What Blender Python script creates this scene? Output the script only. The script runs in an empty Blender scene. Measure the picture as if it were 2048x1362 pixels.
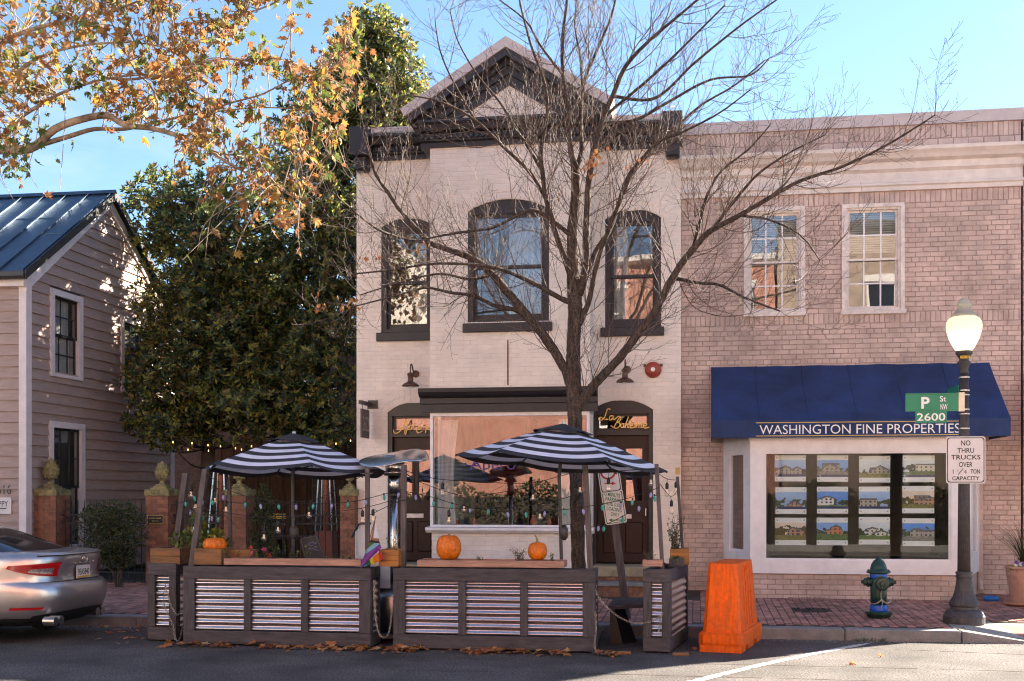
import bpy, math, random
from mathutils import Vector, Matrix, Quaternion
V = Vector
sc = bpy.context.scene
col = sc.collection
R = random.Random(11)
rad = math.radians

# ------------------------------------------------------------------ camera
TH = rad(9.0); CT, ST = math.cos(TH), math.sin(TH); FPX = 2343.0; HC = 1.75
cam = bpy.data.cameras.new('Camera'); cam_o = bpy.data.objects.new('Camera', cam); col.objects.link(cam_o)
cam_o.location = (0, 0, HC); cam_o.rotation_euler = (rad(90), 0, TH)
cam.sensor_width = 36; cam.lens = FPX / 2048 * 36; cam.shift_y = (985 - 681) / 2048
cam.clip_start = 0.05; cam.clip_end = 2000
sc.camera = cam_o

# ------------------------------------------------------------------ sky and sun
SUN = V((1.0, 0.86, 0.755)).normalized()
SUN_EL = math.asin(SUN.z); SUN_ROT = math.atan2(SUN.x, SUN.y)
w = bpy.data.worlds.new('World'); sc.world = w; w.use_nodes = True
nt = w.node_tree; nt.nodes.clear()
sky = nt.nodes.new('ShaderNodeTexSky'); sky.sky_type = 'NISHITA'; sky.sun_disc = False
sky.sun_elevation = SUN_EL; sky.sun_rotation = SUN_ROT; sky.altitude = 20
sky.air_density = 1.0; sky.dust_density = 0.2; sky.ozone_density = 6.0
tc = nt.nodes.new('ShaderNodeTexCoord')
mp = nt.nodes.new('ShaderNodeMapping'); mp.inputs['Scale'].default_value = (1.0, 1.0, 3.2)
cn = nt.nodes.new('ShaderNodeTexNoise'); cn.inputs['Scale'].default_value = 2.6; cn.inputs['Detail'].default_value = 8; cn.inputs['Roughness'].default_value = 0.62
cr = nt.nodes.new('ShaderNodeMapRange'); cr.inputs[1].default_value = 0.56; cr.inputs[2].default_value = 0.86; cr.inputs[3].default_value = 0; cr.inputs[4].default_value = 0.55
mixc = nt.nodes.new('ShaderNodeMix'); mixc.data_type = 'RGBA'
mixc.inputs[7].default_value = (3.6, 4.2, 5.2, 1)
bg = nt.nodes.new('ShaderNodeBackground'); bg.inputs['Strength'].default_value = 0.05
wo = nt.nodes.new('ShaderNodeOutputWorld')
L = nt.links.new
L(tc.outputs['Generated'], mp.inputs['Vector']); L(mp.outputs[0], cn.inputs['Vector']); L(cn.outputs[0], cr.inputs[0])
L(cr.outputs[0], mixc.inputs[0]); L(sky.outputs[0], mixc.inputs[6]); L(mixc.outputs[2], bg.inputs[0]); L(bg.outputs[0], wo.inputs[0])
sun = bpy.data.lights.new('Sun', 'SUN'); sun.energy = 4.5; sun.angle = rad(0.5); sun.color = (1.0, 0.94, 0.86)
sun_o = bpy.data.objects.new('Sun', sun); col.objects.link(sun_o)
sun_o.rotation_euler = SUN.to_track_quat('Z', 'Y').to_euler(); sun_o.location = (10, 8, 20)
sc.view_settings.view_transform = 'Standard'; sc.view_settings.look = 'None'
sc.view_settings.use_white_balance = True; sc.view_settings.white_balance_temperature = 7400; sc.view_settings.white_balance_tint = 10
sc.view_settings.exposure = 2.72; sc.view_settings.gamma = 1.0
sc.cycles.pixel_filter_type = 'BLACKMAN_HARRIS'; sc.cycles.filter_width = 1.15
sc.cycles.max_bounces = 8; sc.cycles.transparent_max_bounces = 12; sc.cycles.diffuse_bounces = 4
sc.cycles.caustics_reflective = False; sc.cycles.caustics_refractive = False; sc.cycles.sample_clamp_indirect = 6

# ------------------------------------------------------------------ geometry of the street (metres; x along the fronts, y away from the viewer)
def at(u, v, Y):
    a = (u - 1024) / FPX; t = Y / (CT + a * ST)
    return V((t * (-ST + a * CT), Y, HC - (v - 985) * t / FPX))
def xat(u, Y): return at(u, 985, Y).x
def zat(u, v, Y): return at(u, v, Y).z
def mpp(u, Y): return Y / (CT + (u - 1024) / FPX * ST) / FPX
YK = 14.3                                   # kerb face
def SW(y): return 0.135 + max(0.0, y - 14.6) * 0.018   # pavement height
# ------------------------------------------------------------------ materials
def M(name, c, rough=0.7, metal=0.0, var=0.12, scale=6.0, c2=None, big=0.0, isl=0.0, bump=0.0, bscale=80.0, stretch=None, spec=0.5, coat=0.0, trans=0.0, ramp=None, speck=None):
    m = bpy.data.materials.new(name); m.use_nodes = True
    n = m.node_tree.nodes; l = m.node_tree.links.new
    b = n['Principled BSDF']; b.inputs['Roughness'].default_value = rough; b.inputs['Metallic'].default_value = metal
    b.inputs['Specular IOR Level'].default_value = spec
    if coat: b.inputs['Coat Weight'].default_value = coat; b.inputs['Coat Roughness'].default_value = 0.08
    g = n.new('ShaderNodeNewGeometry'); pos = g.outputs['Position']
    if stretch:
        mp = n.new('ShaderNodeMapping'); mp.inputs['Scale'].default_value = stretch; l(pos, mp.inputs[0]); pos = mp.outputs[0]
    no = n.new('ShaderNodeTexNoise'); no.inputs['Scale'].default_value = scale; no.inputs['Detail'].default_value = 6; no.inputs['Roughness'].default_value = 0.6
    l(pos, no.inputs['Vector'])
    def rgba(q): return (q[0], q[1], q[2], 1)
    if ramp:
        cr = n.new('ShaderNodeValToRGB'); e = cr.color_ramp.elements
        while len(e) < len(ramp): e.new(0.5)
        for i, (p, q) in enumerate(ramp): e[i].position = p; e[i].color = rgba(q)
        oi = n.new('ShaderNodeObjectInfo'); ad = n.new('ShaderNodeMath'); ad.operation = 'ADD'; fr = n.new('ShaderNodeMath'); fr.operation = 'FRACT'
        l(g.outputs['Random Per Island'], ad.inputs[0]); l(oi.outputs['Random'], ad.inputs[1]); l(ad.outputs[0], fr.inputs[0]); l(fr.outputs[0], cr.inputs[0])
        base = cr.outputs[0]
    else:
        mx = n.new('ShaderNodeMix'); mx.data_type = 'RGBA'
        if c2 is None: c2 = tuple(x * (1 - 2 * var) for x in c); ca = tuple(min(1, x * (1 + var)) for x in c)
        else: ca = c
        mx.inputs[6].default_value = rgba(ca); mx.inputs[7].default_value = rgba(c2)
        mr = n.new('ShaderNodeMapRange'); mr.inputs[1].default_value = 0.32; mr.inputs[2].default_value = 0.7
        l(no.outputs[0], mr.inputs[0]); l(mr.outputs[0], mx.inputs[0]); base = mx.outputs[2]
    def mul(base, fac_sock):
        mm = n.new('ShaderNodeMix'); mm.data_type = 'RGBA'; mm.blend_type = 'MULTIPLY'; mm.inputs[0].default_value = 1
        l(base, mm.inputs[6]); l(fac_sock, mm.inputs[7]); return mm.outputs[2]
    if big:
        n2 = n.new('ShaderNodeTexNoise'); n2.inputs['Scale'].default_value = 0.9; n2.inputs['Detail'].default_value = 4; l(g.outputs['Position'], n2.inputs['Vector'])
        r2 = n.new('ShaderNodeMapRange'); r2.inputs[1].default_value = 0.3; r2.inputs[2].default_value = 0.7; r2.inputs[3].default_value = 1 - big; r2.inputs[4].default_value = 1 + big * 0.5; l(n2.outputs[0], r2.inputs[0]); base = mul(base, r2.outputs[0])
    if isl:
        oi = n.new('ShaderNodeObjectInfo'); ad = n.new('ShaderNodeMath'); ad.operation = 'ADD'; fr = n.new('ShaderNodeMath'); fr.operation = 'FRACT'
        l(g.outputs['Random Per Island'], ad.inputs[0]); l(oi.outputs['Random'], ad.inputs[1]); l(ad.outputs[0], fr.inputs[0])
        r3 = n.new('ShaderNodeMapRange'); r3.inputs[3].default_value = 1 - isl; r3.inputs[4].default_value = 1 + isl; l(fr.outputs[0], r3.inputs[0]); base = mul(base, r3.outputs[0])
    if speck:
        n4 = n.new('ShaderNodeTexNoise'); n4.inputs['Scale'].default_value = speck[0]; n4.inputs['Detail'].default_value = 2; l(g.outputs['Position'], n4.inputs['Vector'])
        r4 = n.new('ShaderNodeMapRange'); r4.inputs[1].default_value = 0.35; r4.inputs[2].default_value = 0.68; r4.inputs[3].default_value = speck[1]; r4.inputs[4].default_value = speck[2]; l(n4.outputs[0], r4.inputs[0]); base = mul(base, r4.outputs[0])
    l(base, b.inputs['Base Color'])
    if bump:
        n3 = n.new('ShaderNodeTexNoise'); n3.inputs['Scale'].default_value = bscale; n3.inputs['Detail'].default_value = 4; l(pos, n3.inputs['Vector'])
        bp = n.new('ShaderNodeBump'); bp.inputs['Strength'].default_value = bump; bp.inputs['Distance'].default_value = 0.01; l(n3.outputs[0], bp.inputs['Height']); l(bp.outputs[0], b.inputs['Normal'])
    if trans:
        tr = n.new('ShaderNodeBsdfTranslucent'); mxs = n.new('ShaderNodeMixShader'); mxs.inputs[0].default_value = trans
        l(base, tr.inputs['Color']); l(b.outputs[0], mxs.inputs[1]); l(tr.outputs[0], mxs.inputs[2]); l(mxs.outputs[0], n['Material Output'].inputs[0])
    return m
def glass(name, tint=(0.92, 0.95, 0.95), refl=1.6, ripple=0.0):
    m = bpy.data.materials.new(name); m.use_nodes = True; n = m.node_tree.nodes; l = m.node_tree.links.new; n.clear()
    o = n.new('ShaderNodeOutputMaterial'); mx = n.new('ShaderNodeMixShader'); t = n.new('ShaderNodeBsdfTransparent'); g = n.new('ShaderNodeBsdfGlossy')
    fr = n.new('ShaderNodeLayerWeight'); fr.inputs[0].default_value = 0.5; pw_ = n.new('ShaderNodeMath'); pw_.operation = 'POWER'; pw_.inputs[1].default_value = 5.0; ml = n.new('ShaderNodeMath'); ml.operation = 'MULTIPLY_ADD'; ml.inputs[1].default_value = 0.9; ml.inputs[2].default_value = 0.042 * refl; ml.use_clamp = True
    t.inputs[0].default_value = (*tint, 1); g.inputs['Roughness'].default_value = 0.0; g.inputs[0].default_value = (0.95, 0.96, 1, 1)
    l(fr.outputs['Facing'], pw_.inputs[0]); l(pw_.outputs[0], ml.inputs[0]); l(ml.outputs[0], mx.inputs[0]); l(t.outputs[0], mx.inputs[1]); l(g.outputs[0], mx.inputs[2]); l(mx.outputs[0], o.inputs[0])
    if ripple:
        ge = n.new('ShaderNodeNewGeometry'); no = n.new('ShaderNodeTexNoise'); no.inputs['Scale'].default_value = 1.7; no.inputs['Detail'].default_value = 1; l(ge.outputs['Position'], no.inputs['Vector'])
        bp = n.new('ShaderNodeBump'); bp.inputs['Strength'].default_value = ripple; bp.inputs['Distance'].default_value = 0.02; l(no.outputs[0], bp.inputs['Height']); l(bp.outputs[0], g.inputs['Normal'])
    return m
def emit(name, c, s):
    m = bpy.data.materials.new(name); m.use_nodes = True; b = m.node_tree.nodes['Principled BSDF']
    b.inputs['Base Color'].default_value = (*c, 1); b.inputs['Emission Color'].default_value = (*c, 1); b.inputs['Emission Strength'].default_value = s; b.inputs['Roughness'].default_value = 0.4
    return m
def vcol(name, rough=0.5):
    m = bpy.data.materials.new(name); m.use_nodes = True; n = m.node_tree.nodes
    a = n.new('ShaderNodeAttribute'); a.attribute_name = 'print'; m.node_tree.links.new(a.outputs['Color'], n['Principled BSDF'].inputs['Base Color']); n['Principled BSDF'].inputs['Roughness'].default_value = rough
    return m
MT = {}
def D(k, *a, **kw): MT[k] = M(k, *a, **kw)
D('cream', (0.85, 0.745, 0.675), rough=0.6, var=0.05, scale=3, big=0.08, isl=0.035, bump=0.25, bscale=60)
D('cream_joint', (0.82, 0.715, 0.645), rough=0.75, var=0.15, scale=5, big=0.12)
D('taupe', (0.60, 0.445, 0.39), rough=0.6, var=0.12, scale=5, big=0.20, isl=0.10, bump=0.3, bscale=70)
D('taupe_joint', (0.41, 0.285, 0.245), rough=0.8, var=0.25, scale=6)  # shade of the recessed joints put into a darker colour
D('charcoal', (0.024, 0.021, 0.026), rough=0.5, var=0.12, scale=9)
D('white_trim', (0.85, 0.81, 0.82), rough=0.45, var=0.05, scale=5, big=0.05)
D('old_white', (0.80, 0.71, 0.66), rough=0.6, var=0.12, scale=14, big=0.15)
D('cornice_paint', (0.74, 0.665, 0.63), rough=0.55, var=0.07, scale=6, big=0.10)
D('coping', (0.56, 0.47, 0.46), rough=0.45, var=0.05)
D('navy', (0.012, 0.036, 0.128), rough=0.75, var=0.22, scale=2.2, big=0.22, bump=0.15, bscale=300)
D('gold', (0.62, 0.42, 0.14), rough=0.4, var=0.05)
D('offwhite', (0.88, 0.86, 0.84), rough=0.5, var=0.03)
D('dark_door', (0.034, 0.014, 0.012), rough=0.4, spec=0.3, var=0.2, scale=8, stretch=(6, 6, 1))
D('room', (0.10, 0.08, 0.07), rough=0.9, var=0.2, scale=2)
D('room_red', (0.42, 0.085, 0.055), rough=0.8, var=0.1, scale=4)
D('room_grey', (0.40, 0.38, 0.36), rough=0.8, var=0.1, scale=3)
D('curtain', (0.85, 0.78, 0.76), rough=0.9, var=0.06, trans=0.3)
D('stone', (0.40, 0.32, 0.21), rough=0.85, var=0.2, scale=6, big=0.2, bump=0.4, bscale=50)
D('moss_stone', (0.26, 0.22, 0.105), rough=0.9, var=0.35, scale=9, bump=0.6, bscale=50)
D('brick_red', (0.27, 0.118, 0.072), rough=0.85, var=0.18, scale=14, isl=0.25, bump=0.6, bscale=60)
D('mortar', (0.24, 0.16, 0.115), rough=0.95, var=0.2)
D('paver', (0.42, 0.20, 0.155), rough=0.85, var=0.25, scale=9, isl=0.32, big=0.2, bump=0.6, bscale=60)
D('paver_bed', (0.075, 0.05, 0.04), rough=0.95, var=0.3)
D('asphalt', (0.088, 0.077, 0.074), rough=0.9, var=0.3, scale=1.1, big=0.28, bump=1.0, bscale=60, speck=(48, 0.30, 1.9))
D('ground', (0.06, 0.055, 0.05), rough=0.95, var=0.2)
D('soil', (0.035, 0.024, 0.016), rough=0.95, var=0.4, scale=20, bump=0.8, bscale=60)
D('concrete', (0.36, 0.33, 0.30), rough=0.9, var=0.12, scale=12, big=0.1, speck=(150, 0.85, 1.15))
D('pale_concrete', (0.58, 0.54, 0.50), rough=0.9, var=0.1, scale=8, big=0.1)
D('granite', (0.27, 0.25, 0.245), rough=0.85, var=0.12, scale=6, big=0.18, bump=0.4, bscale=90, speck=(260, 0.65, 1.35))
D('tactile', (0.33, 0.15, 0.13), rough=0.8, var=0.15)
D('road_paint', (0.66, 0.63, 0.60), rough=0.7, var=0.2, scale=20, speck=(60, 0.75, 1.1))
D('siding', (0.40, 0.29, 0.255), rough=0.65, var=0.08, scale=4, big=0.06, isl=0.05, stretch=(1, 1, 6), bump=0.1, bscale=40)
D('house_trim', (0.76, 0.68, 0.68), rough=0.55, var=0.06)
D('seam_metal', (0.065, 0.105, 0.15), rough=0.42, metal=0.55, var=0.12, scale=2.5, isl=0.08)
D('bronze', (0.045, 0.04, 0.04), rough=0.45, var=0.1)
D('black_paint', (0.018, 0.018, 0.02), rough=0.4, var=0.1)
D('iron', (0.016, 0.014, 0.014), rough=0.6, var=0.2)
D('copper_old', (0.145, 0.075, 0.055), rough=0.45, metal=0.6, var=0.25, scale=20)
D('bell_red', (0.33, 0.05, 0.025), rough=0.45, var=0.1)
D('bark', (0.082, 0.055, 0.042), rough=0.9, var=0.45, scale=14, stretch=(2.5, 2.5, 0.5), bump=1.0, bscale=30, speck=(40, 0.5, 1.35))
D('twig', (0.125, 0.085, 0.07), rough=0.75, var=0.25, scale=12)
D('syc_bark', (0.33, 0.25, 0.185), rough=0.85, var=0.4, scale=5, bump=0.5, bscale=20)
D('mag_bark', (0.06, 0.045, 0.035), rough=0.9, var=0.3)
D('magnolia_leaf', (0, 0, 0), rough=0.27, ramp=[(0, (0.040, 0.062, 0.03)), (0.34, (0.068, 0.10, 0.042)), (0.56, (0.15, 0.19, 0.055)), (0.74, (0.42, 0.39, 0.08)), (0.95, (0.2, 0.11, 0.045))], trans=0.58)
D('syc_leaf', (0, 0, 0), rough=0.6, ramp=[(0, (0.36, 0.15, 0.05)), (0.20, (0.27, 0.13, 0.07)), (0.36, (0.42, 0.21, 0.06)), (0.50, (0.24, 0.125, 0.07)), (0.62, (0.36, 0.21, 0.09)), (0.74, (0.55, 0.29, 0.05)), (0.84, (0.22, 0.20, 0.055)), (0.94, (0.13, 0.18, 0.05))], trans=0.5)
D('syc_leaf_green', (0.13, 0.17, 0.045), rough=0.6, var=0.3, isl=0.3, trans=0.5)
D('dry_leaf', (0, 0, 0), rough=0.75, ramp=[(0, (0.42, 0.16, 0.05)), (0.3, (0.28, 0.10, 0.04)), (0.55, (0.50, 0.25, 0.09)), (0.8, (0.36, 0.11, 0.05)), (0.95, (0.55, 0.33, 0.15))], trans=0.2)
D('shrub_leaf', (0, 0, 0), rough=0.5, ramp=[(0, (0.02, 0.032, 0.011)), (0.5, (0.04, 0.052, 0.015)), (0.85, (0.075, 0.08, 0.022))], trans=0.2)
D('fresh_leaf', (0, 0, 0), rough=0.5, ramp=[(0, (0.06, 0.11, 0.02)), (0.5, (0.12, 0.17, 0.03)), (0.85, (0.26, 0.25, 0.05))], trans=0.35)
D('grass_blade', (0.07, 0.085, 0.03), rough=0.5, var=0.3, trans=0.3, isl=0.3)
D('petal_red', (0.55, 0.06, 0.05), rough=0.6, isl=0.3, trans=0.3); D('petal_pink', (0.7, 0.10, 0.25), rough=0.6, isl=0.2, trans=0.3); D('petal_blue', (0.10, 0.05, 0.32), rough=0.6, isl=0.2)
D('grey_wood', (0.068, 0.058, 0.066), rough=0.75, var=0.28, scale=4, stretch=(1.2, 6, 8), bump=0.35, bscale=20, isl=0.10)
D('grey_wood_v', (0.068, 0.058, 0.066), rough=0.75, var=0.28, scale=4, stretch=(8, 6, 1.2), bump=0.35, bscale=20, isl=0.10)
D('post_wood', (0.105, 0.085, 0.088), rough=0.75, var=0.25, scale=4, stretch=(9, 9, 1.2), bump=0.3, bscale=20)
D('pink_wood', (0.43, 0.235, 0.175), rough=0.7, var=0.22, scale=4, stretch=(1, 6, 9), bump=0.3, bscale=15)
D('brown_wood', (0.30, 0.135, 0.05), rough=0.75, c2=(0.10, 0.055, 0.028), scale=3.0, stretch=(1, 5, 7), bump=0.4, bscale=15)
D('orange_wood', (0.52, 0.20, 0.045), rough=0.7, c2=(0.18, 0.09, 0.04), scale=3.0, stretch=(1, 5, 9), bump=0.3, bscale=15)
D('galv', (0.76, 0.68, 0.68), rough=0.30, metal=1.0, var=0.08, scale=40, big=0.2, bump=0.06, bscale=150)
D('chrome', (0.66, 0.62, 0.60), rough=0.24, metal=1.0, var=0.05)
D('steel', (0.45, 0.42, 0.40), rough=0.35, metal=1.0, var=0.1)
D('chain', (0.42, 0.36, 0.31), rough=0.35, metal=0.9, var=0.2, scale=40)
D('canvas_black', (0.032, 0.028, 0.033), rough=0.85, var=0.1, trans=0.06)
D('canvas_white', (0.80, 0.80, 0.90), rough=0.85, var=0.04, trans=0.16)
D('pumpkin', (0.86, 0.20, 0.005), rough=0.5, c2=(0.62, 0.14, 0.008), scale=9, bump=0.25, bscale=40, speck=(34, 0.72, 1.06))
D('stem_tan', (0.30, 0.22, 0.10), rough=0.8)
D('orange_plastic', (1.0, 0.135, 0.0), rough=0.6, spec=0.25, c2=(0.62, 0.105, 0.02), scale=4, big=0.14, stretch=(9, 9, 0.3), speck=(22, 0.86, 1.04))
D('hydrant_green', (0.012, 0.050, 0.036), rough=0.32, var=0.2, scale=12, bump=0.25, bscale=50)
D('hydrant_blue', (0.012, 0.11, 0.55), rough=0.35, var=0.1)
D('lamp_iron', (0.058, 0.050, 0.052), rough=0.55, var=0.2, scale=20, bump=0.25, bscale=80)
D('sign_white', (0.74, 0.68, 0.68), rough=0.4, var=0.04); D('sign_black', (0.02, 0.018, 0.02), rough=0.5); D('sign_green', (0.0, 0.23, 0.12), rough=0.4, var=0.05); D('sign_red', (0.5, 0.02, 0.02), rough=0.5)
D('text_green', (0.01, 0.16, 0.08), rough=0.5)
D('yellow', (0.7, 0.45, 0.02), rough=0.5); D('bowl_blue', (0.01, 0.17, 0.55), rough=0.35)
D('terracotta', (0.50, 0.27, 0.195), rough=0.8, var=0.12, scale=8, big=0.1, bump=0.3, bscale=60)
D('car_paint', (0.50, 0.48, 0.49), rough=0.32, metal=0.85, var=0.02, coat=0.8)
D('car_glass', (0.012, 0.012, 0.013), rough=0.06, spec=0.8); D('rubber', (0.018, 0.017, 0.017), rough=0.8); D('car_black', (0.015, 0.015, 0.016), rough=0.45)
D('tail_red', (0.42, 0.006, 0.008), rough=0.12, coat=1.0); D('tail_clear', (0.55, 0.45, 0.44), rough=0.15, metal=0.6, var=0.4, scale=60)
D('chalk', (0.035, 0.037, 0.04), rough=0.8); D('cable', (0.012, 0.011, 0.011), rough=0.6)
D('bulb_teal', (0.05, 0.42, 0.36), rough=0.3, trans=0.2); D('bulb_lilac', (0.34, 0.33, 0.62), rough=0.3, trans=0.2)
D('red_base', (0.26, 0.08, 0.05), rough=0.5); D('purple', (0.10, 0.045, 0.22), rough=0.6)
D('fence_wood', (0.085, 0.048, 0.03), rough=0.85, var=0.3, scale=4, stretch=(8, 8, 1), isl=0.2)
D('far_brick', (0.64, 0.29, 0.21), rough=0.85, var=0.15, scale=5, big=0.12)
D('rear_brick', (0.10, 0.062, 0.048), rough=0.9, var=0.2)
D('far_brown', (0.42, 0.30, 0.23), rough=0.85, var=0.15, scale=5, big=0.12)
D('far_cream', (0.76, 0.68, 0.58), rough=0.85, var=0.1, scale=5); D('far_slate', (0.10, 0.10, 0.11), rough=0.7)
MT['glass'] = glass('window_glass', refl=2.6, ripple=0.05); MT['shop_glass'] = glass('shop_glass', refl=1.8, ripple=0.02); MT['bay_glass'] = glass('bay_glass', refl=0.5, ripple=0.02); MT['bulb_glass'] = glass('bulb_glass', tint=(0.97, 0.93, 0.88), refl=2.0)
MT['neon'] = emit('neon_tube', (0.75, 0.42, 0.13), 0.035); MT['warm_bulb'] = emit('warm_bulb', (1.0, 0.55, 0.18), 0.9); MT['filament'] = emit('filament', (1.0, 0.7, 0.45), 0.25)
MT['globe'] = M('globe_glass', (0.86, 0.80, 0.66), rough=0.35, var=0.02, trans=0.65)
MT['print'] = vcol('printed_sheet')
# ------------------------------------------------------------------ mesh helpers
def tag(o, label=None, cat=None, group=None, kind=None):
    if label: o['label'] = label
    if cat: o['category'] = cat
    if group: o['group'] = group
    if kind: o['kind'] = kind
    return o
def thing(name, label, cat, loc=(0, 0, 0), group=None, kind=None):
    o = bpy.data.objects.new(name, None); col.objects.link(o); o.location = loc; o.empty_display_size = 0.1
    return tag(o, label, cat, group, kind)
def wmat(o):
    m = Matrix.Translation(o.location) @ o.rotation_euler.to_matrix().to_4x4()
    return (wmat(o.parent) @ o.matrix_parent_inverse @ m) if o.parent else m
def put(name, me, parent=None, loc=(0, 0, 0), rz=0.0, kind=None, label=None):
    o = bpy.data.objects.new(name, me); col.objects.link(o); o.location = loc; o.rotation_euler = (0, 0, rz)
    if parent is not None: o.parent = parent; o.matrix_parent_inverse = wmat(parent).inverted()
    if kind: o['kind'] = kind
    if label: o['label'] = label
    return o
class MB:
    def __init__(s): s.v = []; s.f = []; s.m = []; s.c = None
    def add(s, vs, fs, mi=0):
        n = len(s.v); s.v.extend([tuple(p) for p in vs]); s.f.extend([tuple(i + n for i in f) for f in fs]); s.m.extend([mi] * len(fs)); return s
    def box(s, x0, x1, y0, y1, z0, z1, mi=0):
        return s.hexa([(x0, y0, z0), (x1, y0, z0), (x1, y1, z0), (x0, y1, z0), (x0, y0, z1), (x1, y0, z1), (x1, y1, z1), (x0, y1, z1)], mi)
    def hexa(s, p, mi=0):
        return s.add(p, [(0, 3, 2, 1), (4, 5, 6, 7), (0, 1, 5, 4), (1, 2, 6, 5), (2, 3, 7, 6), (3, 0, 4, 7)], mi)
    def bbox(s, x0, x1, y0, y1, z0, z1, b=0.006, mi=0):
        # box with chamfered edges
        vs = []; idx = {}
        for sx in (0, 1):
            for sy in (0, 1):
                for sz in (0, 1):
                    X = (x0, x1)[sx]; Y = (y0, y1)[sy]; Z = (z0, z1)[sz]; dx = (1, -1)[sx] * b; dy = (1, -1)[sy] * b; dz = (1, -1)[sz] * b
                    idx[(sx, sy, sz)] = len(vs); vs += [(X, Y + dy, Z + dz), (X + dx, Y, Z + dz), (X + dx, Y + dy, Z)]
        g = lambda a, k: idx[a] + k
        fs = []
        for k in range(3):
            for side in (0, 1):
                o = [i for i in range(3) if i != k]; c = []
                for (a, b2) in ((0, 0), (1, 0), (1, 1), (0, 1)):
                    q = [0, 0, 0]; q[k] = side; q[o[0]] = a; q[o[1]] = b2; c.append(g(tuple(q), k))
                fs.append(tuple(c) if (side == 1) == (k != 1) else tuple(reversed(c)))
        for k in range(3):
            o = [i for i in range(3) if i != k]
            for a in (0, 1):
                for b2 in (0, 1):
                    q0 = [0, 0, 0]; q1 = [0, 0, 0]; q0[o[0]] = q1[o[0]] = a; q0[o[1]] = q1[o[1]] = b2; q0[k] = 0; q1[k] = 1
                    q0 = tuple(q0); q1 = tuple(q1); fs.append((g(q0, o[0]), g(q1, o[0]), g(q1, o[1]), g(q0, o[1])))
        for q in idx: fs.append((idx[q], idx[q] + 1, idx[q] + 2))
        return s.add(vs, fs, mi)
    def tube(s, pts, r, n=6, mi=0, cap=True):
        pts = [V(p) for p in pts]; k = len(pts)
        if not hasattr(r, '__len__'): r = [r] * k
        vs = []; prev = None
        for i, p in enumerate(pts):
            d = (pts[min(i + 1, k - 1)] - pts[max(i - 1, 0)])
            d = d.normalized() if d.length > 1e-9 else V((0, 0, 1))
            if prev is None:
                a = d.orthogonal().normalized()
            else:
                a = prev - d * prev.dot(d); a = a.normalized() if a.length > 1e-6 else d.orthogonal().normalized()
            prev = a; b = d.cross(a)
            for j in range(n):
                t = 2 * math.pi * j / n; vs.append(p + (a * math.cos(t) + b * math.sin(t)) * r[i])
        fs = [(i * n + j, i * n + (j + 1) % n, (i + 1) * n + (j + 1) % n, (i + 1) * n + j) for i in range(k - 1) for j in range(n)]
        if cap and n > 2: fs += [tuple(range(n))[::-1], tuple((k - 1) * n + j for j in range(n))]
        return s.add(vs, fs, mi)
    def lathe(s, c, prof, n=20, mi=0, fl=0, fa=0.0, frange=None, mat=None):
        c = V(c); vs = []
        for i, (r, z) in enumerate(prof):
            for j in range(n):
                t = 2 * math.pi * j / n; rr = r
                if fl and (frange is None or frange[0] <= i <= frange[1]): rr = r * (1 - fa * (0.5 + 0.5 * math.cos(fl * t)))
                p = V((rr * math.cos(t), rr * math.sin(t), z))
                if mat: p = mat @ p
                vs.append(c + p)
        k = len(prof)
        fs = [(i * n + j, i * n + (j + 1) % n, (i + 1) * n + (j + 1) % n, (i + 1) * n + j) for i in range(k - 1) for j in range(n)]
        fs += [tuple(range(n))[::-1], tuple((k - 1) * n + j for j in range(n))]
        return s.add(vs, fs, mi)
    def prism(s, poly, d, mi=0):
        d = V(d); n = len(poly); a = [V(p) for p in poly]; vs = a + [p + d for p in a]
        fs = [tuple(range(n))[::-1], tuple(range(n, 2 * n))] + [(i, (i + 1) % n, n + (i + 1) % n, n + i) for i in range(n)]
        return s.add(vs, fs, mi)
    def sweep(s, prof, x0, x1, mi=0):
        # profile of (y, z) points swept along x
        return s.prism([(x0, y, z) for y, z in prof], (x1 - x0, 0, 0), mi)
    def mesh(s, name, mats, smooth=False):
        me = bpy.data.meshes.new(name); me.from_pydata(s.v, [], s.f)
        if not isinstance(mats, (list, tuple)): mats = [mats]
        for m in mats: me.materials.append(MT[m] if isinstance(m, str) else m)
        if len(mats) > 1: me.polygons.foreach_set('material_index', s.m)
        if smooth: me.polygons.foreach_set('use_smooth', [True] * len(s.f))
        me.update(); return me
    def build(s, name, mats, parent=None, smooth=False, kind=None, label=None):
        return put(name, s.mesh(name, mats, smooth), parent, kind=kind, label=label)
    def xform(s, m, start=0):
        for i in range(start, len(s.v)): s.v[i] = tuple(m @ V(s.v[i]))
        return s
def smooth_by_angle(o, deg=40):
    me = o.data; me.polygons.foreach_set('use_smooth', [True] * len(me.polygons)); me.update()
    try: me.set_sharp_from_angle(angle=rad(deg))
    except Exception: pass
    return o
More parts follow.
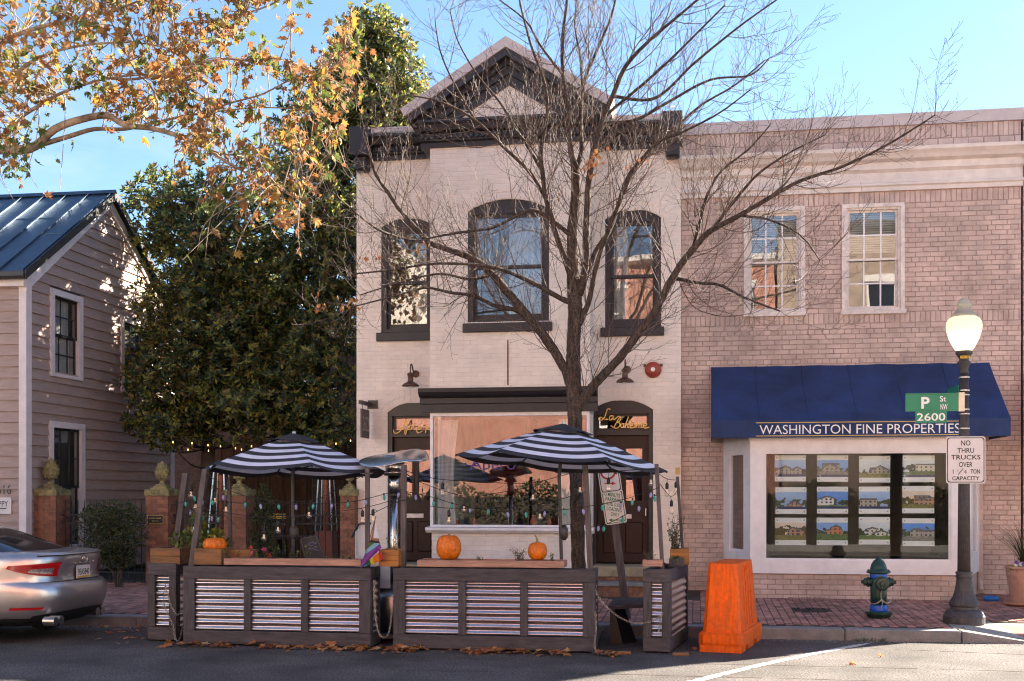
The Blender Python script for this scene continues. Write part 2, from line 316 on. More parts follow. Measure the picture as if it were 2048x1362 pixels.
def text(s, h, c, mat, parent, wid=None, name='lettering', ex=0.003, yaw=0.0, pitch=0.0, roll=0.0, bold=0.0):
    cu = bpy.data.curves.new('t', 'FONT'); cu.body = s; cu.align_x = 'CENTER'; cu.extrude = 0.0; cu.offset = bold; cu.resolution_u = 3
    to = bpy.data.objects.new('t', cu); col.objects.link(to); bpy.context.view_layer.update()
    me = bpy.data.meshes.new_from_object(to); bpy.data.objects.remove(to); me.materials.clear(); me.materials.append(MT[mat])
    xs = [v.co.x for v in me.vertices]; ys = [v.co.y for v in me.vertices]
    sy = h / (max(ys) - min(ys)); sx = sy if wid is None else wid / (max(xs) - min(xs)); mx = (max(xs) + min(xs)) / 2; my = (max(ys) + min(ys)) / 2
    rot = Matrix.Rotation(yaw, 3, 'Z') @ Matrix.Rotation(pitch, 3, 'X') @ Matrix.Rotation(roll, 3, 'Y')
    for v in me.vertices: v.co = V(c) + rot @ V(((v.co.x - mx) * sx, -ex, (v.co.y - my) * sy))
    me.update(); me.name = name
    return put(name, me, parent)
def rects(x0, x1, z0, z1, holes):
    xs = sorted({x0, x1, *[min(max(h[0], x0), x1) for h in holes], *[min(max(h[1], x0), x1) for h in holes]})
    zs = sorted({z0, z1, *[min(max(h[2], z0), z1) for h in holes], *[min(max(h[3], z0), z1) for h in holes]})
    out = []
    for a, b in zip(zs, zs[1:]):
        run = None
        for c, d in zip(xs, xs[1:]):
            cx, cz = (c + d) / 2, (a + b) / 2
            if any(h[0] < cx < h[1] and h[2] < cz < h[3] for h in holes):
                if run: out.append((*run, a, b)); run = None
            else: run = (run[0], d) if run else (c, d)
        if run: out.append((*run, a, b))
    return out
def brickwall(parent, x0, x1, z0, z1, y, holes, bl=0.215, bh=0.0715, j=0.0095, proud=0.007, mb='taupe', mj='taupe_joint', single=300, bond=6, thick=0.25, soldiers=(), label=None, wall_name='wall', seed=1, cz=2.5):
    """wall in the x-z plane facing -y; holes (xa, xb, za, zb). Bricks stand proud of the recessed joints."""
    rr = random.Random(seed)
    wb = MB()
    for (a, b, c, d) in rects(x0, x1, z0, z1, holes): wb.box(a, b, y, y + thick, c, d)
    wall = wb.build(wall_name, mj, parent)
    pieces = []
    def course(zb, zt, L, off):
        zc = (zb + zt) / 2; xx = x0 - off
        while xx < x1:
            a, b = max(x0, xx + j / 2), min(x1, xx + L - j / 2); xx += L
            segs = [(a, b)]
            for h in holes:
                if h[2] < zc < h[3]:
                    ns = []
                    for (p, q) in segs:
                        if q <= h[0] or p >= h[1]: ns.append((p, q)); continue
                        if p < h[0]: ns.append((p, h[0]))
                        if q > h[1]: ns.append((h[1], q))
                    segs = ns
            for p, q in segs:
                if q - p > 0.012: pieces.append((p, q, zb + j / 2, zt - j / 2))
    z = z0; k = 0; sold = sorted(soldiers)
    while z < z1 - 0.01:
        s = next((s for s in sold if abs(s[0] - z) < bh * 0.55), None)
        if s: course(z, s[1], bh, 0); z = s[1]; continue
        nx = next((s[0] for s in sold if z < s[0] < z + bh * 1.55), None)
        zt = min(z + bh, z1) if nx is None else nx
        if bond and k % bond == bond - 1: course(z, zt, bl / 2, bl / 4)
        else: course(z, zt, bl, (k % 2) * bl / 2)
        z = zt; k += 1
    full = [p for p in pieces if abs((p[1] - p[0]) - (bl - j)) < 1e-4 and abs((p[3] - p[2]) - (bh - j)) < 2e-3]
    full.sort(key=lambda p: abs((p[2] + p[3]) / 2 - cz)); pick = set(full[:single])
    hx, hz = (bl - j) / 2, (bh - j) / 2
    bm = MB(); e = 0.004
    bm.add([(-hx, 0, -hz), (hx, 0, -hz), (hx, 0, hz), (-hx, 0, hz), (-hx + e, -proud, -hz + e), (hx - e, -proud, -hz + e), (hx - e, -proud, hz - e), (-hx + e, -proud, hz - e)],
           [(4, 5, 6, 7), (0, 1, 5, 4), (1, 2, 6, 5), (2, 3, 7, 6), (3, 0, 4, 7)])
    bme = bm.mesh('brick', mb)
    st = MB()
    for p in pieces:
        pr = proud + rr.uniform(-0.0012, 0.0012); jq = [rr.uniform(-.0022, .0022) for _ in range(3)]
        if p in pick: put('brick', bme, wall, ((p[0] + p[1]) / 2 + jq[0], y + rr.uniform(-0.001, 0.0008), (p[2] + p[3]) / 2 + jq[1] * .6))
        else:
            a, b, c, d = p[0] + jq[0], p[1] + jq[0], p[2] + jq[1] * .6, p[3] + jq[2] * .6
            st.add([(a, y, c), (b, y, c), (b, y, d), (a, y, d), (a + e, y - pr, c + e), (b - e, y - pr, c + e), (b - e, y - pr, d - e), (a + e, y - pr, d - e)], [(4, 5, 6, 7), (0, 1, 5, 4), (1, 2, 6, 5), (2, 3, 7, 6), (3, 0, 4, 7)])
    st.build('bricks', mb, wall, kind='stuff')
    return wall
# ================================================================== THE SETTING
g = MB().add([(-400, -400, -0.03), (400, -400, -0.03), (400, 600, -0.03), (-400, 600, -0.03)], [(0, 1, 2, 3)]).build('ground', 'ground'); tag(g, kind='structure')
road = MB()
nx, ny = 60, 12
for i in range(nx):
    for k in range(ny):
        x0, x1 = -60 + 120 * i / nx, -60 + 120 * (i + 1) / nx; y0, y1 = 2.4 + (YK + 0.05 - 2.4) * k / ny, 2.4 + (YK + 0.05 - 2.4) * (k + 1) / ny
        road.add([(x0, y0, 0), (x1, y0, 0), (x1, y1, 0), (x0, y1, 0)], [(0, 1, 2, 3)])
road = road.build('road', 'asphalt'); tag(road, kind='structure')
# painted line, slightly worn at the edges
a0, a1 = V((xat(1360, 10.7), 10.75)), V((xat(1745, 14.2), 14.13))
pl = MB(); d = (a1 - a0); n_ = V((-d.y, d.x)).normalized() * 0.055; rr = random.Random(3)
for k in range(40):
    p, q = a0 + d * (k / 40), a0 + d * ((k + 1) / 40); w0, w1 = (1 if k < 36 else (40 - k) / 4), (1 if k < 35 else (39 - k) / 4)
    b = n_ * 0.25 * math.sin(k / 40 * 3.1) * 6; b2 = n_ * 0.25 * math.sin((k + 1) / 40 * 3.1) * 6
    for a_ in range(4):
        for c_ in range(6):
            e0, e1 = -1 + 2 * c_ / 6, -1 + 2 * (c_ + 1) / 6; f0, f1 = a_ / 4, (a_ + 1) / 4
            if rr.random() < (.20 if c_ in (0, 5) else .035): continue
            pp, qq = p.lerp(q, f0), p.lerp(q, f1); bb0, bb1 = b.lerp(b2, f0), b.lerp(b2, f1); ww0, ww1 = w0 + (w1 - w0) * f0, w0 + (w1 - w0) * f1
            pl.add([(*(pp + n_ * ww0 * e0 + bb0), 0.004), (*(qq + n_ * ww1 * e0 + bb1), 0.004), (*(qq + n_ * ww1 * e1 + bb1), 0.004), (*(pp + n_ * ww0 * e1 + bb0), 0.004)], [(0, 1, 2, 3)])
pl.build('painted_line', 'road_paint', road)
# crack in the asphalt: a thin dark seam
ck = MB(); pts = [at(1795, 1318, 1).xy]; 
def road_pt(u, v):
    t = FPX * HC / (v - 985); a = (u - 1024) / FPX
    return V((t * (-ST + a * CT), t * (CT + a * ST), 0.003))
cp = [road_pt(u, v) for u, v in ((1790, 1318), (1830, 1330), (1862, 1336), (1880, 1347), (1905, 1352), (1920, 1362), (1945, 1378), (1990, 1400))]
for p, q in zip(cp, cp[1:]):
    for k in range(5):
        a, b = p.lerp(q, k / 5), p.lerp(q, (k + 1) / 5); o1 = V((R.uniform(-.01, .01), R.uniform(-.015, .015), 0)); wd = V((0.0, R.uniform(0.003, 0.009), 0))
        ck.add([a + wd, a - wd, b + o1 - wd, b + o1 + wd], [(0, 1, 2, 3)])
ck.build('crack', 'paver_bed', road)
rr = random.Random(17)
for (x0, y0, x1, y1) in ((-9.0, 12.25, 3.4, 12.05), (-3.0, 11.2, 6.0, 11.45), (1.2, 13.6, 6.0, 13.2)):
    sm = MB(); n = 60; pr = None
    for k in range(n + 1):
        f = k / n; x, y = x0 + (x1 - x0) * f, y0 + (y1 - y0) * f + .05 * math.sin(f * 9) + rr.uniform(-.012, .012); w_ = rr.uniform(.004, .016)
        if pr and rr.random() < .8: sm.add([(pr[0], pr[1] - pr[2], .0025), (x, y - w_, .0025), (x, y + w_, .0025), (pr[0], pr[1] + pr[2], .0025)], [(0, 1, 2, 3)])
        pr = (x, y, w_)
    sm.build('tar_seam', 'paver_bed', road)
gt = MB()
for _ in range(1500):
    x, y = rr.uniform(-10, 4.2), YK - abs(rr.gauss(0, .10)) - .01; s_ = rr.uniform(.003, .010); h_ = s_ * .7
    gt.add([(x - s_, y - s_ * .6, .001), (x + s_, y - s_ * .5, .001), (x + s_ * .3, y + s_, .001), (x, y, .001 + h_)], [(0, 1, 3), (1, 2, 3), (2, 0, 3)])
gt.build('gutter_grit', 'concrete', road, kind='stuff')
# pavement on the far side of the street: brick pavers over a bed
side = MB()
XR0, XR1 = 3.05, 9.5
def swq(mb, x0, x1, y0, y1, dz=0.0, mi=0):
    mb.add([(x0, y0, SW(y0) + dz), (x1, y0, SW(y0) + dz), (x1, y1, SW(y1) + dz), (x0, y1, SW(y1) + dz)], [(0, 1, 2, 3)], mi)
swq(side, -60, XR0 + 0.1, 14.55, 14.6); swq(side, -60, XR0 + 0.1, 14.6, 19.2); swq(side, XR0 + 0.1, 9.5, 15.25, 19.2)
pav = side.build('pavement', 'paver_bed'); tag(pav, kind='structure')
pw, plg, pj = 0.102, 0.204, 0.007
tmpl = MB(); hx, hy = (pw - pj) / 2, (plg - pj) / 2; e = 0.005
sl = 0.018
tmpl.add([(-hx, -hy, -hy * sl), (hx, -hy, -hy * sl), (hx, hy, hy * sl), (-hx, hy, hy * sl), (-hx + e, -hy + e, 0.008 - hy * sl), (hx - e, -hy + e, 0.008 - hy * sl), (hx - e, hy - e, 0.008 + hy * sl), (-hx + e, hy - e, 0.008 + hy * sl)],
         [(4, 5, 6, 7), (0, 1, 5, 4), (1, 2, 6, 5), (2, 3, 7, 6), (3, 0, 4, 7)])
pme = tmpl.mesh('brick', 'paver')
st = MB(); cells = []
x = -12.0; k = 0
while x < 9.0:
    y = 14.58 + (k % 2) * plg / 2 - plg
    while y < 18.65:
        cx, cy = x + pw / 2, y + plg / 2
        ok = cy - plg / 2 > 14.555 and not (cx > XR0 - 0.02 and cy < 15.36) and not (1.25 < cx < 1.72 and 15.95 < cy < 16.4) and (cx > 0.0 or cx < -5 or cy < 17.2)
        if ok: cells.append((cx, cy))
        y += plg
    x += pw; k += 1
cells_s = sorted([c for c in cells if 0.35 < c[0] < 3.6], key=lambda c: c[1])[:300]; cs = set(cells_s)
for (cx, cy) in cells:
    z = SW(cy) + R.uniform(-0.002, 0.0025)
    if (cx, cy) in cs: put('brick', pme, pav, (cx, cy, z))
    else:
        tl = R.uniform(-0.003, 0.003)
        st.add([(cx + vx, cy + vy, z + vz + (tl if vz > 0.004 and vx > 0 else 0)) for vx, vy, vz in tmpl.v], tmpl.f)
st.build('bricks', 'paver', pav, kind='stuff')
# drain grate set in the pavement
gr = thing('drain_grate', 'dark iron drain grate set in the brick pavement beside the hydrant', 'grate', (1.48, 16.17, SW(16.2)))
gb = MB(); gb.box(1.26, 1.71, 15.96, 16.0, SW(16) + .003, SW(16) + .012); gb.box(1.26, 1.71, 16.35, 16.39, SW(16.3) + .003, SW(16.3) + .014); gb.box(1.26, 1.29, 16.0, 16.35, SW(16.2) + .003, SW(16.2) + .012); gb.box(1.68, 1.71, 16.0, 16.35, SW(16.2) + .003, SW(16.2) + .012); gb.build('frame', 'iron', gr)
for k in range(9):
    xx = 1.315 + k * 0.04; MB().hexa([(xx, 16.0, SW(16) + .002), (xx + .018, 16.0, SW(16) + .002), (xx + .018, 16.35, SW(16.35) + .002), (xx, 16.35, SW(16.35) + .002), (xx, 16.0, SW(16) + .011), (xx + .018, 16.0, SW(16) + .011), (xx + .018, 16.35, SW(16.35) + .011), (xx, 16.35, SW(16.35) + .011)]).build('bar', 'iron', gr)
# kerb of granite stones, dropping at the crossing ramp
kerb = MB().box(-60, XR0 - 0.05, YK + 0.02, 14.54, -0.02, 0.115).build('kerb', 'paver_bed'); tag(kerb, kind='structure')
x = XR0 - 0.012; k = 0
while x > -16:
    ln = (1.32, 1.5, 1.9, 1.75, 2.0, 1.8)[k % 6]; MB().bbox(x - ln + 0.010, x, YK + R.uniform(-.004, .004), 14.55, -0.015, 0.135 + R.uniform(-.003, .003), 0.012).build('kerb_stone', 'granite', kerb); x -= ln; k += 1
MB().hexa([(XR0, YK, -.01), (3.85, YK + .02, -.01), (3.85, 14.62, -.01), (XR0, 14.55, -.01), (XR0, YK, .132), (3.85, YK + .02, .012), (3.85, 14.62, .014), (XR0, 14.55, .135)]).build('kerb_stone', 'granite', kerb)
MB().box(3.86, 9.5, YK + .03, 14.5, -.01, .012).build('kerb_stone', 'concrete', kerb)
ramp = MB()
ramp.add([(3.0, 14.55, .137), (3.85, 14.55, .02), (3.6, 15.3, .148), (3.05, 15.3, .15)], [(0, 1, 2, 3)], 1)
ramp.add([(3.85, 14.5, .012), (9.5, 14.5, .012), (9.5, 15.1, .12), (3.62, 15.1, .12)], [(0, 1, 2, 3)], 0)
ramp.add([(3.6, 15.1, .12), (9.5, 15.1, .12), (9.5, 15.36, .149), (3.15, 15.36, .149)], [(0, 1, 2, 3)], 1)
rp = ramp.build('crossing_ramp', ['tactile', 'concrete']); tag(rp, kind='structure')
dm = MB()
for i in range(46):
    for k in range(9):
        cx, cy = 3.95 + i * 0.062, 14.545 + k * 0.062; z = .012 + (cy - 14.5) / .6 * .108
        dm.lathe((cx, cy, z), [(0.015, 0.0), (0.012, 0.005), (0.004, 0.006)], 6)
dm.build('tactile_dome', 'tactile', rp, kind='stuff')
# the viewer's side of the street
np_ = MB(); np_.box(-60, 60, -3.2, 2.35, -0.02, 0.12); o = np_.build('near_pavement', 'pale_concrete'); tag(o, kind='structure')
o = MB().box(-60, 60, 2.36, 2.6, -0.02, 0.135).build('near_kerb', 'granite'); tag(o, kind='structure')
# earth of the side yard
o = MB().box(-20, -5.56, 18.9, 32, 0.0, 0.20).build('yard', 'soil'); tag(o, kind='structure')

# ================================================================== WINDOWS AND DETAILS SHARED BY THE BUILDINGS
def arcpts(x0, x1, zs, zt, n=12):
    w_ = (x1 - x0) / 2; h = zt - zs; r = (w_ * w_ + h * h) / (2 * h); cx = (x0 + x1) / 2; cz = zt - r; a = math.asin(min(1, w_ / r))
    return [(cx + r * math.sin(-a + 2 * a * i / n), cz + r * math.cos(-a + 2 * a * i / n)) for i in range(n + 1)]
def spandrel(mb, x0, x1, zs, zt, y0, y1):
    p = arcpts(x0, x1, zs, zt); h = len(p) // 2
    for i in range(h):
        for (xa, za), (xb, zb) in ((p[i], p[i + 1]), (p[-1 - i], p[-2 - i])):
            xa2, xb2 = min(xa, xb), max(xa, xb); zl, zr = (za, zb) if xa < xb else (zb, za)
            mb.hexa([(xa2, y0, zl), (xb2, y0, zr), (xb2, y1, zr), (xa2, y1, zl), (xa2, y0, zt + .002), (xb2, y0, zt + .002), (xb2, y1, zt + .002), (xa2, y1, zt + .002)])
def voussoirs(parent, x0, x1, zs, zt, y, d0, d1, n, mat):
    """ring of wedge bricks over an arched opening"""
    p = arcpts(x0, x1, zs, zt, n); w_ = (x1 - x0) / 2; h = zt - zs; r = (w_ * w_ + h * h) / (2 * h); cx = (x0 + x1) / 2; cz = zt - r
    for (a, b) in zip(p, p[1:]):
        a = V(a).lerp(V(b), 0.04); b = V(b).lerp(a, 0.04); c = V((cx, cz)); da, db = (a - c).normalized(), (b - c).normalized()
        q = [a + da * d0, b + db * d0, b + db * d1, a + da * d1]
        MB().prism([(t.x, y, t.y) for t in q], (0, 0.012, 0)).build('arch_brick', mat, parent)
def room(parent, x0, x1, y0, y1, z0, z1, mat='room', back=None, nm='interior'):
    b = MB()
    b.add([(x0, y0, z0), (x1, y0, z0), (x1, y1, z0), (x0, y1, z0), (x0, y0, z1), (x1, y0, z1), (x1, y1, z1), (x0, y1, z1)], [(0, 1, 2, 3), (4, 5, 6, 7), (1, 2, 6, 5), (3, 0, 4, 7)], 0)
    b.add([(x0, y1, z0), (x1, y1, z0), (x1, y1, z1), (x0, y1, z1)], [(0, 1, 2, 3)], 1)
    return b.build(nm, [mat, back or mat], parent)
def curtain(parent, x0, x1, z0, z1, y, mat='curtain', amp=0.025, per=0.11, nm='curtain', taper=0.0):
    b = MB(); n = max(8, int((x1 - x0) / 0.012)); k = 6
    for j in range(k + 1):
        f = j / k; z = z1 + (z0 - z1) * f
        for i in range(n + 1):
            s = i / n; x = x0 + (x1 - x0) * s * (1 - taper * math.sin(f * 2.6))
            b.v.append((x, y + amp * math.sin(s * (x1 - x0) / per * 6.283 + 0.6 * math.sin(3 * f)) + 0.008 * math.sin(17 * s + 4 * f), z))
    for j in range(k):
        for i in range(n): b.f.append((j * (n + 1) + i, j * (n + 1) + i + 1, (j + 1) * (n + 1) + i + 1, (j + 1) * (n + 1) + i)); b.m.append(0)
    return b.build(nm, mat, parent, smooth=True)
def ring(mb, x0, x1, y0, y1, z0, z1, w, wt=None, wb=None, mi=0):
    wt = w if wt is None else wt; wb = w if wb is None else wb
    mb.box(x0, x0 + w, y0, y1, z0, z1, mi); mb.box(x1 - w, x1, y0, y1, z0, z1, mi)
    if wt: mb.box(x0 + w, x1 - w, y0, y1, z1 - wt, z1, mi)
    if wb: mb.box(x0 + w, x1 - w, y0, y1, z0, z0 + wb, mi)
def pane(parent, x0, x1, y, z0, z1, g='glass'):
    return MB().box(x0, x1, y, y + 0.006, z0, z1).build('pane', g, parent)
def dark_window(bld, x0, x1, z0, zs, zt, y, meet=0.5, cur=None):
    """charcoal double-hung window with an arched head"""
    f = MB(); ring(f, x0, x1, y + 0.03, y + 0.16, z0, zs, 0.085, 0.05, 0.06)
    p = arcpts(x0, x1, zs, zt); f.prism([(a, y + 0.03, b) for a, b in p], (0, 0.06, 0))
    w_ = f.build('window', 'charcoal', bld)
    sl = MB().bbox(x0 - 0.07, x1 + 0.05, y - 0.06, y + 0.1, z0 - 0.14, z0, 0.008).build('sill', 'charcoal', w_)
    zi0, zi1 = z0 + 0.06, zs - 0.05; zm = zi0 + (zi1 - zi0) * meet; xi0, xi1 = x0 + 0.085, x1 - 0.085
    s = MB(); ring(s, xi0, xi1, y + 0.065, y + 0.10, zm - 0.02, zi1, 0.05, 0.06, 0.045); s.build('sash', 'charcoal', w_)
    s = MB(); ring(s, xi0, xi1, y + 0.105, y + 0.14, zi0, zm + 0.02, 0.05, 0.045, 0.09); s.build('sash', 'charcoal', w_)
    pane(w_, xi0 + .05, xi1 - .05, y + 0.08, zm + .025, zi1 - .06); pane(w_, xi0 + .05, xi1 - .05, y + 0.12, zi0 + .09, zm - .025)
    room(w_, x0 - .1, x1 + .1, y + .26, y + 1.9, z0 - .1, zt + .1, 'room_grey')
    if cur: curtain(w_, cur[0], cur[1], z0 + .05, zs - .02, y + .33)
    return w_
# ================================================================== CREAM BUILDING WITH THE CAFE
YW, YB = 18.6, 18.0                       # side walls, projecting bay
XL, XR_, XA, XC = -5.53, -0.256, -4.156, -1.634
main = thing('cafe_building', 'cream painted brick two storey building with dark pediment and shopfront', 'building', ((XL + XR_) / 2, YW, 0.2))
ZT = 7.25
wl = (-5.115, -4.235, 4.36, 6.23); wr = (-1.451, -0.569, 4.36, 6.23); dl = (-5.007, -4.13, 0.2, 3.22); dr = (-1.66, -0.693, 0.2, 3.22)
w1 = brickwall(main, XL, XA - 0.002, 0.2, ZT, YW, [wl, dl], mb='cream', mj='cream_joint', proud=0.0026, j=0.007, single=100, bond=0, cz=3.6, seed=2)
w2 = brickwall(main, XC + 0.002, XR_, 0.2, ZT, YW, [wr, dr], mb='cream', mj='cream_joint', proud=0.0026, j=0.007, single=100, bond=0, cz=3.6, seed=3)
cw = (-3.555, -2.27, 4.39, 6.32)
w3 = brickwall(main, XA, XC, 3.2, ZT, YB, [cw], mb='cream', mj='cream_joint', proud=0.0026, j=0.007, single=100, bond=0, cz=3.9, seed=4)
w4 = brickwall(main, XA + .02, XC - .02, 0.2, 1.12, YB + .03, [], mb='cream', mj='cream_joint', proud=0.0026, j=0.007, single=60, bond=0, cz=.9, seed=5)
b = MB(); b.box(XA, XA + 0.2, YB + 0.251, YW + .02, 3.2, ZT); b.box(XC - 0.2, XC, YB + 0.251, YW + .02, 3.2, ZT); b.box(XA + .02, XA + 0.2, YB + .281, YW + .02, .2, 1.12); b.box(XC - 0.2, XC - .02, YB + .281, YW + .02, .2, 1.12)
b.build('bay_return', 'cream', main)
for k in range(54):                                        # courses on the bay return
    z = 3.22 + k * 0.0745
    if z < ZT - .08: MB().box(XC - .001, XC + .004, YB + .006, YW, z, z + .0675).build('brick_course', 'cream', main)
b = MB(); b.box(XL, XL + .25, YW + .251, 32, .2, 7.5); b.box(XR_ - .25, XR_, YW + .251, 32, .2, 7.5); b.box(XL, XR_, 31.75, 32, .2, 7.5); b.build('side_wall', 'cream', main)
MB().box(XL, XR_, YW + .25, 32, 7.5, 7.6).build('flat_roof', 'far_slate', main)
b = MB(); b.box(XL, XA, YW, YW + .25, ZT, 7.55); b.box(XC, XR_, YW, YW + .25, ZT, 7.55); b.build('parapet', 'charcoal', main)
# arched heads
for (h, zs, yy) in ((wl, 6.09, YW), (wr, 6.09, YW), (dl, 3.06, YW), (dr, 3.06, YW), (cw, 6.15, YB)):
    s = MB(); spandrel(s, h[0], h[1], zs, h[3], yy - .004, yy + .2); s.build('spandrel', 'cream', main)
    voussoirs(main, h[0] - .02, h[1] + .02, zs, h[3], yy - .011, 0.012, 0.10, 16 if h is cw else 11, 'cream')
    voussoirs(main, h[0] - .10, h[1] + .10, zs + .05, h[3] + .11, yy - .013, 0.006, 0.10, 18 if h is cw else 13, 'cream')
dark_window(main, *wl[:2], 4.36, 6.09, 6.23, YW, .47, (-4.6, -4.3))
dark_window(main, *wr[:2], 4.36, 6.09, 6.23, YW, .47, (-1.36, -1.1))
dark_window(main, *cw[:2], 4.39, 6.15, 6.32, YB, .5, (-2.95, -2.38))
# rust streak and tie plate on the bay
b = MB(); b.box(-2.925, -2.905, YB - .012, YB - .001, 3.42, 4.12); b.build('rusty_strap', 'copper_old', main)
# cornice over the side walls
def cornice_run(x0, x1, y, z0, par, nm='cornice', brk=True):
    c = MB(); c.sweep([(y, z0), (y - .05, z0), (y - .05, z0 + .07), (y - .10, z0 + .09), (y - .10, z0 + .20), (y - .20, z0 + .22), (y - .24, z0 + .30), (y - .27, z0 + .33), (y - .27, z0 + .37), (y, z0 + .37)], x0, x1)
    c = c.build(nm, 'charcoal', par)
    n = int((x1 - x0) / 0.085)
    for k in range(n):
        xx = x0 + (x1 - x0) * (k + .5) / n; MB().box(xx - .022, xx + .022, y - .145, y - .101, z0 + .115, z0 + .185).build('dentil', 'charcoal', c)
    return c
c = cornice_run(XL - .02, XA - .18, YW, 7.17, main); cornice_run(XC + .18, XR_ - .02, YW, 7.17, main)
MB().sweep([(YW + .25, 7.70), (YW - .27, 7.56), (YW - .27, 7.64), (YW + .25, 7.79)], XL + .32, XA - .2).build('coping', 'coping', main)
MB().sweep([(YW + .25, 7.70), (YW - .27, 7.56), (YW - .27, 7.64), (YW + .25, 7.79)], XC + .2, XR_ - .3).build('coping', 'coping', main)
for x0, x1 in ((XL - .03, XL + .29), (XR_ - .29, XR_ + .03)):
    b = MB(); b.bbox(x0, x1, YW - .32, YW + .26, 7.20, 7.66, .012); b.bbox(x0 + .05, x1 - .05, YW - .22, YW, 6.98, 7.22, .03); b.build('corner_block', 'charcoal', main)
# pediment
e = cornice_run(XA - .14, XC + .14, YB, 7.16, main, 'entablature')
for sx, xx in ((-1, XA), (1, XC)):     # returns at the sides of the bay
    MB().prism([(xx, YB, 7.16), (xx, YW, 7.16), (xx, YW, 7.53), (xx, YB, 7.53)], (sx * .14, 0, 0)).build('cornice_return', 'charcoal', main)
xm = (XA + XC) / 2; hw = 1.56; z0 = 7.53; zp = 8.50; yf = YB - .36
MB().prism([(xm - hw + .1, YB - .02, z0), (xm + hw - .1, YB - .02, z0), (xm, YB - .02, zp - .1)], (0, 0.2, 0)).build('tympanum', 'cream', main)
tri = lambda k: [(xm - hw * k, z0), (xm, z0 + (zp - z0) * k)]
def rake(s, off, th, y0, y1, mat, nm):
    dx, dz = hw, zp - z0; ln = math.hypot(dx, dz); nx_, nz_ = dz / ln, dx / ln
    a = V((xm - s * hw, z0)); bq = V((xm, zp)); n2 = V((-s * nx_, nz_))
    top = off + th
    q = [a + n2 * off, bq + V((0, off / nz_)), bq + V((0, top / nz_)), a + n2 * top]
    MB().prism([(t.x, y0, t.y) for t in q], (0, y1 - y0, 0)).build(nm, mat, main)
for s in (-1, 1):
    rake(s, -.36, .138, YB - .05, YB + .1, 'charcoal', 'rake_moulding')
    rake(s, -.22, .10, YB - .10, YB + .1, 'charcoal', 'rake_moulding')
    rake(s, -.12, .07, YB - .17, YB + .1, 'charcoal', 'rake_moulding')
    rake(s, -.05, .10, yf + .04, YB + .1, 'charcoal', 'rake_moulding')
    rake(s, .05, .135, yf, YB + .3, 'coping', 'rake_coping')
    for k in range(17):
        f = (k + .9) / 18.5; cx = xm - s * hw * (1 - f); cz = z0 + (zp - z0) * f - .155
        if cz > z0 + .06: MB().hexa([(cx - .02, YB - .155, cz - .02 * s * .62), (cx + .02, YB - .155, cz + .02 * s * .62), (cx + .02, YB - .10, cz + .02 * s * .62), (cx - .02, YB - .10, cz - .02 * s * .62), (cx - .02, YB - .155, cz + .06 - .02 * s * .62), (cx + .02, YB - .155, cz + .06 + .02 * s * .62), (cx + .02, YB - .10, cz + .06 + .02 * s * .62), (cx - .02, YB - .10, cz + .06 - .02 * s * .62)]).build('dentil', 'charcoal', main)
rf = MB()
for s in (-1, 1): rf.hexa([(xm, YB + .3, zp), (xm - s * hw, YB + .3, z0), (xm - s * hw, YW + 1.2, z0), (xm, YW + 1.2, zp), (xm, YB + .3, zp + .12), (xm - s * hw, YB + .3, z0 + .1), (xm - s * hw, YW + 1.2, z0 + .1), (xm, YW + 1.2, zp + .12)])
rf.build('pediment_roof', 'far_slate', main)
# shopfront: cornice, frame, glass, sill
c = MB(); y = YB; zc = 3.0
c.sweep([(y + .02, zc), (y - .07, zc), (y - .07, zc + .13), (y - .11, zc + .14), (y - .11, zc + .22), (y - .13, zc + .23), (y - .19, zc + .26), (y - .23, zc + .31), (y - .24, zc + .37), (y + .02, zc + .39)], XA - .14, XC + .12)
c.build('shop_cornice', 'charcoal', main)
sf = MB(); ring(sf, XA + .005, XC - .005, YB - .02, YB + .06, 1.21, 3.0, 0.045, 0.055, 0.035); sw = sf.build('shop_window', 'white_trim', main)
b = MB(); b.sweep([(YB + .1, 1.12), (YB - .03, 1.12), (YB - .05, 1.14), (YB - .08, 1.16), (YB - .08, 1.20), (YB + .1, 1.212)], XA - .06, XC + .06); b.build('sill', 'white_trim', sw)
MB().box(XA + .05, XC - .05, YB + .015, YB + .023, 1.245, 2.945).build('pane', 'shop_glass', sw)
for xx in (XA + .02, XC - .03):
    b = MB(); b.box(xx, xx + .012, YB + .09, YW - .02, 1.245, 2.945); b.build('side_pane', 'shop_glass', sw)
    b = MB(); b.box(xx - .015, xx + .03, YB + .061, YB + .10, 1.21, 3.0); b.box(xx - .015, xx + .03, YW - .06, YW - .001, 1.21, 3.0); b.build('corner_post', 'white_trim', sw)
room(sw, XA + .1, XC - .1, YB + .62, 22.6, .9, 3.15, 'room_grey', 'room_red')
b = MB(); b.box(XA + .06, XC - .06, YB + .08, YW, 1.15, 1.2); b.build('display_shelf', 'room_red', sw)
MB().box(XA, XC, YB + .08, YW + .05, 3.0, 3.05).build('soffit', 'white_trim', sw)
b = MB(); b.box(-4.05, -3.0, 21.2, 21.6, .9, 1.7); b.box(-3.0, -2.95, 20.5, 21.6, .9, 3.1); b.build('bar_counter', 'room', sw)
b = MB(); b.box(-3.05, -2.4, 22.3, 22.55, 1.0, 2.35); b.build('back_shelf', 'charcoal', sw)
curtain(sw, XA + .1, XA + .42, 1.25, 2.9, YB + .2, taper=.25); curtain(sw, XC - .52, XC - .14, 1.25, 2.9, YB + .2)
for (x, z, hh, r_) in ((-3.78, 1.2, .12, .03), (-3.5, 1.2, .16, .025), (-2.55, 1.2, .2, .05), (-2.3, 1.2, .14, .03)):
    MB().lathe((x, YB + .3, z), [(r_, 0), (r_ * 1.2, hh * .5), (r_ * .6, hh * .8), (r_ * .7, hh)], 10).build('vase', 'room_red', sw)
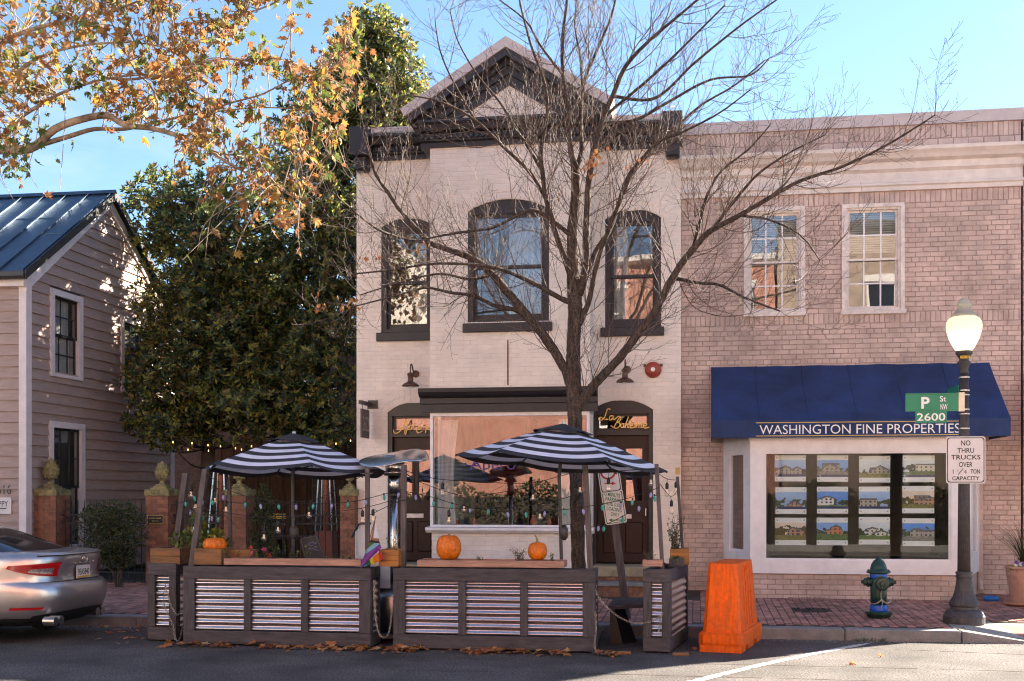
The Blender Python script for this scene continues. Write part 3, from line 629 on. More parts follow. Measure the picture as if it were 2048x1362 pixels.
# purple cafe name painted on the shop glass, mostly behind the parasol
text('Ap\u00e9ro', .22, (xat(985, YB), YB + .013, zat(985, 932, YB)), 'purple', sw, wid=.72, ex=.004)
b = MB(); a0 = at(928, 925, YB + .01); b.tube([at(u, v, YB + .01) for u, v in ((930, 926), (934, 931), (944, 932), (953, 926), (955, 922))], .012, 6); b.build('lettering', 'purple', sw)
# doors
def cafe_door(h, x0, x1, hinge, nm):
    y = YW + .12; f = MB(); ring(f, h[0], h[1], YW + .03, YW + .22, .62, 3.06, .07, .06, 0); f.box(h[0] + .07, h[1] - .07, YW + .04, YW + .2, 2.66, 2.74)
    p = arcpts(h[0], h[1], 3.06, h[3]); f.prism([(a, YW + .03, b_) for a, b_ in p], (0, .1, 0))
    d = f.build('door', 'black_paint', main)
    pane(d, h[0] + .1, h[1] - .1, YW + .14, 2.75, 2.99)
    s = MB(); ring(s, h[0] + .07, h[1] - .07, YW + .10, YW + .15, 2.74, 3.0, .035); s.build('transom_frame', 'black_paint', d)
    xa, xb, za, zb = h[0] + .075, h[1] - .075, .635, 2.655; xm_ = (xa + xb) / 2
    holes = [(xa + .10, xm_ - .05, 1.62, 2.45), (xm_ + .05, xb - .10, 1.62, 2.45)]
    lf = MB()
    for (q, w_, e_, t_) in rects(xa, xb, za, zb, holes): lf.box(q, w_, y, y + .045, e_, t_)
    leaf = lf.build('door_leaf', 'dark_door', d)
    for hh in holes:
        pane(d, hh[0], hh[1], y + .02, hh[2], hh[3])
        m = MB(); ring(m, hh[0] - .03, hh[1] + .03, y - .018, y - .001, hh[2] - .03, hh[3] + .03, .03); m.build('glazing_bead', 'dark_door', d)
        m = MB(); m.bbox(hh[0] - .01, hh[1] + .01, y - .022, y - .001, .78, 1.28, .015); m.build('door_panel', 'dark_door', d)
    m = MB()
    for k in range(3): m.box(xa + .05, xb - .05, y - .012 - .006 * (k % 2), y - .001, 1.46 - k * .035, 1.485 - k * .035)
    m.build('moulding', 'dark_door', d)
    m = MB(); ring(m, xm_ - .14, xm_ + .14, y - .02, y - .001, 1.335, 1.405, .018); m.box(xm_ - .122, xm_ + .122, y - .014, y - .001, 1.353, 1.387); m.build('letter_plate', 'old_white', d)
    m = MB(); m.tube([(xb - .04 if hinge else xa + .04, y, 1.5), (xb - .04 if hinge else xa + .04, y - .05, 1.5), (xb - .04 if hinge else xa + .04, y - .05, 1.38), (xb - .04 if hinge else xa + .04, y, 1.38)], .008, 6); m.build('handle', 'chrome', d)
    room(d, h[0], h[1], YW + .26, YW + 2.5, .2, 3.1, 'room', 'room_red')
    return d
cafe_door(dl, 0, 0, False, 'l'); cafe_door(dr, 0, 0, True, 'r')
# stoops: stone slab on brick risers
for (x0, x1, nm) in ((XL + .3, XA - .02, 'l'), (XC + .02, XR_ - .05, 'r')):
    stp = thing('stoop', 'stone and brick door steps under the ' + ('left door behind the gas heater' if nm == 'l' else 'right door with the longer neon name'), 'steps', ((x0 + x1) / 2, 18.1, .2), 'door stoops')
    MB().bbox(x0, x1, 17.9, YW + .05, .46, .62, .012).build('top_slab', 'stone', stp)
    MB().box(x0 + .02, x1 - .02, 17.95, YW + .04, .19, .459).build('riser', 'mortar', stp)
    MB().bbox(x0 - .02, x1 + .02, 17.50, 17.94, .345, .40, .008).build('tread', 'granite', stp)
    MB().box(x0, x1, 17.54, 17.94, .18, .344).build('riser', 'mortar', stp)
    for k in range(int((x1 - x0) / .075)):
        xx = x0 + .005 + k * .075; MB().box(xx, xx + .066, 17.925, 17.949, .405, .455).build('brick', 'brick_red', stp)
        MB().box(xx, xx + .066, 17.528, 17.539, .27, .340).build('brick', 'brick_red', stp); MB().box(xx + (.03 if k % 2 else 0), xx + .066, 17.528, 17.539, .195, .262).build('brick', 'brick_red', stp)
# railing on the left stoop
rl = thing('stoop_railing', 'small iron railing with pale balusters beside the left door steps', 'railing', (-5.35, 17.7, .2))
for k in range(7):
    p = at(712 + k * 4.0, 1060 - k * 1.5, 17.4); MB().tube([(p.x, 17.4, .2), (p.x, 17.4, p.z)], .009, 6).build('baluster', 'offwhite', rl)
pts = [at(703, 1075, 17.4), at(716, 1050, 17.4), at(722, 1047, 17.4), at(742, 1047, 17.4)]; MB().tube(pts, .018, 8).build('handrail', 'black_paint', rl)
# barn lamps over the doors
def barn_lamp(u, v, lab):
    p = at(u, v, YW - .28); t = thing('wall_lamp', lab, 'wall lamp', (p.x, YW, p.z), 'wall lamps over the cafe doors')
    MB().lathe((p.x, p.y, p.z), [(.135, -.005), (.142, .0), (.13, .02), (.10, .045), (.055, .065), (.045, .08), (.042, .16), (.055, .175), (.055, .19), (.03, .215)], 22).build('shade', 'copper_old', t, smooth=True)
    MB().tube([(p.x, p.y, p.z + .21), (p.x, p.y, p.z + .30), (p.x, p.y + .02, p.z + .345), (p.x, p.y + .06, p.z + .36), (p.x, p.y + .12, p.z + .33), (p.x, p.y + .18, p.z + .25), (p.x, YW - .02, p.z + .22)], .011, 8).build('gooseneck', 'copper_old', t, smooth=True)
    MB().lathe((p.x + .02, YW - .005, p.z + .22), [(.06, 0), (.06, .02), (.03, .03)], 16, mat=Matrix.Rotation(rad(90), 3, 'X')).build('wall_plate', 'copper_old', t)
    MB().lathe((p.x, p.y, p.z - .03), [(.005, 0), (.03, .01), (.035, .035), (.02, .06)], 10).build('bulb', 'offwhite', t, smooth=True)
barn_lamp(821, 772, 'copper gooseneck lamp on the wall over the left cafe door'); barn_lamp(1250, 764, 'copper gooseneck lamp on the wall beside the red alarm bell')
p = at(1306, 739, YW - .06); t = thing('alarm_bell', 'round red alarm bell with white centre high on the cream wall', 'bell', (p.x, YW, p.z))
rx = Matrix.Rotation(rad(90), 3, 'X')
MB().lathe((p.x, YW - .01, p.z), [(.125, 0), (.13, .01), (.128, .03), (.11, .055), (.06, .075), (.045, .078)], 28, mat=rx).build('gong', 'bell_red', t, smooth=True)
MB().lathe((p.x, YW - .0885, p.z), [(.034, 0), (.034, .006), (.016, .008), (.016, .004), (.006, .004)], 18, mat=rx).build('boss', 'offwhite', t)
for s in (-1, 1): MB().box(p.x + s * .13 - .02, p.x + s * .13 + .02, YW - .03, YW - .005, p.z + .05, p.z + .09).build('lug', 'copper_old', t)
# hanging blade sign with the house number
t = thing('hanging_sign', 'dark blade sign reading 2622 hanging from a bracket on the cream wall', 'sign', (-5.3, 18.4, 2.7))
xs = -5.30; z1 = zat(734, 819, 18.3); z2 = zat(734, 876, 18.3)
MB().box(xs - .012, xs + .012, 18.08, 18.52, z2, z1).build('board', 'bronze', t)
b = MB(); b.box(xs - .025, xs + .025, 18.02, YW - .02, z1 + .07, z1 + .13); b.build('arm', 'bronze', t)
b = MB(); b.box(xs - .03, xs + .13, YW - .03, YW - .004, z1 + .03, z1 + .17); b.build('wall_plate', 'bronze', t)
for yy in (18.14, 18.46): MB().tube([(xs, yy, z1), (xs, yy, z1 + .07)], .006, 6).build('hanger', 'bronze', t)
o = text('2622', .24, (xs + .014, 18.3, (z1 + z2) / 2), 'steel', t, wid=.34, yaw=rad(90), ex=0.0)
# neon names in the fanlights
def strokes(name, lab, ss, sx, sy, ox, oy, Y):
    pts0 = at(ox, oy, Y); t = thing('neon_sign', lab, 'sign', tuple(at(ox, oy, Y)))
    for s in ss:
        p = [at(ox + a / sx, oy + b / sy, Y) for a, b in s]; q = []
        for i in range(len(p) - 1):
            p0, p1, p2, p3 = p[max(i - 1, 0)], p[i], p[i + 1], p[min(i + 2, len(p) - 1)]
            for k in range(4):
                f = k / 4; q.append(0.5 * ((2 * p1) + (p2 - p0) * f + (2 * p0 - 5 * p1 + 4 * p2 - p3) * f * f + (3 * p1 - p0 - 3 * p2 + p3) * f ** 3))
        q.append(p[-1]); MB().tube(q, .0085, 6).build('tube', 'neon', t, smooth=True)
    return t
Z1 = [[(395, 905), (405, 935), (440, 930), (478, 885), (500, 830), (515, 808), (512, 850), (500, 905), (498, 945)], [(440, 893), (470, 888), (505, 890)], [(528, 868), (515, 915), (503, 952)], [(522, 895), (545, 868), (572, 868), (572, 890), (545, 905), (525, 900)],
      [(600, 905), (635, 895), (640, 880), (615, 885), (605, 915), (622, 935), (658, 915)], [(625, 862), (650, 845)], [(668, 885), (685, 880), (690, 900), (684, 935)], [(690, 905), (705, 885), (722, 885)], [(750, 885), (732, 895), (732, 925), (752, 935), (768, 915), (765, 890), (750, 885), (785, 890)]]
strokes('a', 'warm neon script reading Apero in the left fanlight, half behind the bay', Z1, 4.539, 4.539, 700, 660, YW - .02)
Z2 = [[(822, 722), (800, 715), (785, 740), (768, 790), (738, 818), (712, 808), (735, 792), (765, 808), (800, 812)], [(848, 782), (822, 780), (810, 805), (822, 818), (845, 795), (848, 785), (845, 812), (862, 808)], [(905, 790), (875, 840), (852, 885)], [(858, 815), (890, 785), (915, 795), (905, 825), (875, 838)], [(875, 838), (905, 845), (905, 872), (870, 892), (822, 868)],
      [(930, 848), (915, 860), (918, 882), (935, 882), (942, 862), (930, 848), (950, 855)], [(985, 785), (965, 840), (950, 888), (965, 860), (980, 855), (978, 885), (992, 882)], [(1000, 872), (1024, 862), (1018, 845), (1000, 858), (1000, 880), (1015, 890), (1040, 878)], [(1005, 822), (1022, 836)], [(1045, 888), (1055, 855), (1062, 852), (1058, 885)], [(1060, 870), (1078, 850), (1082, 860), (1078, 886)], [(1080, 870), (1098, 850), (1104, 860), (1100, 884), (1115, 882)], [(1122, 872), (1150, 862), (1142, 845), (1122, 858), (1122, 880), (1140, 892), (1175, 880)]]
strokes('b', 'warm neon script reading La Boheme in the right fanlight over the dark door', Z2, 4.539, 4.539, 1040, 660, YW - .02)
# brass plate on the right corner
p = at(1356, 942, YW - .01); b = MB().box(p.x - .04, p.x + .03, YW - .016, YW - .006, p.z - .055, p.z + .055).build('wall_plate', 'gold', main)
from mathutils import noise as mno
# ================================================================== TAUPE BRICK BUILDING
YR = 18.7; X0, X1 = -0.256, 4.83
tb = thing('office_building', 'taupe painted brick building with white cornice and sash windows', 'building', ((X0 + X1) / 2, YR, .2))
wa = (0.735, 1.63, 4.53, 6.18); wb_ = (2.222, 3.116, 4.53, 6.18)
BX0, BX1, FX0, FX1, YF = 0.40, 4.24, 0.77, 3.87, 17.62
brickwall(tb, X0, X1, .2, 6.38, YR, [wa, wb_, (BX0 + .05, BX1 - .05, .5, 2.62)], bl=.222, bh=.0755, single=300, j=.0078, soldiers=((4.36, 4.525), (6.19, 6.38)), cz=3.6, seed=8)
brickwall(tb, X0, X1, 6.98, 7.38, YR, [], bl=.222, bh=.0755, single=0, soldiers=((7.16, 7.38),), seed=9, wall_name='parapet')
MB().sweep([(YR + .3, 7.38), (YR - .045, 7.38), (YR - .045, 7.56), (YR + .3, 7.57)], X0, X1 + .03).build('coping', 'coping', tb)
y = YR
MB().sweep([(y + .1, 6.38), (y - .05, 6.38), (y - .06, 6.44), (y - .09, 6.46), (y - .09, 6.49), (y - .04, 6.51), (y - .04, 6.66), (y - .10, 6.70), (y - .10, 6.80), (y - .20, 6.83), (y - .24, 6.88), (y - .30, 6.93), (y - .31, 6.98), (y + .1, 7.0)], X0, X1 + .02).build('cornice', 'cornice_paint', tb)
MB().sweep([(y + .06, 6.37), (y + .24, 6.37), (y + .24, 7.0), (y + .06, 7.0)], X0, X1).build('cornice_backing', 'cornice_paint', tb)
b = MB(); b.box(X1 - .25, X1, YR + .251, 33, .2, 7.4); b.box(X0 + .01, X0 + .2, YR + .251, 33, .2, 7.4); b.box(X0, X1, 32.8, 33, .2, 7.4); b.build('side_wall', 'taupe', tb)
MB().box(X0, X1, YR + .3, 33, 7.3, 7.38).build('flat_roof', 'far_slate', tb)
def sash_window(h, cur):
    x0, x1, z0, z1 = h; f = MB(); ring(f, x0 - .02, x1 + .02, YR - .03, YR + .0, z0 - .02, z1 + .02, .06); ring(f, x0 + .035, x1 - .035, YR + .001, YR + .16, z0 + .035, z1 - .035, .035)
    w_ = f.build('window', 'old_white', tb); MB().bbox(x0 - .04, x1 + .04, YR - .055, YR - .031, z0 - .035, z0 + .03, .006).build('sill', 'old_white', w_)
    a, b, c, d = x0 + .07, x1 - .07, z0 + .07, z1 - .07; m = (c + d) / 2
    for (p, q, yy) in ((m - .02, d, YR + .05), (c, m + .02, YR + .09)):
        s = MB(); ring(s, a, b, yy, yy + .035, p, q, .035); s.build('sash', 'old_white', w_); g = pane(w_, a + .035, b - .035, yy + .012, p + .035, q - .035)
        for k in (1, 2): xx = a + (b - a) * k / 3; MB().box(xx - .012, xx + .012, yy + .001, yy + .011, p + .035, q - .035).build('muntin', 'white_trim', w_)
        zz = (p + q) / 2
        for k in range(3):
            xa, xb = a + (b - a) * k / 3 + (.035 if k == 0 else .0125), a + (b - a) * (k + 1) / 3 - (.035 if k == 2 else .0125); MB().box(xa, xb, yy + .001, yy + .011, zz - .012, zz + .012).build('muntin', 'white_trim', w_)
    room(w_, x0, x1, YR + .26, YR + 2.2, z0, z1 + .1, 'room_grey')
    for k in range(22 if cur else 18):
        zz = d - .02 - k * .035; MB().hexa([(a, YR + .17, zz), (b, YR + .17, zz), (b, YR + .20, zz - .018), (a, YR + .20, zz - .018), (a, YR + .17, zz + .003), (b, YR + .17, zz + .003), (b, YR + .20, zz - .015), (a, YR + .20, zz - .015)]).build('blind_slat', 'offwhite', w_)
    return w_
sash_window(wa, True); sash_window(wb_, False)
# canted shop bay
bz0, bz1 = .56, 2.62
bay = MB(); bay.prism([(BX0, YR + .02, bz1), (FX0, YF, bz1), (FX1, YF, bz1), (BX1, YR + .02, bz1)], (0, 0, .12)); bay.prism([(BX0, YR + .02, bz0), (FX0, YF, bz0), (FX1, YF, bz0), (BX1, YR + .02, bz0)], (0, 0, .04))
bayo = bay.build('shop_bay', 'white_trim', tb)
def panel(p0, p1, z0, z1, fl, fr, fb, ft, th=.06, glass_='bay_glass', nm='bay_frame'):
    p0, p1 = V(p0), V(p1); d = (p1 - p0); Ln = d.length; d.normalize(); n = V((d.y, -d.x)); holes = [(fl, Ln - fr, z0 + fb, z1 - ft)]
    mb = MB(); mp_ = lambda s, q, z: (p0.x + d.x * s - n.x * q, p0.y + d.y * s - n.y * q, z)
    for (a, b, c, e_) in rects(0, Ln, z0, z1, holes): mb.hexa([mp_(a, 0, c), mp_(b, 0, c), mp_(b, th, c), mp_(a, th, c), mp_(a, 0, e_), mp_(b, 0, e_), mp_(b, th, e_), mp_(a, th, e_)])
    a, b, c, e_ = holes[0]
    for (p, q, r_, s_) in ((a, b, c, c + .03), (a, b, e_ - .03, e_), (a, a + .03, c + .03, e_ - .03), (b - .03, b, c + .03, e_ - .03)):
        mb.hexa([mp_(p, .02, r_), mp_(q, .02, r_), mp_(q, .05, r_), mp_(p, .05, r_), mp_(p, .02, s_), mp_(q, .02, s_), mp_(q, .05, s_), mp_(p, .05, s_)])
    fo = mb.build(nm, 'white_trim', bayo)
    g = MB(); g.hexa([mp_(a, .033, c), mp_(b, .033, c), mp_(b, .039, c), mp_(a, .039, c), mp_(a, .033, e_), mp_(b, .033, e_), mp_(b, .039, e_), mp_(a, .039, e_)]); g.build('pane', glass_, bayo)
panel((FX0, YF), (FX1, YF), .601, bz1 - .001, .20, .27, .155, .27)
panel((BX0, YR), (FX0 - .002, YF), .601, bz1 - .001, .26, .28, .26, .27, glass_='glass'); panel((FX1 + .002, YF), (BX1, YR), .601, bz1 - .001, .28, .26, .26, .27, glass_='glass')
mo = MB(); mo.prism([(FX0 - .02, YF - .03, bz1 - .10), (FX1 + .02, YF - .03, bz1 - .10), (FX1 + .02, YF - .001, bz1 - .10), (FX0 - .02, YF - .001, bz1 - .10)], (0, 0, .10)); mo.build('head_moulding', 'white_trim', bayo)
# brick base below the bay
bb = brickwall(tb, FX0 + .03, FX1 - .03, .17, .555, YF + .05, [], bl=.222, bh=.0755, single=50, seed=12, cz=.3, wall_name='bay_base', thick=.2)
for (p0, p1) in (((BX0 + .04, YR), (FX0 + .03, YF + .05)), ((FX1 - .03, YF + .05), (BX1 - .04, YR))):
    b = MB(); b.prism([(*p0, .17), (*p1, .17), (p1[0], YR, .17) if p0[0] < 2 else (p0[0], YR, .17)], (0, 0, .385)); b.build('bay_base_side', 'taupe', tb)
room(bayo, BX0 + .1, BX1 - .1, YR + .02, 22, .6, 2.62, 'room', 'room_grey')
b = MB(); b.prism([(BX0 + .08, YR, .601), (FX0 + .06, YF + .08, .601), (FX1 - .06, YF + .08, .601), (BX1 - .08, YR, .601)], (0, 0, .06)); b.build('display_shelf', 'offwhite', bayo)
curtain(bayo, .95, 1.12, .7, 2.5, 18.3, 'room', nm='drape')
# listing cards hung in the window
def listing(i, k, x0, x1, z0, z1, seed):
    rr = random.Random(seed); y = YF + .16; rows = ('top', 'middle', 'bottom'); cols = ('leftmost', 'second', 'third', 'rightmost')
    t = thing('listing_card', 'property listing in a clear holder, %s row, %s column of the shop window' % (rows[k], cols[i]), 'listing card', ((x0 + x1) / 2, y, z0), 'property listings in the shop window')
    hgt = z1 - z0; st_ = hgt * .18
    for (a, b) in ((z1 - st_, z1), (z0, z0 + st_)): MB().box(x0, x1, y - .004, y + .004, a, b).build('strip', 'offwhite', t)
    for xx in (x0 + .03, x1 - .03):
        for zz in (z1 - st_ / 2, z0 + st_ / 2): MB().lathe((xx, y - .004, zz), [(.011, 0), (.011, .006), (.005, .008)], 8, mat=rx).build('screw', 'steel', t)
    nx_, nz_ = 44, 28; mb = MB(); cols_ = []
    za, zb = z0 + st_, z1 - st_; kind_ = (i * 5 + k * 3) % 4; sk = rr.choice([(.35, .5, .75), (.10, .28, .72), (.66, .68, .72), (.22, .4, .75), (.75, .6, .5)]); wall_ = rr.choice([(.66, .6, .5), (.5, .26, .16), (.75, .73, .7), (.42, .36, .3), (.6, .22, .1), (.5, .5, .55)])
    hz = rr.uniform(.16, .42); parts_ = []; tree_ = rr.uniform(.12, .45)
    for q in range(rr.randint(1, 3)):
        w_ = rr.uniform(.28, .7); c_ = rr.uniform(.25, .75); parts_.append((c_ - w_ / 2, c_ + w_ / 2, hz + rr.uniform(.28, .56), rr.choice([.0, .5, .9])))
    n1, n2, n3 = [rr.uniform(0, 50) for _ in range(3)]; dkr = rr.uniform(.5, 1.2)
    for c in range(nz_ + 1):
        for a in range(nx_ + 1): mb.v.append((x0 + (x1 - x0) * a / nx_, y, za + (zb - za) * c / nz_))
    for c in range(nz_):
        for a in range(nx_):
            mb.f.append((c * (nx_ + 1) + a, c * (nx_ + 1) + a + 1, (c + 1) * (nx_ + 1) + a + 1, (c + 1) * (nx_ + 1) + a)); mb.m.append(0)
            u, v = (a + .5) / nx_, (c + .5) / nz_; no_ = mno.noise(V((u * 7 + n1, v * 5 + n2, n3))); no2 = mno.noise(V((u * 22 + n2, v * 16, n1)))
            q = tuple(x * (.85 + .3 * v + .12 * no_) for x in sk)
            if v < hz + tree_ + .3 * no_ and no_ > -.3: q = tuple(x * (1 + .9 * no2) * dkr for x in ((.05, .08, .03), (.09, .10, .03), (.14, .10, .03), (.04, .06, .03))[kind_])
            for (pa, pb, pt_, sl_) in parts_:
                top = pt_ - abs(u - (pa + pb) / 2) * sl_
                if pa < u < pb and v < top:
                    q = tuple(x * (1 + .12 * no2) for x in wall_)
                    if v > top - .09: q = (.13, .12, .13)
                    elif math.sin((u - pa) * 44) > .35 and math.sin(v * 32 + n1) > -.1: q = (.06, .07, .09)
            if v < hz - .04 + .05 * no_: q = tuple(x * (1 + .5 * no2) for x in ((.13, .2, .05), (.25, .23, .2), (.2, .18, .05), (.1, .16, .05))[kind_])
            if v < .13 and k < 2 and kind_ != 2: q = (.02, .03, .12) if u > .12 or no2 < .1 else (.5, .5, .55)
            cols_.append(q)
    me = mb.mesh('photo_sheet', 'print'); at_ = me.color_attributes.new('print', 'FLOAT_COLOR', 'CORNER'); li = 0
    for p in me.polygons:
        for l in p.loop_indices: at_.data[l].color = (*cols_[p.index], 1)
    put('photo_sheet', me, t)
lx = [(1550, 1612), (1635, 1697), (1719, 1781), (1806, 1870)]; lz = [(911, 964), (973, 1027), (1035, 1090)]
for i, (ua, ub) in enumerate(lx):
    for k, (va, vb) in enumerate(lz):
        jx, jz = R.uniform(-.012, .012), R.uniform(-.010, .010); listing(i, k, xat(ua, YF + .16) + jx, xat(ub, YF + .16) + jx, zat(1700, vb, YF + .16) + jz, zat(1700, va, YF + .16) + jz, 31 + i * 7 + k)
# downspout
p0 = xat(1960, YR - .06); b = MB(); b.bbox(p0 - .04, p0 + .04, YR - .09, YR - .012, .42, 2.5, .012); b.tube([(p0, YR - .05, .44), (p0, YR - .06, .36), (p0 - .01, YR - .16, .27)], .042, 8); b.build('downspout', 'taupe', tb)
for zz in (.55, 2.2): MB().box(p0 - .048, p0 + .048, YR - .097, YR - .010, zz, zz + .03).build('pipe_bracket', 'taupe', tb)
# awning
aw = thing('shop_awning', 'long navy blue canvas awning lettered in white over the shop bay', 'awning', (2.3, YR, 3.2))
ax0, ax1, yf, za, zb, zc_ = .21, 4.37, 17.45, 3.72, 2.80, 2.55
cv = MB(); nn = 40
def awp(s, f): return (ax0 + (ax1 - ax0) * s, YR - .02 + (yf - YR + .02) * f, za + (zb - za) * f + .02 * math.sin(s * 18.85) * f * (1 - f) * 2 - .09 * f * (1 - f) * (.6 + .4 * abs(math.sin(s * 18.85))) + .012 * mno.noise(V((s * 14, f * 5, 2.2))) + .006 * mno.noise(V((s * 46, f * 9, 5.1))))
for i in range(nn):
    for k in range(6):
        q = [awp(i / nn, k / 6), awp((i + 1) / nn, k / 6), awp((i + 1) / nn, (k + 1) / 6), awp(i / nn, (k + 1) / 6)]; cv.add(q, [(0, 3, 2, 1)])
        cv.add([(a, b_, c_ - .012) for a, b_, c_ in q], [(0, 1, 2, 3)])
cv.build('canopy', 'navy', aw, smooth=True)
for q in range(1, 6):
    s_ = q / 6; sm = MB()
    for k in range(6):
        a_, b_ = V(awp(s_, k / 6)), V(awp(s_, (k + 1) / 6)); sm.hexa([a_ + V((-.014, 0, .001)), a_ + V((.014, 0, .001)), b_ + V((.014, 0, .001)), b_ + V((-.014, 0, .001)), a_ + V((-.011, -.004, .006)), a_ + V((.011, -.004, .006)), b_ + V((.011, -.004, .006)), b_ + V((-.011, -.004, .006))])
    sm.build('seam', 'navy', aw)
MB().box(ax0, ax1, yf - .007, yf - .0045, zc_ + .004, zc_ + .02).build('hem', 'navy', aw)
MB().box(ax0, ax1, yf - .004, yf + .006, zc_, zb + .004).build('valance', 'navy', aw)
for xx in (ax0 + .002, ax1 - .008): MB().prism([(xx, YR - .02, za - .012), (xx, yf + .007, zb - .012), (xx, yf + .007, zc_), (xx, YR - .02, zc_)], (.006, 0, 0)).build('side_panel', 'navy', aw)
for i in range(4): xx = ax0 + .1 + i * (ax1 - ax0 - .2) / 3; MB().tube([(xx, YR - .02, za - .05), (xx, yf + .03, zb - .04), (xx, yf + .03, zc_ + .02), (xx, YR - .02, zc_ + .05)], .012, 6).build('frame_tube', 'steel', aw)
tx0, tx1 = xat(1519, yf), xat(1920, yf); zt = (zat(1700, 858, yf)); th_ = .135
text('WASHINGTON FINE PROPERTIES', th_, ((tx0 + tx1) / 2, yf - .004, zt), 'offwhite', aw, wid=tx1 - tx0)
for dz in (.095, -.098): MB().box(tx0 - .05, tx1 + .05, yf - .0075, yf - .0045, zt + dz, zt + dz + .012).build('gold_line', 'gold', aw)
# ------------------------------------------------------------------ next building to the right, only its edge shows
XN1 = 7.7
nb = thing('corner_building', 'brick corner building at the right edge of the frame with its own navy awning', 'building', (6.1, 18.7, .2))
brickwall(nb, X1 + .035, X1 + .6, .2, 7.3, YR + .015, [], single=0, seed=21, bl=.222, bh=.0755)
b = MB(); b.box(X1 + .601, XN1, YR + .015, YR + .26, .2, 7.3); b.box(XN1 - .25, XN1, YR + .261, 33, .2, 7.3); b.box(X1 + .035, XN1 - .26, 32.7, 33, .2, 7.3); b.build('side_wall', 'taupe', nb)
MB().box(X1 + .035, XN1, YR - .03, 33, 7.3, 7.5).build('roof', 'coping', nb)
MB().box(X1 + .75, XN1 - .02, YR + .02, 32.9, 7.5, 8.3).build('added_sun_block', 'taupe', nb)  # added out of view to keep the sun off the right parasol
MB().sweep([(YR, 6.4), (YR - .05, 6.4), (YR - .3, 6.9), (YR - .3, 6.98), (YR, 7.0)], X1 + .04, XN1).build('cornice', 'white_trim', nb)
a2 = thing('corner_awning', 'second navy awning cut off by the right edge of the frame', 'awning', (6.2, YR, 3.2))
b = MB(); b.sweep([(YR, 3.72), (17.6, 2.80), (17.6, 2.55), (17.62, 2.55), (17.62, 2.79), (YR, 3.70)], X1 + .10, XN1 - .1); b.build('canopy', 'navy', a2)
# dark shopfront below it
b = MB(); b.box(X1 + .62, XN1 - .3, YR - .03, YR + .01, .3, 2.5); b.build('shopfront', 'charcoal', nb)
# ================================================================== CLAPBOARD HOUSE ON THE LEFT
XH = -11.18; YH0, YRG, YH1 = 18.2, 21.0, 23.8; ZE, ZRG = 5.45, 7.42
hs = thing('clapboard_house', 'taupe clapboard house with standing seam metal roof at the left edge', 'house', (-15, 21, .2))
b = MB(); b.prism([(XH - .2, YH0 + .03, .1), (XH - .2, YH1 - .03, .1), (XH - .2, YH1 - .03, ZE), (XH - .2, YRG, ZRG), (XH - .2, YH0 + .03, ZE)], (-7.8, 0, 0)); b.build('sheathing', 'siding', hs)
# gable windows: (y0, y1, z0, z1)
def gy(u): # y on the gable plane for a pixel column
    a = (u - 1024) / FPX; return XH * (CT + a * ST) / (-ST + a * CT)
def gz(u, v): y = gy(u); return zat(u, v, y)
gw = [(gy(99), gy(161), gz(130, 757), gz(130, 585)), (gy(97), gy(165), .75, gz(130, 845)), (gy(240), gy(300), gz(270, 790), gz(270, 640))]
def zroof(y): return ZE + (ZRG - ZE) * (1 - abs(y - YRG) / (YRG - YH0))
def gboard(z0, z1):
    # y-limits of this course under the rakes
    def lim(z):
        if z <= ZE: return YH0, YH1
        f = (z - ZE) / (ZRG - ZE); return YH0 + (YRG - YH0) * f, YH1 - (YH1 - YRG) * f
    if z1 > ZRG: return
    a0, b0 = lim(z0); a1, b1 = lim(z1); segs = [(a0, b0, a1, b1)]
    for (y0, y1, h0, h1) in gw:
        if h0 < (z0 + z1) / 2 < h1:
            ns = []
            for (p, q, p1, q1) in segs:
                if p < y0 < q: ns.append((p, y0, p1, y0))
                if p < y1 < q: ns.append((y1, q, y1, q1))
                if q <= y0 or p >= y1: ns.append((p, q, p1, q1))
            segs = ns
    for (p, q, p1, q1) in segs:
        if q - p < .03: continue
        MB().hexa([(XH + .034, p, z0), (XH + .034, q, z0), (XH - .03, q, z0), (XH - .03, p, z0), (XH + .004, p1, z1 + .012), (XH + .004, q1, z1 + .012), (XH - .03, q1, z1 + .012), (XH - .03, p1, z1 + .012)]).build('clapboard', 'siding', hs)
z = .3; ex = .188
while z < ZRG - .05: gboard(z, min(z + ex, ZRG - .001)); z += ex
z = .3
while z < ZE - .05:
    zt = min(z + ex, ZE); MB().hexa([(XH - 8, YH0 - .034, z), (XH, YH0 - .034, z), (XH, YH0 + .03, z), (XH - 8, YH0 + .03, z), (XH - 8, YH0 - .004, zt + .012), (XH, YH0 - .004, zt + .012), (XH, YH0 + .03, zt + .012), (XH - 8, YH0 + .03, zt + .012)]).build('clapboard', 'siding', hs); z += ex
MB().box(XH - .09, XH + .045, YH0 - .045, YH0 + .12, .2, ZE - .02).build('corner_board', 'house_trim', hs)
MB().box(XH - .01, XH + .04, YH1 - .14, YH1 + .02, .2, ZE - .02).build('corner_board', 'house_trim', hs)
for s, ya in ((-1, YH0), (1, YH1)):
    o = .12 * s; q = [(XH + .005, ya + o, ZE - .13), (XH + .005, YRG, ZRG - .02), (XH + .005, YRG, ZRG - .21), (XH + .005, ya + o * .2, ZE - .31)]
    MB().prism(q, (.05, 0, 0)).build('rake_board', 'house_trim', hs)
b = MB(); b.box(XH - 8, XH + .05, YH0 - .13, YH0 - .03, ZE - .24, ZE - .10); b.build('frieze_board', 'house_trim', hs)
b = MB(); b.sweep([(YH0 - .17, ZE - .02), (YH0 - .29, ZE - .02), (YH0 - .29, ZE - .10), (YH0 - .25, ZE - .14), (YH0 - .17, ZE - .14)], XH - 8, XH + .14); b.build('gutter', 'bronze', hs)
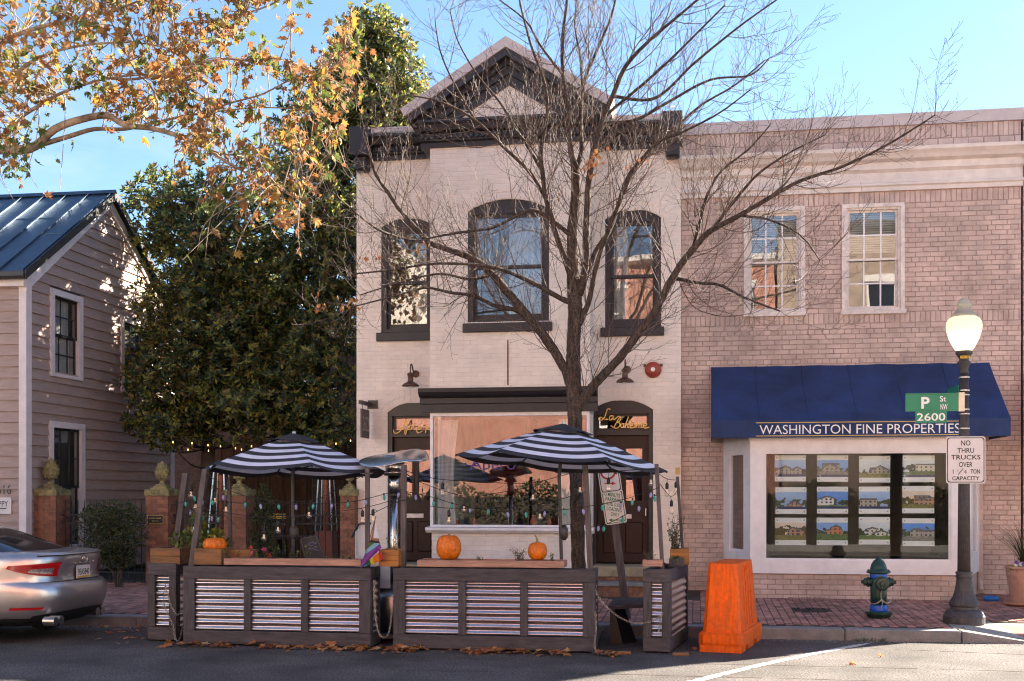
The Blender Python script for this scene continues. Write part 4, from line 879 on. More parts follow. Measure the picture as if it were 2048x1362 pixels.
# standing seam roof panels
x = XH + .16
for side in (0, 1):
    x = XH + .16; k = 0
    while x > XH - 8:
        wd = .07 if k == 0 else .46; x2 = x - wd
        ye, ze = (YH0 - .26, ZE - .06) if side == 0 else (YH1 + .26, ZE - .06); zr = ZRG + .05
        m = MB(); m.hexa([(x2 + .002, ye, ze), (x, ye, ze), (x, YRG, zr), (x2 + .002, YRG, zr), (x2 + .002, ye, ze + .03), (x, ye, ze + .03), (x, YRG, zr + .03), (x2 + .002, YRG, zr + .03)])
        m.hexa([(x2 + .002, ye, ze + .03), (x2 + .022, ye, ze + .03), (x2 + .022, YRG, zr + .03), (x2 + .002, YRG, zr + .03), (x2 + .002, ye, ze + .068), (x2 + .022, ye, ze + .068), (x2 + .022, YRG, zr + .068), (x2 + .002, YRG, zr + .068)])
        if side == 0 and k > 0:
            f = R.uniform(.3, .7); yy = ye + (YRG - ye) * f; zz = ze + (zr - ze) * f; m.box(x2 + .024, x - .002, yy, yy + .012, zz + .028, zz + .042)
        m.build('roof_panel', 'seam_metal', hs); x = x2; k += 1
MB().prism([(XH + .165, YRG - .09, ZRG + .055), (XH + .165, YRG, ZRG + .14), (XH + .165, YRG + .09, ZRG + .055)], (-8, 0, 0)).build('ridge_cap', 'seam_metal', hs)
for s, ya in ((-1, YH0 - .26), (1, YH1 + .26)):
    MB().prism([(XH + .162, ya, ZE - .16), (XH + .162, YRG, ZRG - .06), (XH + .162, YRG, ZRG + .1), (XH + .162, ya, ZE + .0)], (.012, 0, 0)).build('drip_edge', 'bronze', hs)
def gable_window(i, y0, y1, z0, z1):
    w_ = .10; f = MB()
    def bx(a, b, c, d, x0, x1): f.box(x0, x1, a, b, c, d)
    bx(y0 - .02, y0 + w_, z0, z1, XH - .04, XH + .048); bx(y1 - w_, y1 + .02, z0, z1, XH - .04, XH + .048); bx(y0 + w_, y1 - w_, z1 - w_ * 1.1, z1, XH - .04, XH + .048); bx(y0 + w_, y1 - w_, z0, z0 + .06, XH - .04, XH + .055)
    wo_ = f.build('window', 'house_trim', hs); a, b, c, d = y0 + w_, y1 - w_, z0 + .06, z1 - w_ * 1.1; m = (c + d) / 2
    for (p, q, xx) in ((m - .02, d, XH - .035), (c, m + .02, XH - .065)):
        s = MB(); s.box(xx, xx + .025, a, a + .035, p, q); s.box(xx, xx + .025, b - .035, b, p, q); s.box(xx, xx + .025, a + .035, b - .035, p, p + .045); s.box(xx, xx + .025, a + .035, b - .035, q - .045, q); s.build('sash', 'black_paint', wo_)
        for k in (1, 2): yy = a + (b - a) * k / 3; MB().box(xx + .012, xx + .024, yy - .011, yy + .011, p + .045, q - .045).build('muntin', 'black_paint', wo_)
        MB().box(xx + .0125, xx + .0235, a + .036, b - .036, (p + q) / 2 - .011, (p + q) / 2 + .011).build('muntin', 'black_paint', wo_)
        MB().box(xx + .004, xx + .010, a + .035, b - .035, p + .045, q - .045).build('pane', 'glass', wo_)
    if i == 0:
        cb = MB(); n = 30
        for k in range(n + 1):
            yy = a + (b - a) * k / n * .8; cb.v += [(XH - .082 + .010 * math.sin(k * 1.3), yy, c), (XH - .082 + .010 * math.sin(k * 1.3), yy, d)]
        cb.f = [(2 * k, 2 * k + 2, 2 * k + 3, 2 * k + 1) for k in range(n)]; cb.m = [0] * n; cb.build('curtain', 'curtain', wo_)
    else: MB().box(XH - .12, XH - .11, a, b, c, d).build('interior', 'room', wo_)
for i, h in enumerate(gw): gable_window(i, *h)
# house number and small shop sign on the street front
p = at(6, 979, YH0 - .03); text('2616', .16, (xat(5, YH0), YH0 - .028, p.z), 'bronze', hs, wid=.36)
t = thing('shop_plate', 'white shop plate ending in OPPY on the clapboard front', 'sign', (-11.6, 18.17, 1.5))
p0, p1 = at(-40, 995, YH0 - .05), at(22, 1028, YH0 - .05); MB().bbox(p0.x, p1.x, YH0 - .05, YH0 - .03, p1.z, p0.z, .004).build('board', 'sign_white', t)
text('PPY', .10, (xat(10.5, YH0), YH0 - .051, p1.z + .17), 'sign_black', t, wid=.17)
text('O', .10, (xat(-3, YH0), YH0 - .051, p1.z + .17), 'sign_red', t, wid=.075)
MB().box(xat(-2, YH0), xat(16, YH0), YH0 - .0535, YH0 - .0515, p1.z + .085, p1.z + .10).build('rule', 'sign_black', t)
# ------------------------------------------------------------------ brick gate piers with pineapple finials
YP = 18.42
def pier(u0, u1, lab, plaque=False):
    x0, x1 = xat(u0, YP), xat(u1, YP); wd = x1 - x0; d = wd; zt = zat((u0 + u1) / 2, 992, YP); zc2 = zat((u0 + u1) / 2, 979, YP)
    t = thing('gate_pier', lab, 'brick pier', ((x0 + x1) / 2, YP + d / 2, .19), 'brick gate piers along the side yard')
    MB().box(x0 + .008, x1 - .008, YP + .008, YP + d - .008, .19, zt).build('mortar_core', 'mortar', t)
    hx_ = .068; z = .2; k = 0
    while z < zt - .02:
        z1_ = min(z + hx_, zt)
        for side in range(3):           # front, right, left
            L_ = wd if side == 0 else d; cuts = [0, L_ / 2, L_] if k % 2 == 0 else [0, L_ * .26, L_ * .74, L_]
            for a, b in zip(cuts, cuts[1:]):
                if side == 0: MB().box(x0 + a + .004, x0 + b - .004, YP, YP + .05, z + .004, z1_ - .004).build('brick', 'brick_red', t)
                elif side == 1: MB().box(x1 - .05, x1 - .0005, YP + max(a, .051) + .004, YP + b - .004, z + .004, z1_ - .004).build('brick', 'brick_red', t)
        z += hx_; k += 1
    MB().bbox(x0 - .016, x1 + .016, YP - .016, YP + d + .016, zt, zc2, .010).build('cap_stone', 'moss_stone', t)
    cx, cy = (x0 + x1) / 2, YP + d / 2; s = wd / .38
    for j, (r_, h) in enumerate(((.145, .03), (.11, .03), (.08, .03))): zz = zc2 + sum((.03, .03, .03)[:j]); MB().bbox(cx - r_ * s, cx + r_ * s, cy - r_ * s, cy + r_ * s, zz, zz + h, .006).build('plinth', 'moss_stone', t)
    zz = zc2 + .09; f = MB(); n = 16; prof = [(.055, 0), (.04, .02), (.036, .05), (.055, .075), (.085, .10), (.105, .15), (.107, .20), (.092, .255), (.065, .31), (.035, .35), (.008, .37)]
    f.lathe((cx, cy, zz), [(a * s, b * s) for a, b in prof], 18)
    for j in range(4, 9):
        for q in range(9):
            an = (q + (j % 2) * .5) * 6.283 / 9; r_, h = prof[j]; f.add([(cx + s * r_ * math.cos(an - .3), cy + s * r_ * math.sin(an - .3), zz + s * h), (cx + s * r_ * math.cos(an + .3), cy + s * r_ * math.sin(an + .3), zz + s * h), (cx + s * (r_ + .014) * math.cos(an), cy + s * (r_ + .014) * math.sin(an), zz + s * (h + .04)), (cx + s * (r_ + .006) * math.cos(an), cy + s * (r_ + .006) * math.sin(an), zz + s * (h - .02))], [(0, 1, 2), (0, 3, 1), (0, 2, 3), (1, 3, 2)])
    f.build('finial', 'moss_stone', t)
    return t, x0, x1
t1, _, px1 = pier(62, 112, 'brick pier with pineapple finial behind the parked car')
t2, p2a, p2b = pier(291, 336, 'brick pier carrying the small black plaque')
t3, p3a, p3b = pier(447, 492, 'brick pier behind the left parasol and orange pumpkin')
t4, p4a, p4b = pier(680, 710, 'brick pier standing against the corner of the cream building')
pq = thing('wall_plaque', 'small black plaque with gold border and arrow on the brick pier', 'sign', (xat(310, YP), YP, 1.5))
q0, q1 = at(295, 1030, YP - .02), at(327, 1047, YP - .02); MB().box(q0.x, q1.x, YP - .022, YP - .003, q1.z, q0.z).build('plate', 'sign_black', pq)
m = MB(); ring(m, q0.x, q1.x, YP - .027, YP - .0225, q1.z, q0.z, .008); m.build('border', 'gold', pq)
m = MB()
for k in range(13):
    if k != 7: m.box(q0.x + .03 + k * .0165, q0.x + .041 + k * .0165, YP - .0262, YP - .0235, q0.z - .062, q0.z - .044 - .006 * (k % 3 == 1))
m.build('lettering', 'gold', pq)
m = MB(); cx = (q0.x + q1.x) / 2; m.box(cx - .04, cx + .055, YP - .0262, YP - .0235, q1.z + .037, q1.z + .045); m.prism([(cx - .07, YP - .0262, q1.z + .041), (cx - .035, YP - .0262, q1.z + .029), (cx - .035, YP - .0262, q1.z + .053)], (0, .0025, 0)); m.build('arrow', 'gold', pq)
# iron fence runs between the piers
def fence(x0, x1, lab):
    t = thing('iron_fence', lab, 'fence', ((x0 + x1) / 2, YP + .2, .2), 'iron fence runs between the brick piers'); n = int((x1 - x0) / .115); y = YP + .2
    for z in (.38, 1.22, 1.36): MB().box(x0, x1, y - .012, y + .012, z, z + .025).build('rail', 'iron', t)
    for k in range(n):
        xx = x0 + (k + .5) * (x1 - x0) / n; MB().tube([(xx, y, .22), (xx, y, 1.58), (xx, y, 1.64)], [.008, .008, .001], 6).build('picket', 'iron', t)
    rg = MB()
    for k in range(n - 1):
        cx = x0 + (k + 1) * (x1 - x0) / n; rg.tube([(cx + .045 * math.cos(a * .5236), y, 1.3 + .045 * math.sin(a * .5236)) for a in range(13)], .005, 5)
    rg.build('ring_row', 'iron', t, kind='stuff')
fence(px1, p2a, 'iron fence run behind the clipped shrub'); fence(p2b, p3a, 'iron fence run behind the leafy planter box'); fence(p3b, p4a, 'iron fence run under the left parasol')
# ------------------------------------------------------------------ back of the yard: timber screen and a rear house
scr = thing('timber_screen', 'dark timber screen at the back of the side yard', 'fence', (-8.3, 25, .2))
x = -11.0; k = 0
while x < -5.6: MB().box(x, x + .135, 25.0 + .02 * (k % 2), 25.03 + .02 * (k % 2), .2, 2.9).build('plank', 'fence_wood', scr); x += .142; k += 1
rh = thing('rear_house', 'rear house glimpsed through the magnolia leaves', 'house', (-9, 30, .2))
brickwall(rh, -15, -4.5, .2, 5.6, 29.5, [(-10.2, -9.3, 3.3, 4.7), (-7.6, -6.7, 3.3, 4.7)], mb='rear_brick', mj='rear_brick', single=0, seed=33)
for (x0, x1) in ((-10.2, -9.3), (-7.6, -6.7)):
    f = MB(); ring(f, x0, x1, 29.45, 29.6, 3.3, 4.7, .09); w_ = f.build('window', 'old_white', rh); pane(w_, x0 + .09, x1 - .09, 29.5, 3.39, 4.61); MB().box(x0, x1, 29.76, 29.8, 3.2, 4.8).build('interior', 'room', w_)
b = MB(); b.box(-15, -4.5, 29.8, 34, .2, 5.6); b.prism([(-15.2, 29.2, 5.6), (-15.2, 34.3, 5.6), (-15.2, 31.7, 6.6)], (11, 0, 0)); b.build('roof', 'far_slate', rh)
# ------------------------------------------------------------------ houses across the street, behind the viewer: they show in the glass and bounce the sun
def far_house(x0, x1, h, mat, lab, win, seed, first=0, lift=0.0):
    y = -3.3; t = thing('row_house', lab, 'house', ((x0 + x1) / 2, y - 3, .12), 'row houses across the street')
    rr = random.Random(seed); holes = []; n = win; wdt = (x1 - x0) / n
    for fl in range(first, 3):
        z0 = .9 + fl * 3.1 + lift
        if z0 + 1.9 > h - .3: break
        for k in range(n): cx = x0 + wdt * (k + .5); holes.append((cx - .48, cx + .48, z0 if not (fl == 0 and k == 0) else .2, z0 + 1.75))
    b = MB()
    for (p, q, r_, s_) in rects(x0, x1, .1, h, holes): b.box(p, q, y - .25, y, r_, s_)
    b.build('wall', mat, t)
    b = MB(); b.box(x0, x1, y - 9, y - .9, .1, h - .2); b.build('rear_block', mat, t)
    b = MB(); b.sweep([(y - .2, h - .05), (y + .28, h + .1), (y + .28, h + .28), (y - .4, h + .4)], x0, x1); b.build('cornice', 'old_white' if seed % 2 else 'charcoal', t)
    for hh in holes:
        f = MB(); ring(f, hh[0], hh[1], y - .16, y - .04, hh[2], hh[3], .08); f.box(hh[0] + .08, hh[1] - .08, y - .14, y - .06, (hh[2] + hh[3]) / 2 - .03, (hh[2] + hh[3]) / 2 + .03)
        w_ = f.build('window', 'old_white', t); MB().box(hh[0] + .08, hh[1] - .08, y - .115, y - .105, hh[2] + .08, hh[3] - .08).build('pane', 'car_glass', w_)
        MB().box(hh[0] - .1, hh[1] + .1, y - .02, y + .07, hh[3], hh[3] + .2).build('lintel', 'old_white', w_); MB().box(hh[0] - .08, hh[1] + .08, y - .02, y + .09, hh[2] - .12, hh[2]).build('sill', 'old_white', w_)
far_house(-21, -11.2, 11.4, 'far_cream', 'cream row house across the street, left of the viewer', 4, 1); far_house(-11.1, -4.2, 7.4, 'far_brick', 'red brick row house across the street with a dark cornice', 4, 2, 1, .75)
for (x0, x1, lab) in ((-12.5, -3.2, 'dark hedge added across the street to darken window reflections, left of the viewer'), (1.6, 10.5, 'dark hedge added across the street to darken window reflections, right of the viewer')):  # unseen hedges added to darken the lower shop window reflections
    t = thing('reflection_hedge', lab, 'hedge', ((x0 + x1) / 2, -2.6, .12), 'hedges added across the street for reflections'); rr = random.Random(int(x1 * 10)); fo = MB(); MB().box(x0 + .15, x1 - .15, -2.9, -2.35, .12, 1.6).build('branches', 'mag_bark', t)
    for _ in range(9000):
        p = V((rr.uniform(x0, x1), -2.62 + rr.uniform(-.4, .42), .15 + 1.75 * rr.random())); p.z += .22 * math.sin(p.x * 2.1) * (p.z > 1.2); d = V((rr.gauss(0, 1), abs(rr.gauss(0, 1)), rr.gauss(.3, 1))).normalized() * .12; sd = d.cross(V((rr.gauss(0, 1), rr.gauss(0, 1), rr.gauss(0, 1)))).normalized() * .04; fo.add([p, p + d * .5 + sd, p + d, p + d * .5 - sd], [(0, 1, 2, 3)])
    fo.build('foliage', 'shrub_leaf', t, kind='stuff')
far_house(-4.1, 2.6, 9.6, 'far_brick', 'red brick row house across the street directly behind the viewer', 3, 3); far_house(2.7, 9.6, 10.6, 'far_brown', 'brown brick row house across the street, right of the viewer', 3, 4, 1); far_house(9.7, 20, 11.0, 'far_cream', 'cream house across the street at the far right', 4, 5)
# ================================================================== TREES
from mathutils import noise as mnoise
def catmull(p, n=4):
    q = []
    for i in range(len(p) - 1):
        p0, p1, p2, p3 = p[max(i - 1, 0)], p[i], p[i + 1], p[min(i + 2, len(p) - 1)]
        for k in range(n):
            f = k / n; q.append(0.5 * ((2 * p1) + (p2 - p0) * f + (2 * p0 - 5 * p1 + 4 * p2 - p3) * f * f + (3 * p1 - p0 - 3 * p2 + p3) * f ** 3))
    q.append(p[-1]); return q
LEAF5 = [(0, -.12), (.10, -.10), (.30, -.22), (.28, -.02), (.52, .12), (.30, .22), (.34, .46), (.16, .40), (0, .78), (-.16, .40), (-.34, .46), (-.30, .22), (-.52, .12), (-.28, -.02), (-.30, -.22), (-.10, -.10)]
def leaf(mb, p, ax, up, size, curl=.25, mi=0):
    """lobed leaf; ax points from stalk to tip, up is the face normal"""
    ax = ax.normalized(); s = ax.cross(up); s = s.normalized() if s.length > 1e-5 else ax.orthogonal().normalized(); n = s.cross(ax)
    wf = .55 + .5 * (abs(p.x * 37.7 + p.z * 19.1) % 1.0); fold = .5 * (abs(p.y * 23.3 + p.x * 11.9) % 1.0)
    vs = [p + ax * (.2 * size)]
    for (a, b) in LEAF5:
        a = a * wf; vs.append(p + s * (a * size) + ax * ((b + .1) * size) - n * (curl * size * (a * a * 1.6 + b * b * .5)) + n * (fold * size * abs(a)))
    k = len(LEAF5); mb.add(vs, [(0, 1 + i, 1 + (i + 1) % k) for i in range(k)], mi)
def rnd(rr): return V((rr.gauss(0, 1), rr.gauss(0, 1), rr.gauss(0, 1))).normalized()
# ------------------------------------------------------------------ bare maple at the kerb
YT = 15.25
tr = thing('bare_tree', 'bare grey barked street tree in front of the cream building', 'tree', (xat(1155, YT), YT, SW(YT)))
rr = random.Random(5)
def limb(pts, dy=0.0, dy1=None):
    n = len(pts); dy1 = dy if dy1 is None else dy1; P = []; RD = []
    for i, (u, v, r_) in enumerate(pts):
        f = i / max(1, n - 1); y = YT + dy * f + (dy1 - dy) * f * f; P.append(at(u, v, y)); RD.append(r_ * mpp(u, y) * (.53 if v > 640 and r_ > 16 else .60))
    NS_ = 10
    q = catmull(P, NS_); rq = []
    for i in range(len(RD) - 1):
        for k in range(NS_): rq.append(RD[i] + (RD[i + 1] - RD[i]) * k / NS_)
    rq.append(RD[-1]); q = [p + rnd(rr) * r_ * .05 for p, r_ in zip(q, rq)]
    return q, rq
LIMBS = [
 ([(1157, 1225, 32), (1156, 1180, 28), (1156, 1100, 26), (1153, 1000, 25), (1151, 880, 25), (1148, 800, 28), (1147, 740, 27), (1147, 690, 25), (1150, 620, 24), (1148, 580, 23), (1146, 540, 19), (1145, 460, 18), (1152, 385, 17), (1150, 340, 13), (1140, 290, 9), (1136, 240, 8), (1126, 150, 6.5), (1125, 80, 5.5), (1133, 10, 4.5), (1140, -70, 3)], 0, .1),
 ([(1144, 775, 22), (1128, 735, 17), (1095, 682, 16), (1062, 640, 15), (1015, 585, 14), (985, 548, 13), (950, 520, 11), (905, 502, 10), (862, 486, 9), (835, 460, 8), (800, 420, 7), (775, 385, 6), (750, 345, 5), (738, 300, 4), (728, 255, 3)], -.3, -1.3),
 ([(1155, 815, 22), (1175, 785, 16), (1205, 752, 14.5), (1240, 715, 14), (1275, 668, 14), (1310, 622, 13), (1345, 555, 12), (1385, 500, 11), (1420, 463, 9.5), (1480, 430, 8), (1540, 395, 7), (1600, 362, 6), (1680, 335, 4.8), (1755, 300, 3.8), (1820, 262, 3), (1870, 230, 2)], -.4, -1.2),
 ([(1150, 345, 10), (1163, 300, 8), (1161, 240, 7), (1166, 170, 6), (1190, 110, 5), (1225, 25, 4), (1240, -60, 3)], .3, .5),
 ([(1158, 590, 14), (1170, 540, 12), (1173, 460, 11), (1176, 380, 10.5), (1184, 320, 9.5), (1203, 245, 8.5), (1226, 190, 8), (1252, 132, 7.5), (1300, 80, 5.5), (1365, 25, 4.5), (1430, -30, 3)], -.2, -.5),
 ([(1164, 580, 9), (1190, 505, 8), (1222, 455, 7), (1252, 362, 6.5), (1290, 312, 6), (1345, 262, 5), (1400, 212, 4), (1470, 170, 3), (1530, 120, 2)], .3, .7),
 ([(1158, 650, 11), (1178, 600, 9), (1195, 525, 8), (1216, 462, 7.5), (1240, 402, 7), (1266, 342, 6), (1312, 288, 5), (1370, 262, 4), (1440, 225, 3), (1500, 180, 2)], -.6, -1.2),
 ([(1142, 605, 11), (1120, 596, 9), (1092, 580, 8.5), (1050, 558, 8), (1020, 545, 7), (985, 534, 6), (930, 528, 5), (860, 528, 4.2), (780, 540, 3.4), (705, 548, 2.5)], -.5, -1.6),
 ([(1146, 565, 11), (1130, 520, 9), (1106, 450, 8.5), (1091, 392, 8), (1085, 345, 7.5), (1081, 300, 7), (1094, 235, 6), (1090, 170, 5), (1062, 90, 4), (1040, 5, 3), (1030, -60, 2)], -.4, -.8),
 ([(1140, 470, 8), (1105, 442, 7), (1066, 420, 6), (1030, 434, 5), (985, 455, 5), (935, 463, 4.2), (880, 472, 3.4), (820, 486, 2.6)], -.5, -1.3),
 ([(1064, 645, 9), (1030, 620, 7.5), (990, 612, 6.5), (948, 592, 5.5), (900, 585, 5), (850, 576, 4), (790, 592, 3), (700, 615, 2)], -.6, -1.5),
 ([(1090, 395, 7), (1060, 345, 6), (1005, 292, 5.5), (950, 240, 4.8), (885, 205, 3.8), (820, 190, 2.6)], -.7, -1.1),
 ([(1346, 556, 7), (1400, 566, 5.5), (1440, 570, 5), (1490, 596, 4), (1560, 622, 2.4)], -1.0, -1.6),
 ([(1384, 502, 7), (1400, 442, 6), (1412, 398, 5), (1440, 345, 4), (1495, 300, 3), (1540, 250, 2)], -.9, -.6),
 ([(1226, 192, 6), (1310, 196, 5), (1390, 125, 4.5), (1480, 52, 3.5), (1560, -5, 2.5)], -.5, -.2),
 ([(1204, 246, 6), (1270, 240, 5.5), (1335, 205, 5), (1420, 160, 4), (1500, 150, 3), (1540, 115, 2)], .1, .6),
 ([(1212, 230, 5), (1290, 165, 5), (1350, 110, 4), (1400, 60, 3.4), (1450, 10, 2.6)], .1, -.6),
 ([(862, 487, 6), (800, 475, 5), (750, 455, 4), (700, 415, 3), (660, 380, 2)], -1.1, -1.8),
 ([(986, 548, 7), (940, 558, 5), (880, 548, 4), (810, 562, 3), (720, 590, 2)], -.9, -.5),
 ([(1480, 431, 5), (1540, 440, 4), (1600, 470, 3), (1640, 520, 2)], -1.0, -1.7),
 ([(1420, 465, 6), (1470, 400, 5), (1520, 345, 4), (1580, 305, 3), (1650, 270, 2)], -1, -.4),
 ([(1126, 150, 5), (1080, 90, 4), (1050, 40, 3), (985, -10, 2)], .1, .5), ([(1084, 340, 6), (1040, 270, 5), (1000, 205, 4), (955, 150, 3), (915, 80, 2.2), (900, 20, 1.6)], -.6, -.2),
 ([(950, 240, 4), (905, 160, 3.2), (880, 100, 2.4), (870, 40, 1.6)], -.9, -.6), ([(1165, 172, 5), (1160, 110, 4), (1150, 50, 3), (1155, -20, 2)], .3, .8),
]
wood = MB(); tw = MB(); twigs = []
for i, (pts, a, b) in enumerate(LIMBS):
    q, rq = limb(pts, a, b); wood.tube(q, rq, 26 if i < 3 else 8)
    if i == 0: q, rq = q[110:], rq[110:]
    ln = sum((x - y_).length for x, y_ in zip(q, q[1:])); acc = 0
    for k in range(2, len(q) - 1):
        acc += (q[k + 1] - q[k]).length
        if rq[k] < .07 and acc > rr.uniform(.075, .16):
            acc = 0; twigs.append((q[k], (q[k + 1] - q[k - 1]).normalized(), rq[k], 1))
    for _ in range(3): twigs.append((q[-1], ((q[-1] - q[-6]).normalized() + rnd(rr) * .4).normalized(), rq[-1], 1))
def grow(p, d, r0, L_, lev):
    n = max(3, int(L_ / .07)); seg = L_ / n; pts = [p]; rs = [r0]; dd = d.copy()
    for k in range(n):
        dd = (dd + rnd(rr) * .15 + V((0, 0, .12 if lev > 1 else .085))).normalized()
        if pts[-1].y > 17.3: dd.y = -abs(dd.y)
        pts.append(pts[-1] + dd * seg); rs.append(max(.0022, r0 * (1 - .74 * (k + 1) / n)))
    tw.tube(pts, rs, 4 if lev == 1 else 3, cap=False)
    if lev < 3:
        step = .13 if lev == 1 else .14; acc = step * rr.random(); flip = 1
        for k in range(1, len(pts) - 1):
            acc += seg
            if acc > step:
                acc = 0; dl_ = (pts[k + 1] - pts[k]).normalized(); side = dl_.cross(rnd(rr)).normalized(); flip = -flip
                grow(pts[k], (dl_ * .75 + side * .8).normalized(), rs[k] * .7, L_ * rr.uniform(.28, .55) * (1 - .4 * k / len(pts)), lev + 1)
    if lev >= 2:   # buds at the tip
        e = pts[-1]; tw.tube([e, e + dd * .008, e + dd * .016], [.002, .0042, .001], 3, cap=False)
for (p, d, r_, lev) in twigs:
    side = d.cross(rnd(rr)).normalized(); dirn = (d * rr.uniform(.35, .9) + side * rr.uniform(.6, 1.0)); dirn.y *= .75
    grow(p, dirn.normalized(), min(.0085, max(.0036, r_ * .38)), rr.uniform(.5, 1.3) * (1.15 if r_ > .02 else .8), 1)
for i_, p_ in enumerate(wood.v):
    if p_[2] < 6.5:
        n_ = mnoise.noise(V((p_[0] * 26, p_[1] * 26, p_[2] * 5))) + .6 * mnoise.noise(V((p_[0] * 7, p_[1] * 7, p_[2] * 3)))
        wood.v[i_] = (p_[0] + n_ * .009, p_[1] - n_ * .006, p_[2])
wood.build('trunk', 'bark', tr, smooth=True); tw.build('twigs', 'twig', tr, smooth=False)
dl_ = MB()
for (u, v, n, dy) in ((1195, 315, 16, -.4), (1180, 335, 10, -.4), (1268, 330, 6, -.6), (1290, 325, 7, -.6), (640, 605, 8, -1.5), (690, 608, 14, -1.5), (720, 520, 5, -1.4), (757, 510, 7, -1.4), (710, 600, 5, -1.4), (1115, 398, 2, -.5), (1560, 330, 1, -1), (855, 495, 3, -1), (1430, 350, 1, -1), (1810, 268, 1, -1), (1640, 380, 1, -1)):
    for _ in range(n):
        p = at(u + rr.gauss(0, 9), v + rr.gauss(0, 9), YT + dy + rr.uniform(-.1, .1)); leaf(dl_, p, V((rr.uniform(-.5, .5), rr.uniform(-.5, .5), -1)), rnd(rr), rr.uniform(.045, .08), rr.uniform(.1, .9))
dl_.build('clinging_leaves', 'dry_leaf', tr, kind='stuff')
# roots flare and tree pit
b = MB(); swq(b, xat(1157, YT) - .6, xat(1157, YT) + .6, 14.7, 15.85, .004); tag(b.build('tree_pit', 'soil'), kind='structure')

# ------------------------------------------------------------------ sycamore reaching in from the left
sy = thing('sycamore_tree', 'autumn sycamore with orange and brown leaves reaching in from the upper left', 'tree', (-11.6, 15.0, SW(15)))
rr = random.Random(21); sw_ = MB(); nodes = []
def sl(pts, y0, y1):
    P = []; RD = []; n = len(pts)
    for i, (u, v, r_) in enumerate(pts):
        y = y0 + (y1 - y0) * i / (n - 1); P.append(at(u, v, y)); RD.append(r_ * mpp(u, y) * .60)
    q = catmull(P, 4); rq = []
    for i in range(n - 1):
        for k in range(4): rq.append(RD[i] + (RD[i + 1] - RD[i]) * k / 4)
    rq.append(RD[-1]); sw_.tube(q, rq, 9); nodes.extend(q[4:])
base = V((-11.6, 15.0, SW(15)))
tk = [base + V((0, 0, -.05)), base + V((.02, 0, 1.2)), base + V((.05, 0, 2.6)), base + V((0, 0, 4.0)), base + V((-.1, -.1, 6)), base + V((0, 0, 8.5))]
sw_.tube(catmull(tk, 4), [.32 - .011 * i for i in range(21)], 14)
def uvof(p):
    t = -ST * p.x + CT * p.y; return (1024 + FPX * (CT * p.x + ST * p.y) / t, 985 - FPX * (p.z - HC) / t)
for k, (tz) in enumerate((2.9, 3.6, 4.6, 5.6, 6.6)): pass
u0, v0 = uvof(base + V((0, 0, 4.0)))
sl([(u0, v0 + 40, 24), (-120, 330, 20), (-30, 300, 18), (60, 297, 15), (110, 258, 13), (165, 238, 12), (215, 231, 11), (250, 250, 10), (300, 256, 9), (345, 268, 8), (400, 290, 6.5), (450, 322, 5), (520, 360, 3.5), (600, 400, 2)], 15, 14.2)
sl([(80, 290, 9), (140, 272, 8), (190, 258, 7), (250, 258, 6), (310, 245, 5), (370, 232, 4), (440, 222, 3), (520, 215, 2.4), (600, 218, 1.6)], 14.8, 15.8)
sl([(250, 240, 6), (300, 215, 5), (345, 152, 5), (380, 135, 5), (420, 90, 4.2), (460, 55, 3.6), (490, 20, 2.8), (505, -40, 2)], 14.9, 14.0)
sl([(u0, v0 - 20, 18), (-100, 180, 14), (-20, 260, 10), (10, 270, 9), (40, 235, 7), (90, 205, 6), (125, 185, 5), (200, 160, 4), (280, 150, 3), (350, 155, 2)], 15, 13.6)
sl([(-100, 175, 11), (0, 90, 9), (60, 60, 7), (140, 40, 5), (230, 20, 4), (330, -20, 2.6)], 15, 14.2); sl([(-60, 250, 9), (30, 150, 7), (90, 110, 5), (170, 90, 4), (270, 85, 3), (350, 100, 2)], 15, 13.4)
sl([(200, 155, 5), (270, 158, 4.5), (350, 140, 4), (440, 118, 3.4), (500, 122, 2.8), (560, 118, 2.2), (640, 150, 1.5)], 13.9, 14.6)
sl([(310, 252, 4), (315, 210, 3.4), (300, 170, 3), (270, 140, 2.6), (230, 60, 2.2), (210, 10, 1.6)], 14.6, 14.0); sl([(400, 290, 4), (430, 220, 3.4), (520, 190, 3), (570, 165, 2.4), (640, 130, 1.8), (700, 90, 1.2)], 14.4, 15.2)
sl([(345, 50, 4), (440, 40, 3.4), (540, 10, 2.6), (600, -30, 2)], 14.2, 14.8); sl([(420, 300, 3), (470, 310, 2.6), (540, 290, 2.2), (620, 300, 1.8), (690, 330, 1.3)], 14.4, 14.9)
lf = MB(); lfg = MB(); big = []
polyA = [(-160, -140), (560, -140), (680, -20), (735, 60), (725, 170), (700, 280), (650, 350), (600, 470), (470, 500), (415, 450), (370, 360), (290, 280), (200, 225), (110, 235), (40, 280), (-160, 300)]
def inside(u, v, P):
    c = False
    for (a, b), (e_, f) in zip(P, P[1:] + P[:1]):
        if (b > v) != (f > v) and u < (e_ - a) * (v - b) / (f - b) + a: c = not c
    return c
def leafcol(): return 1 if rr.random() < .14 else 0
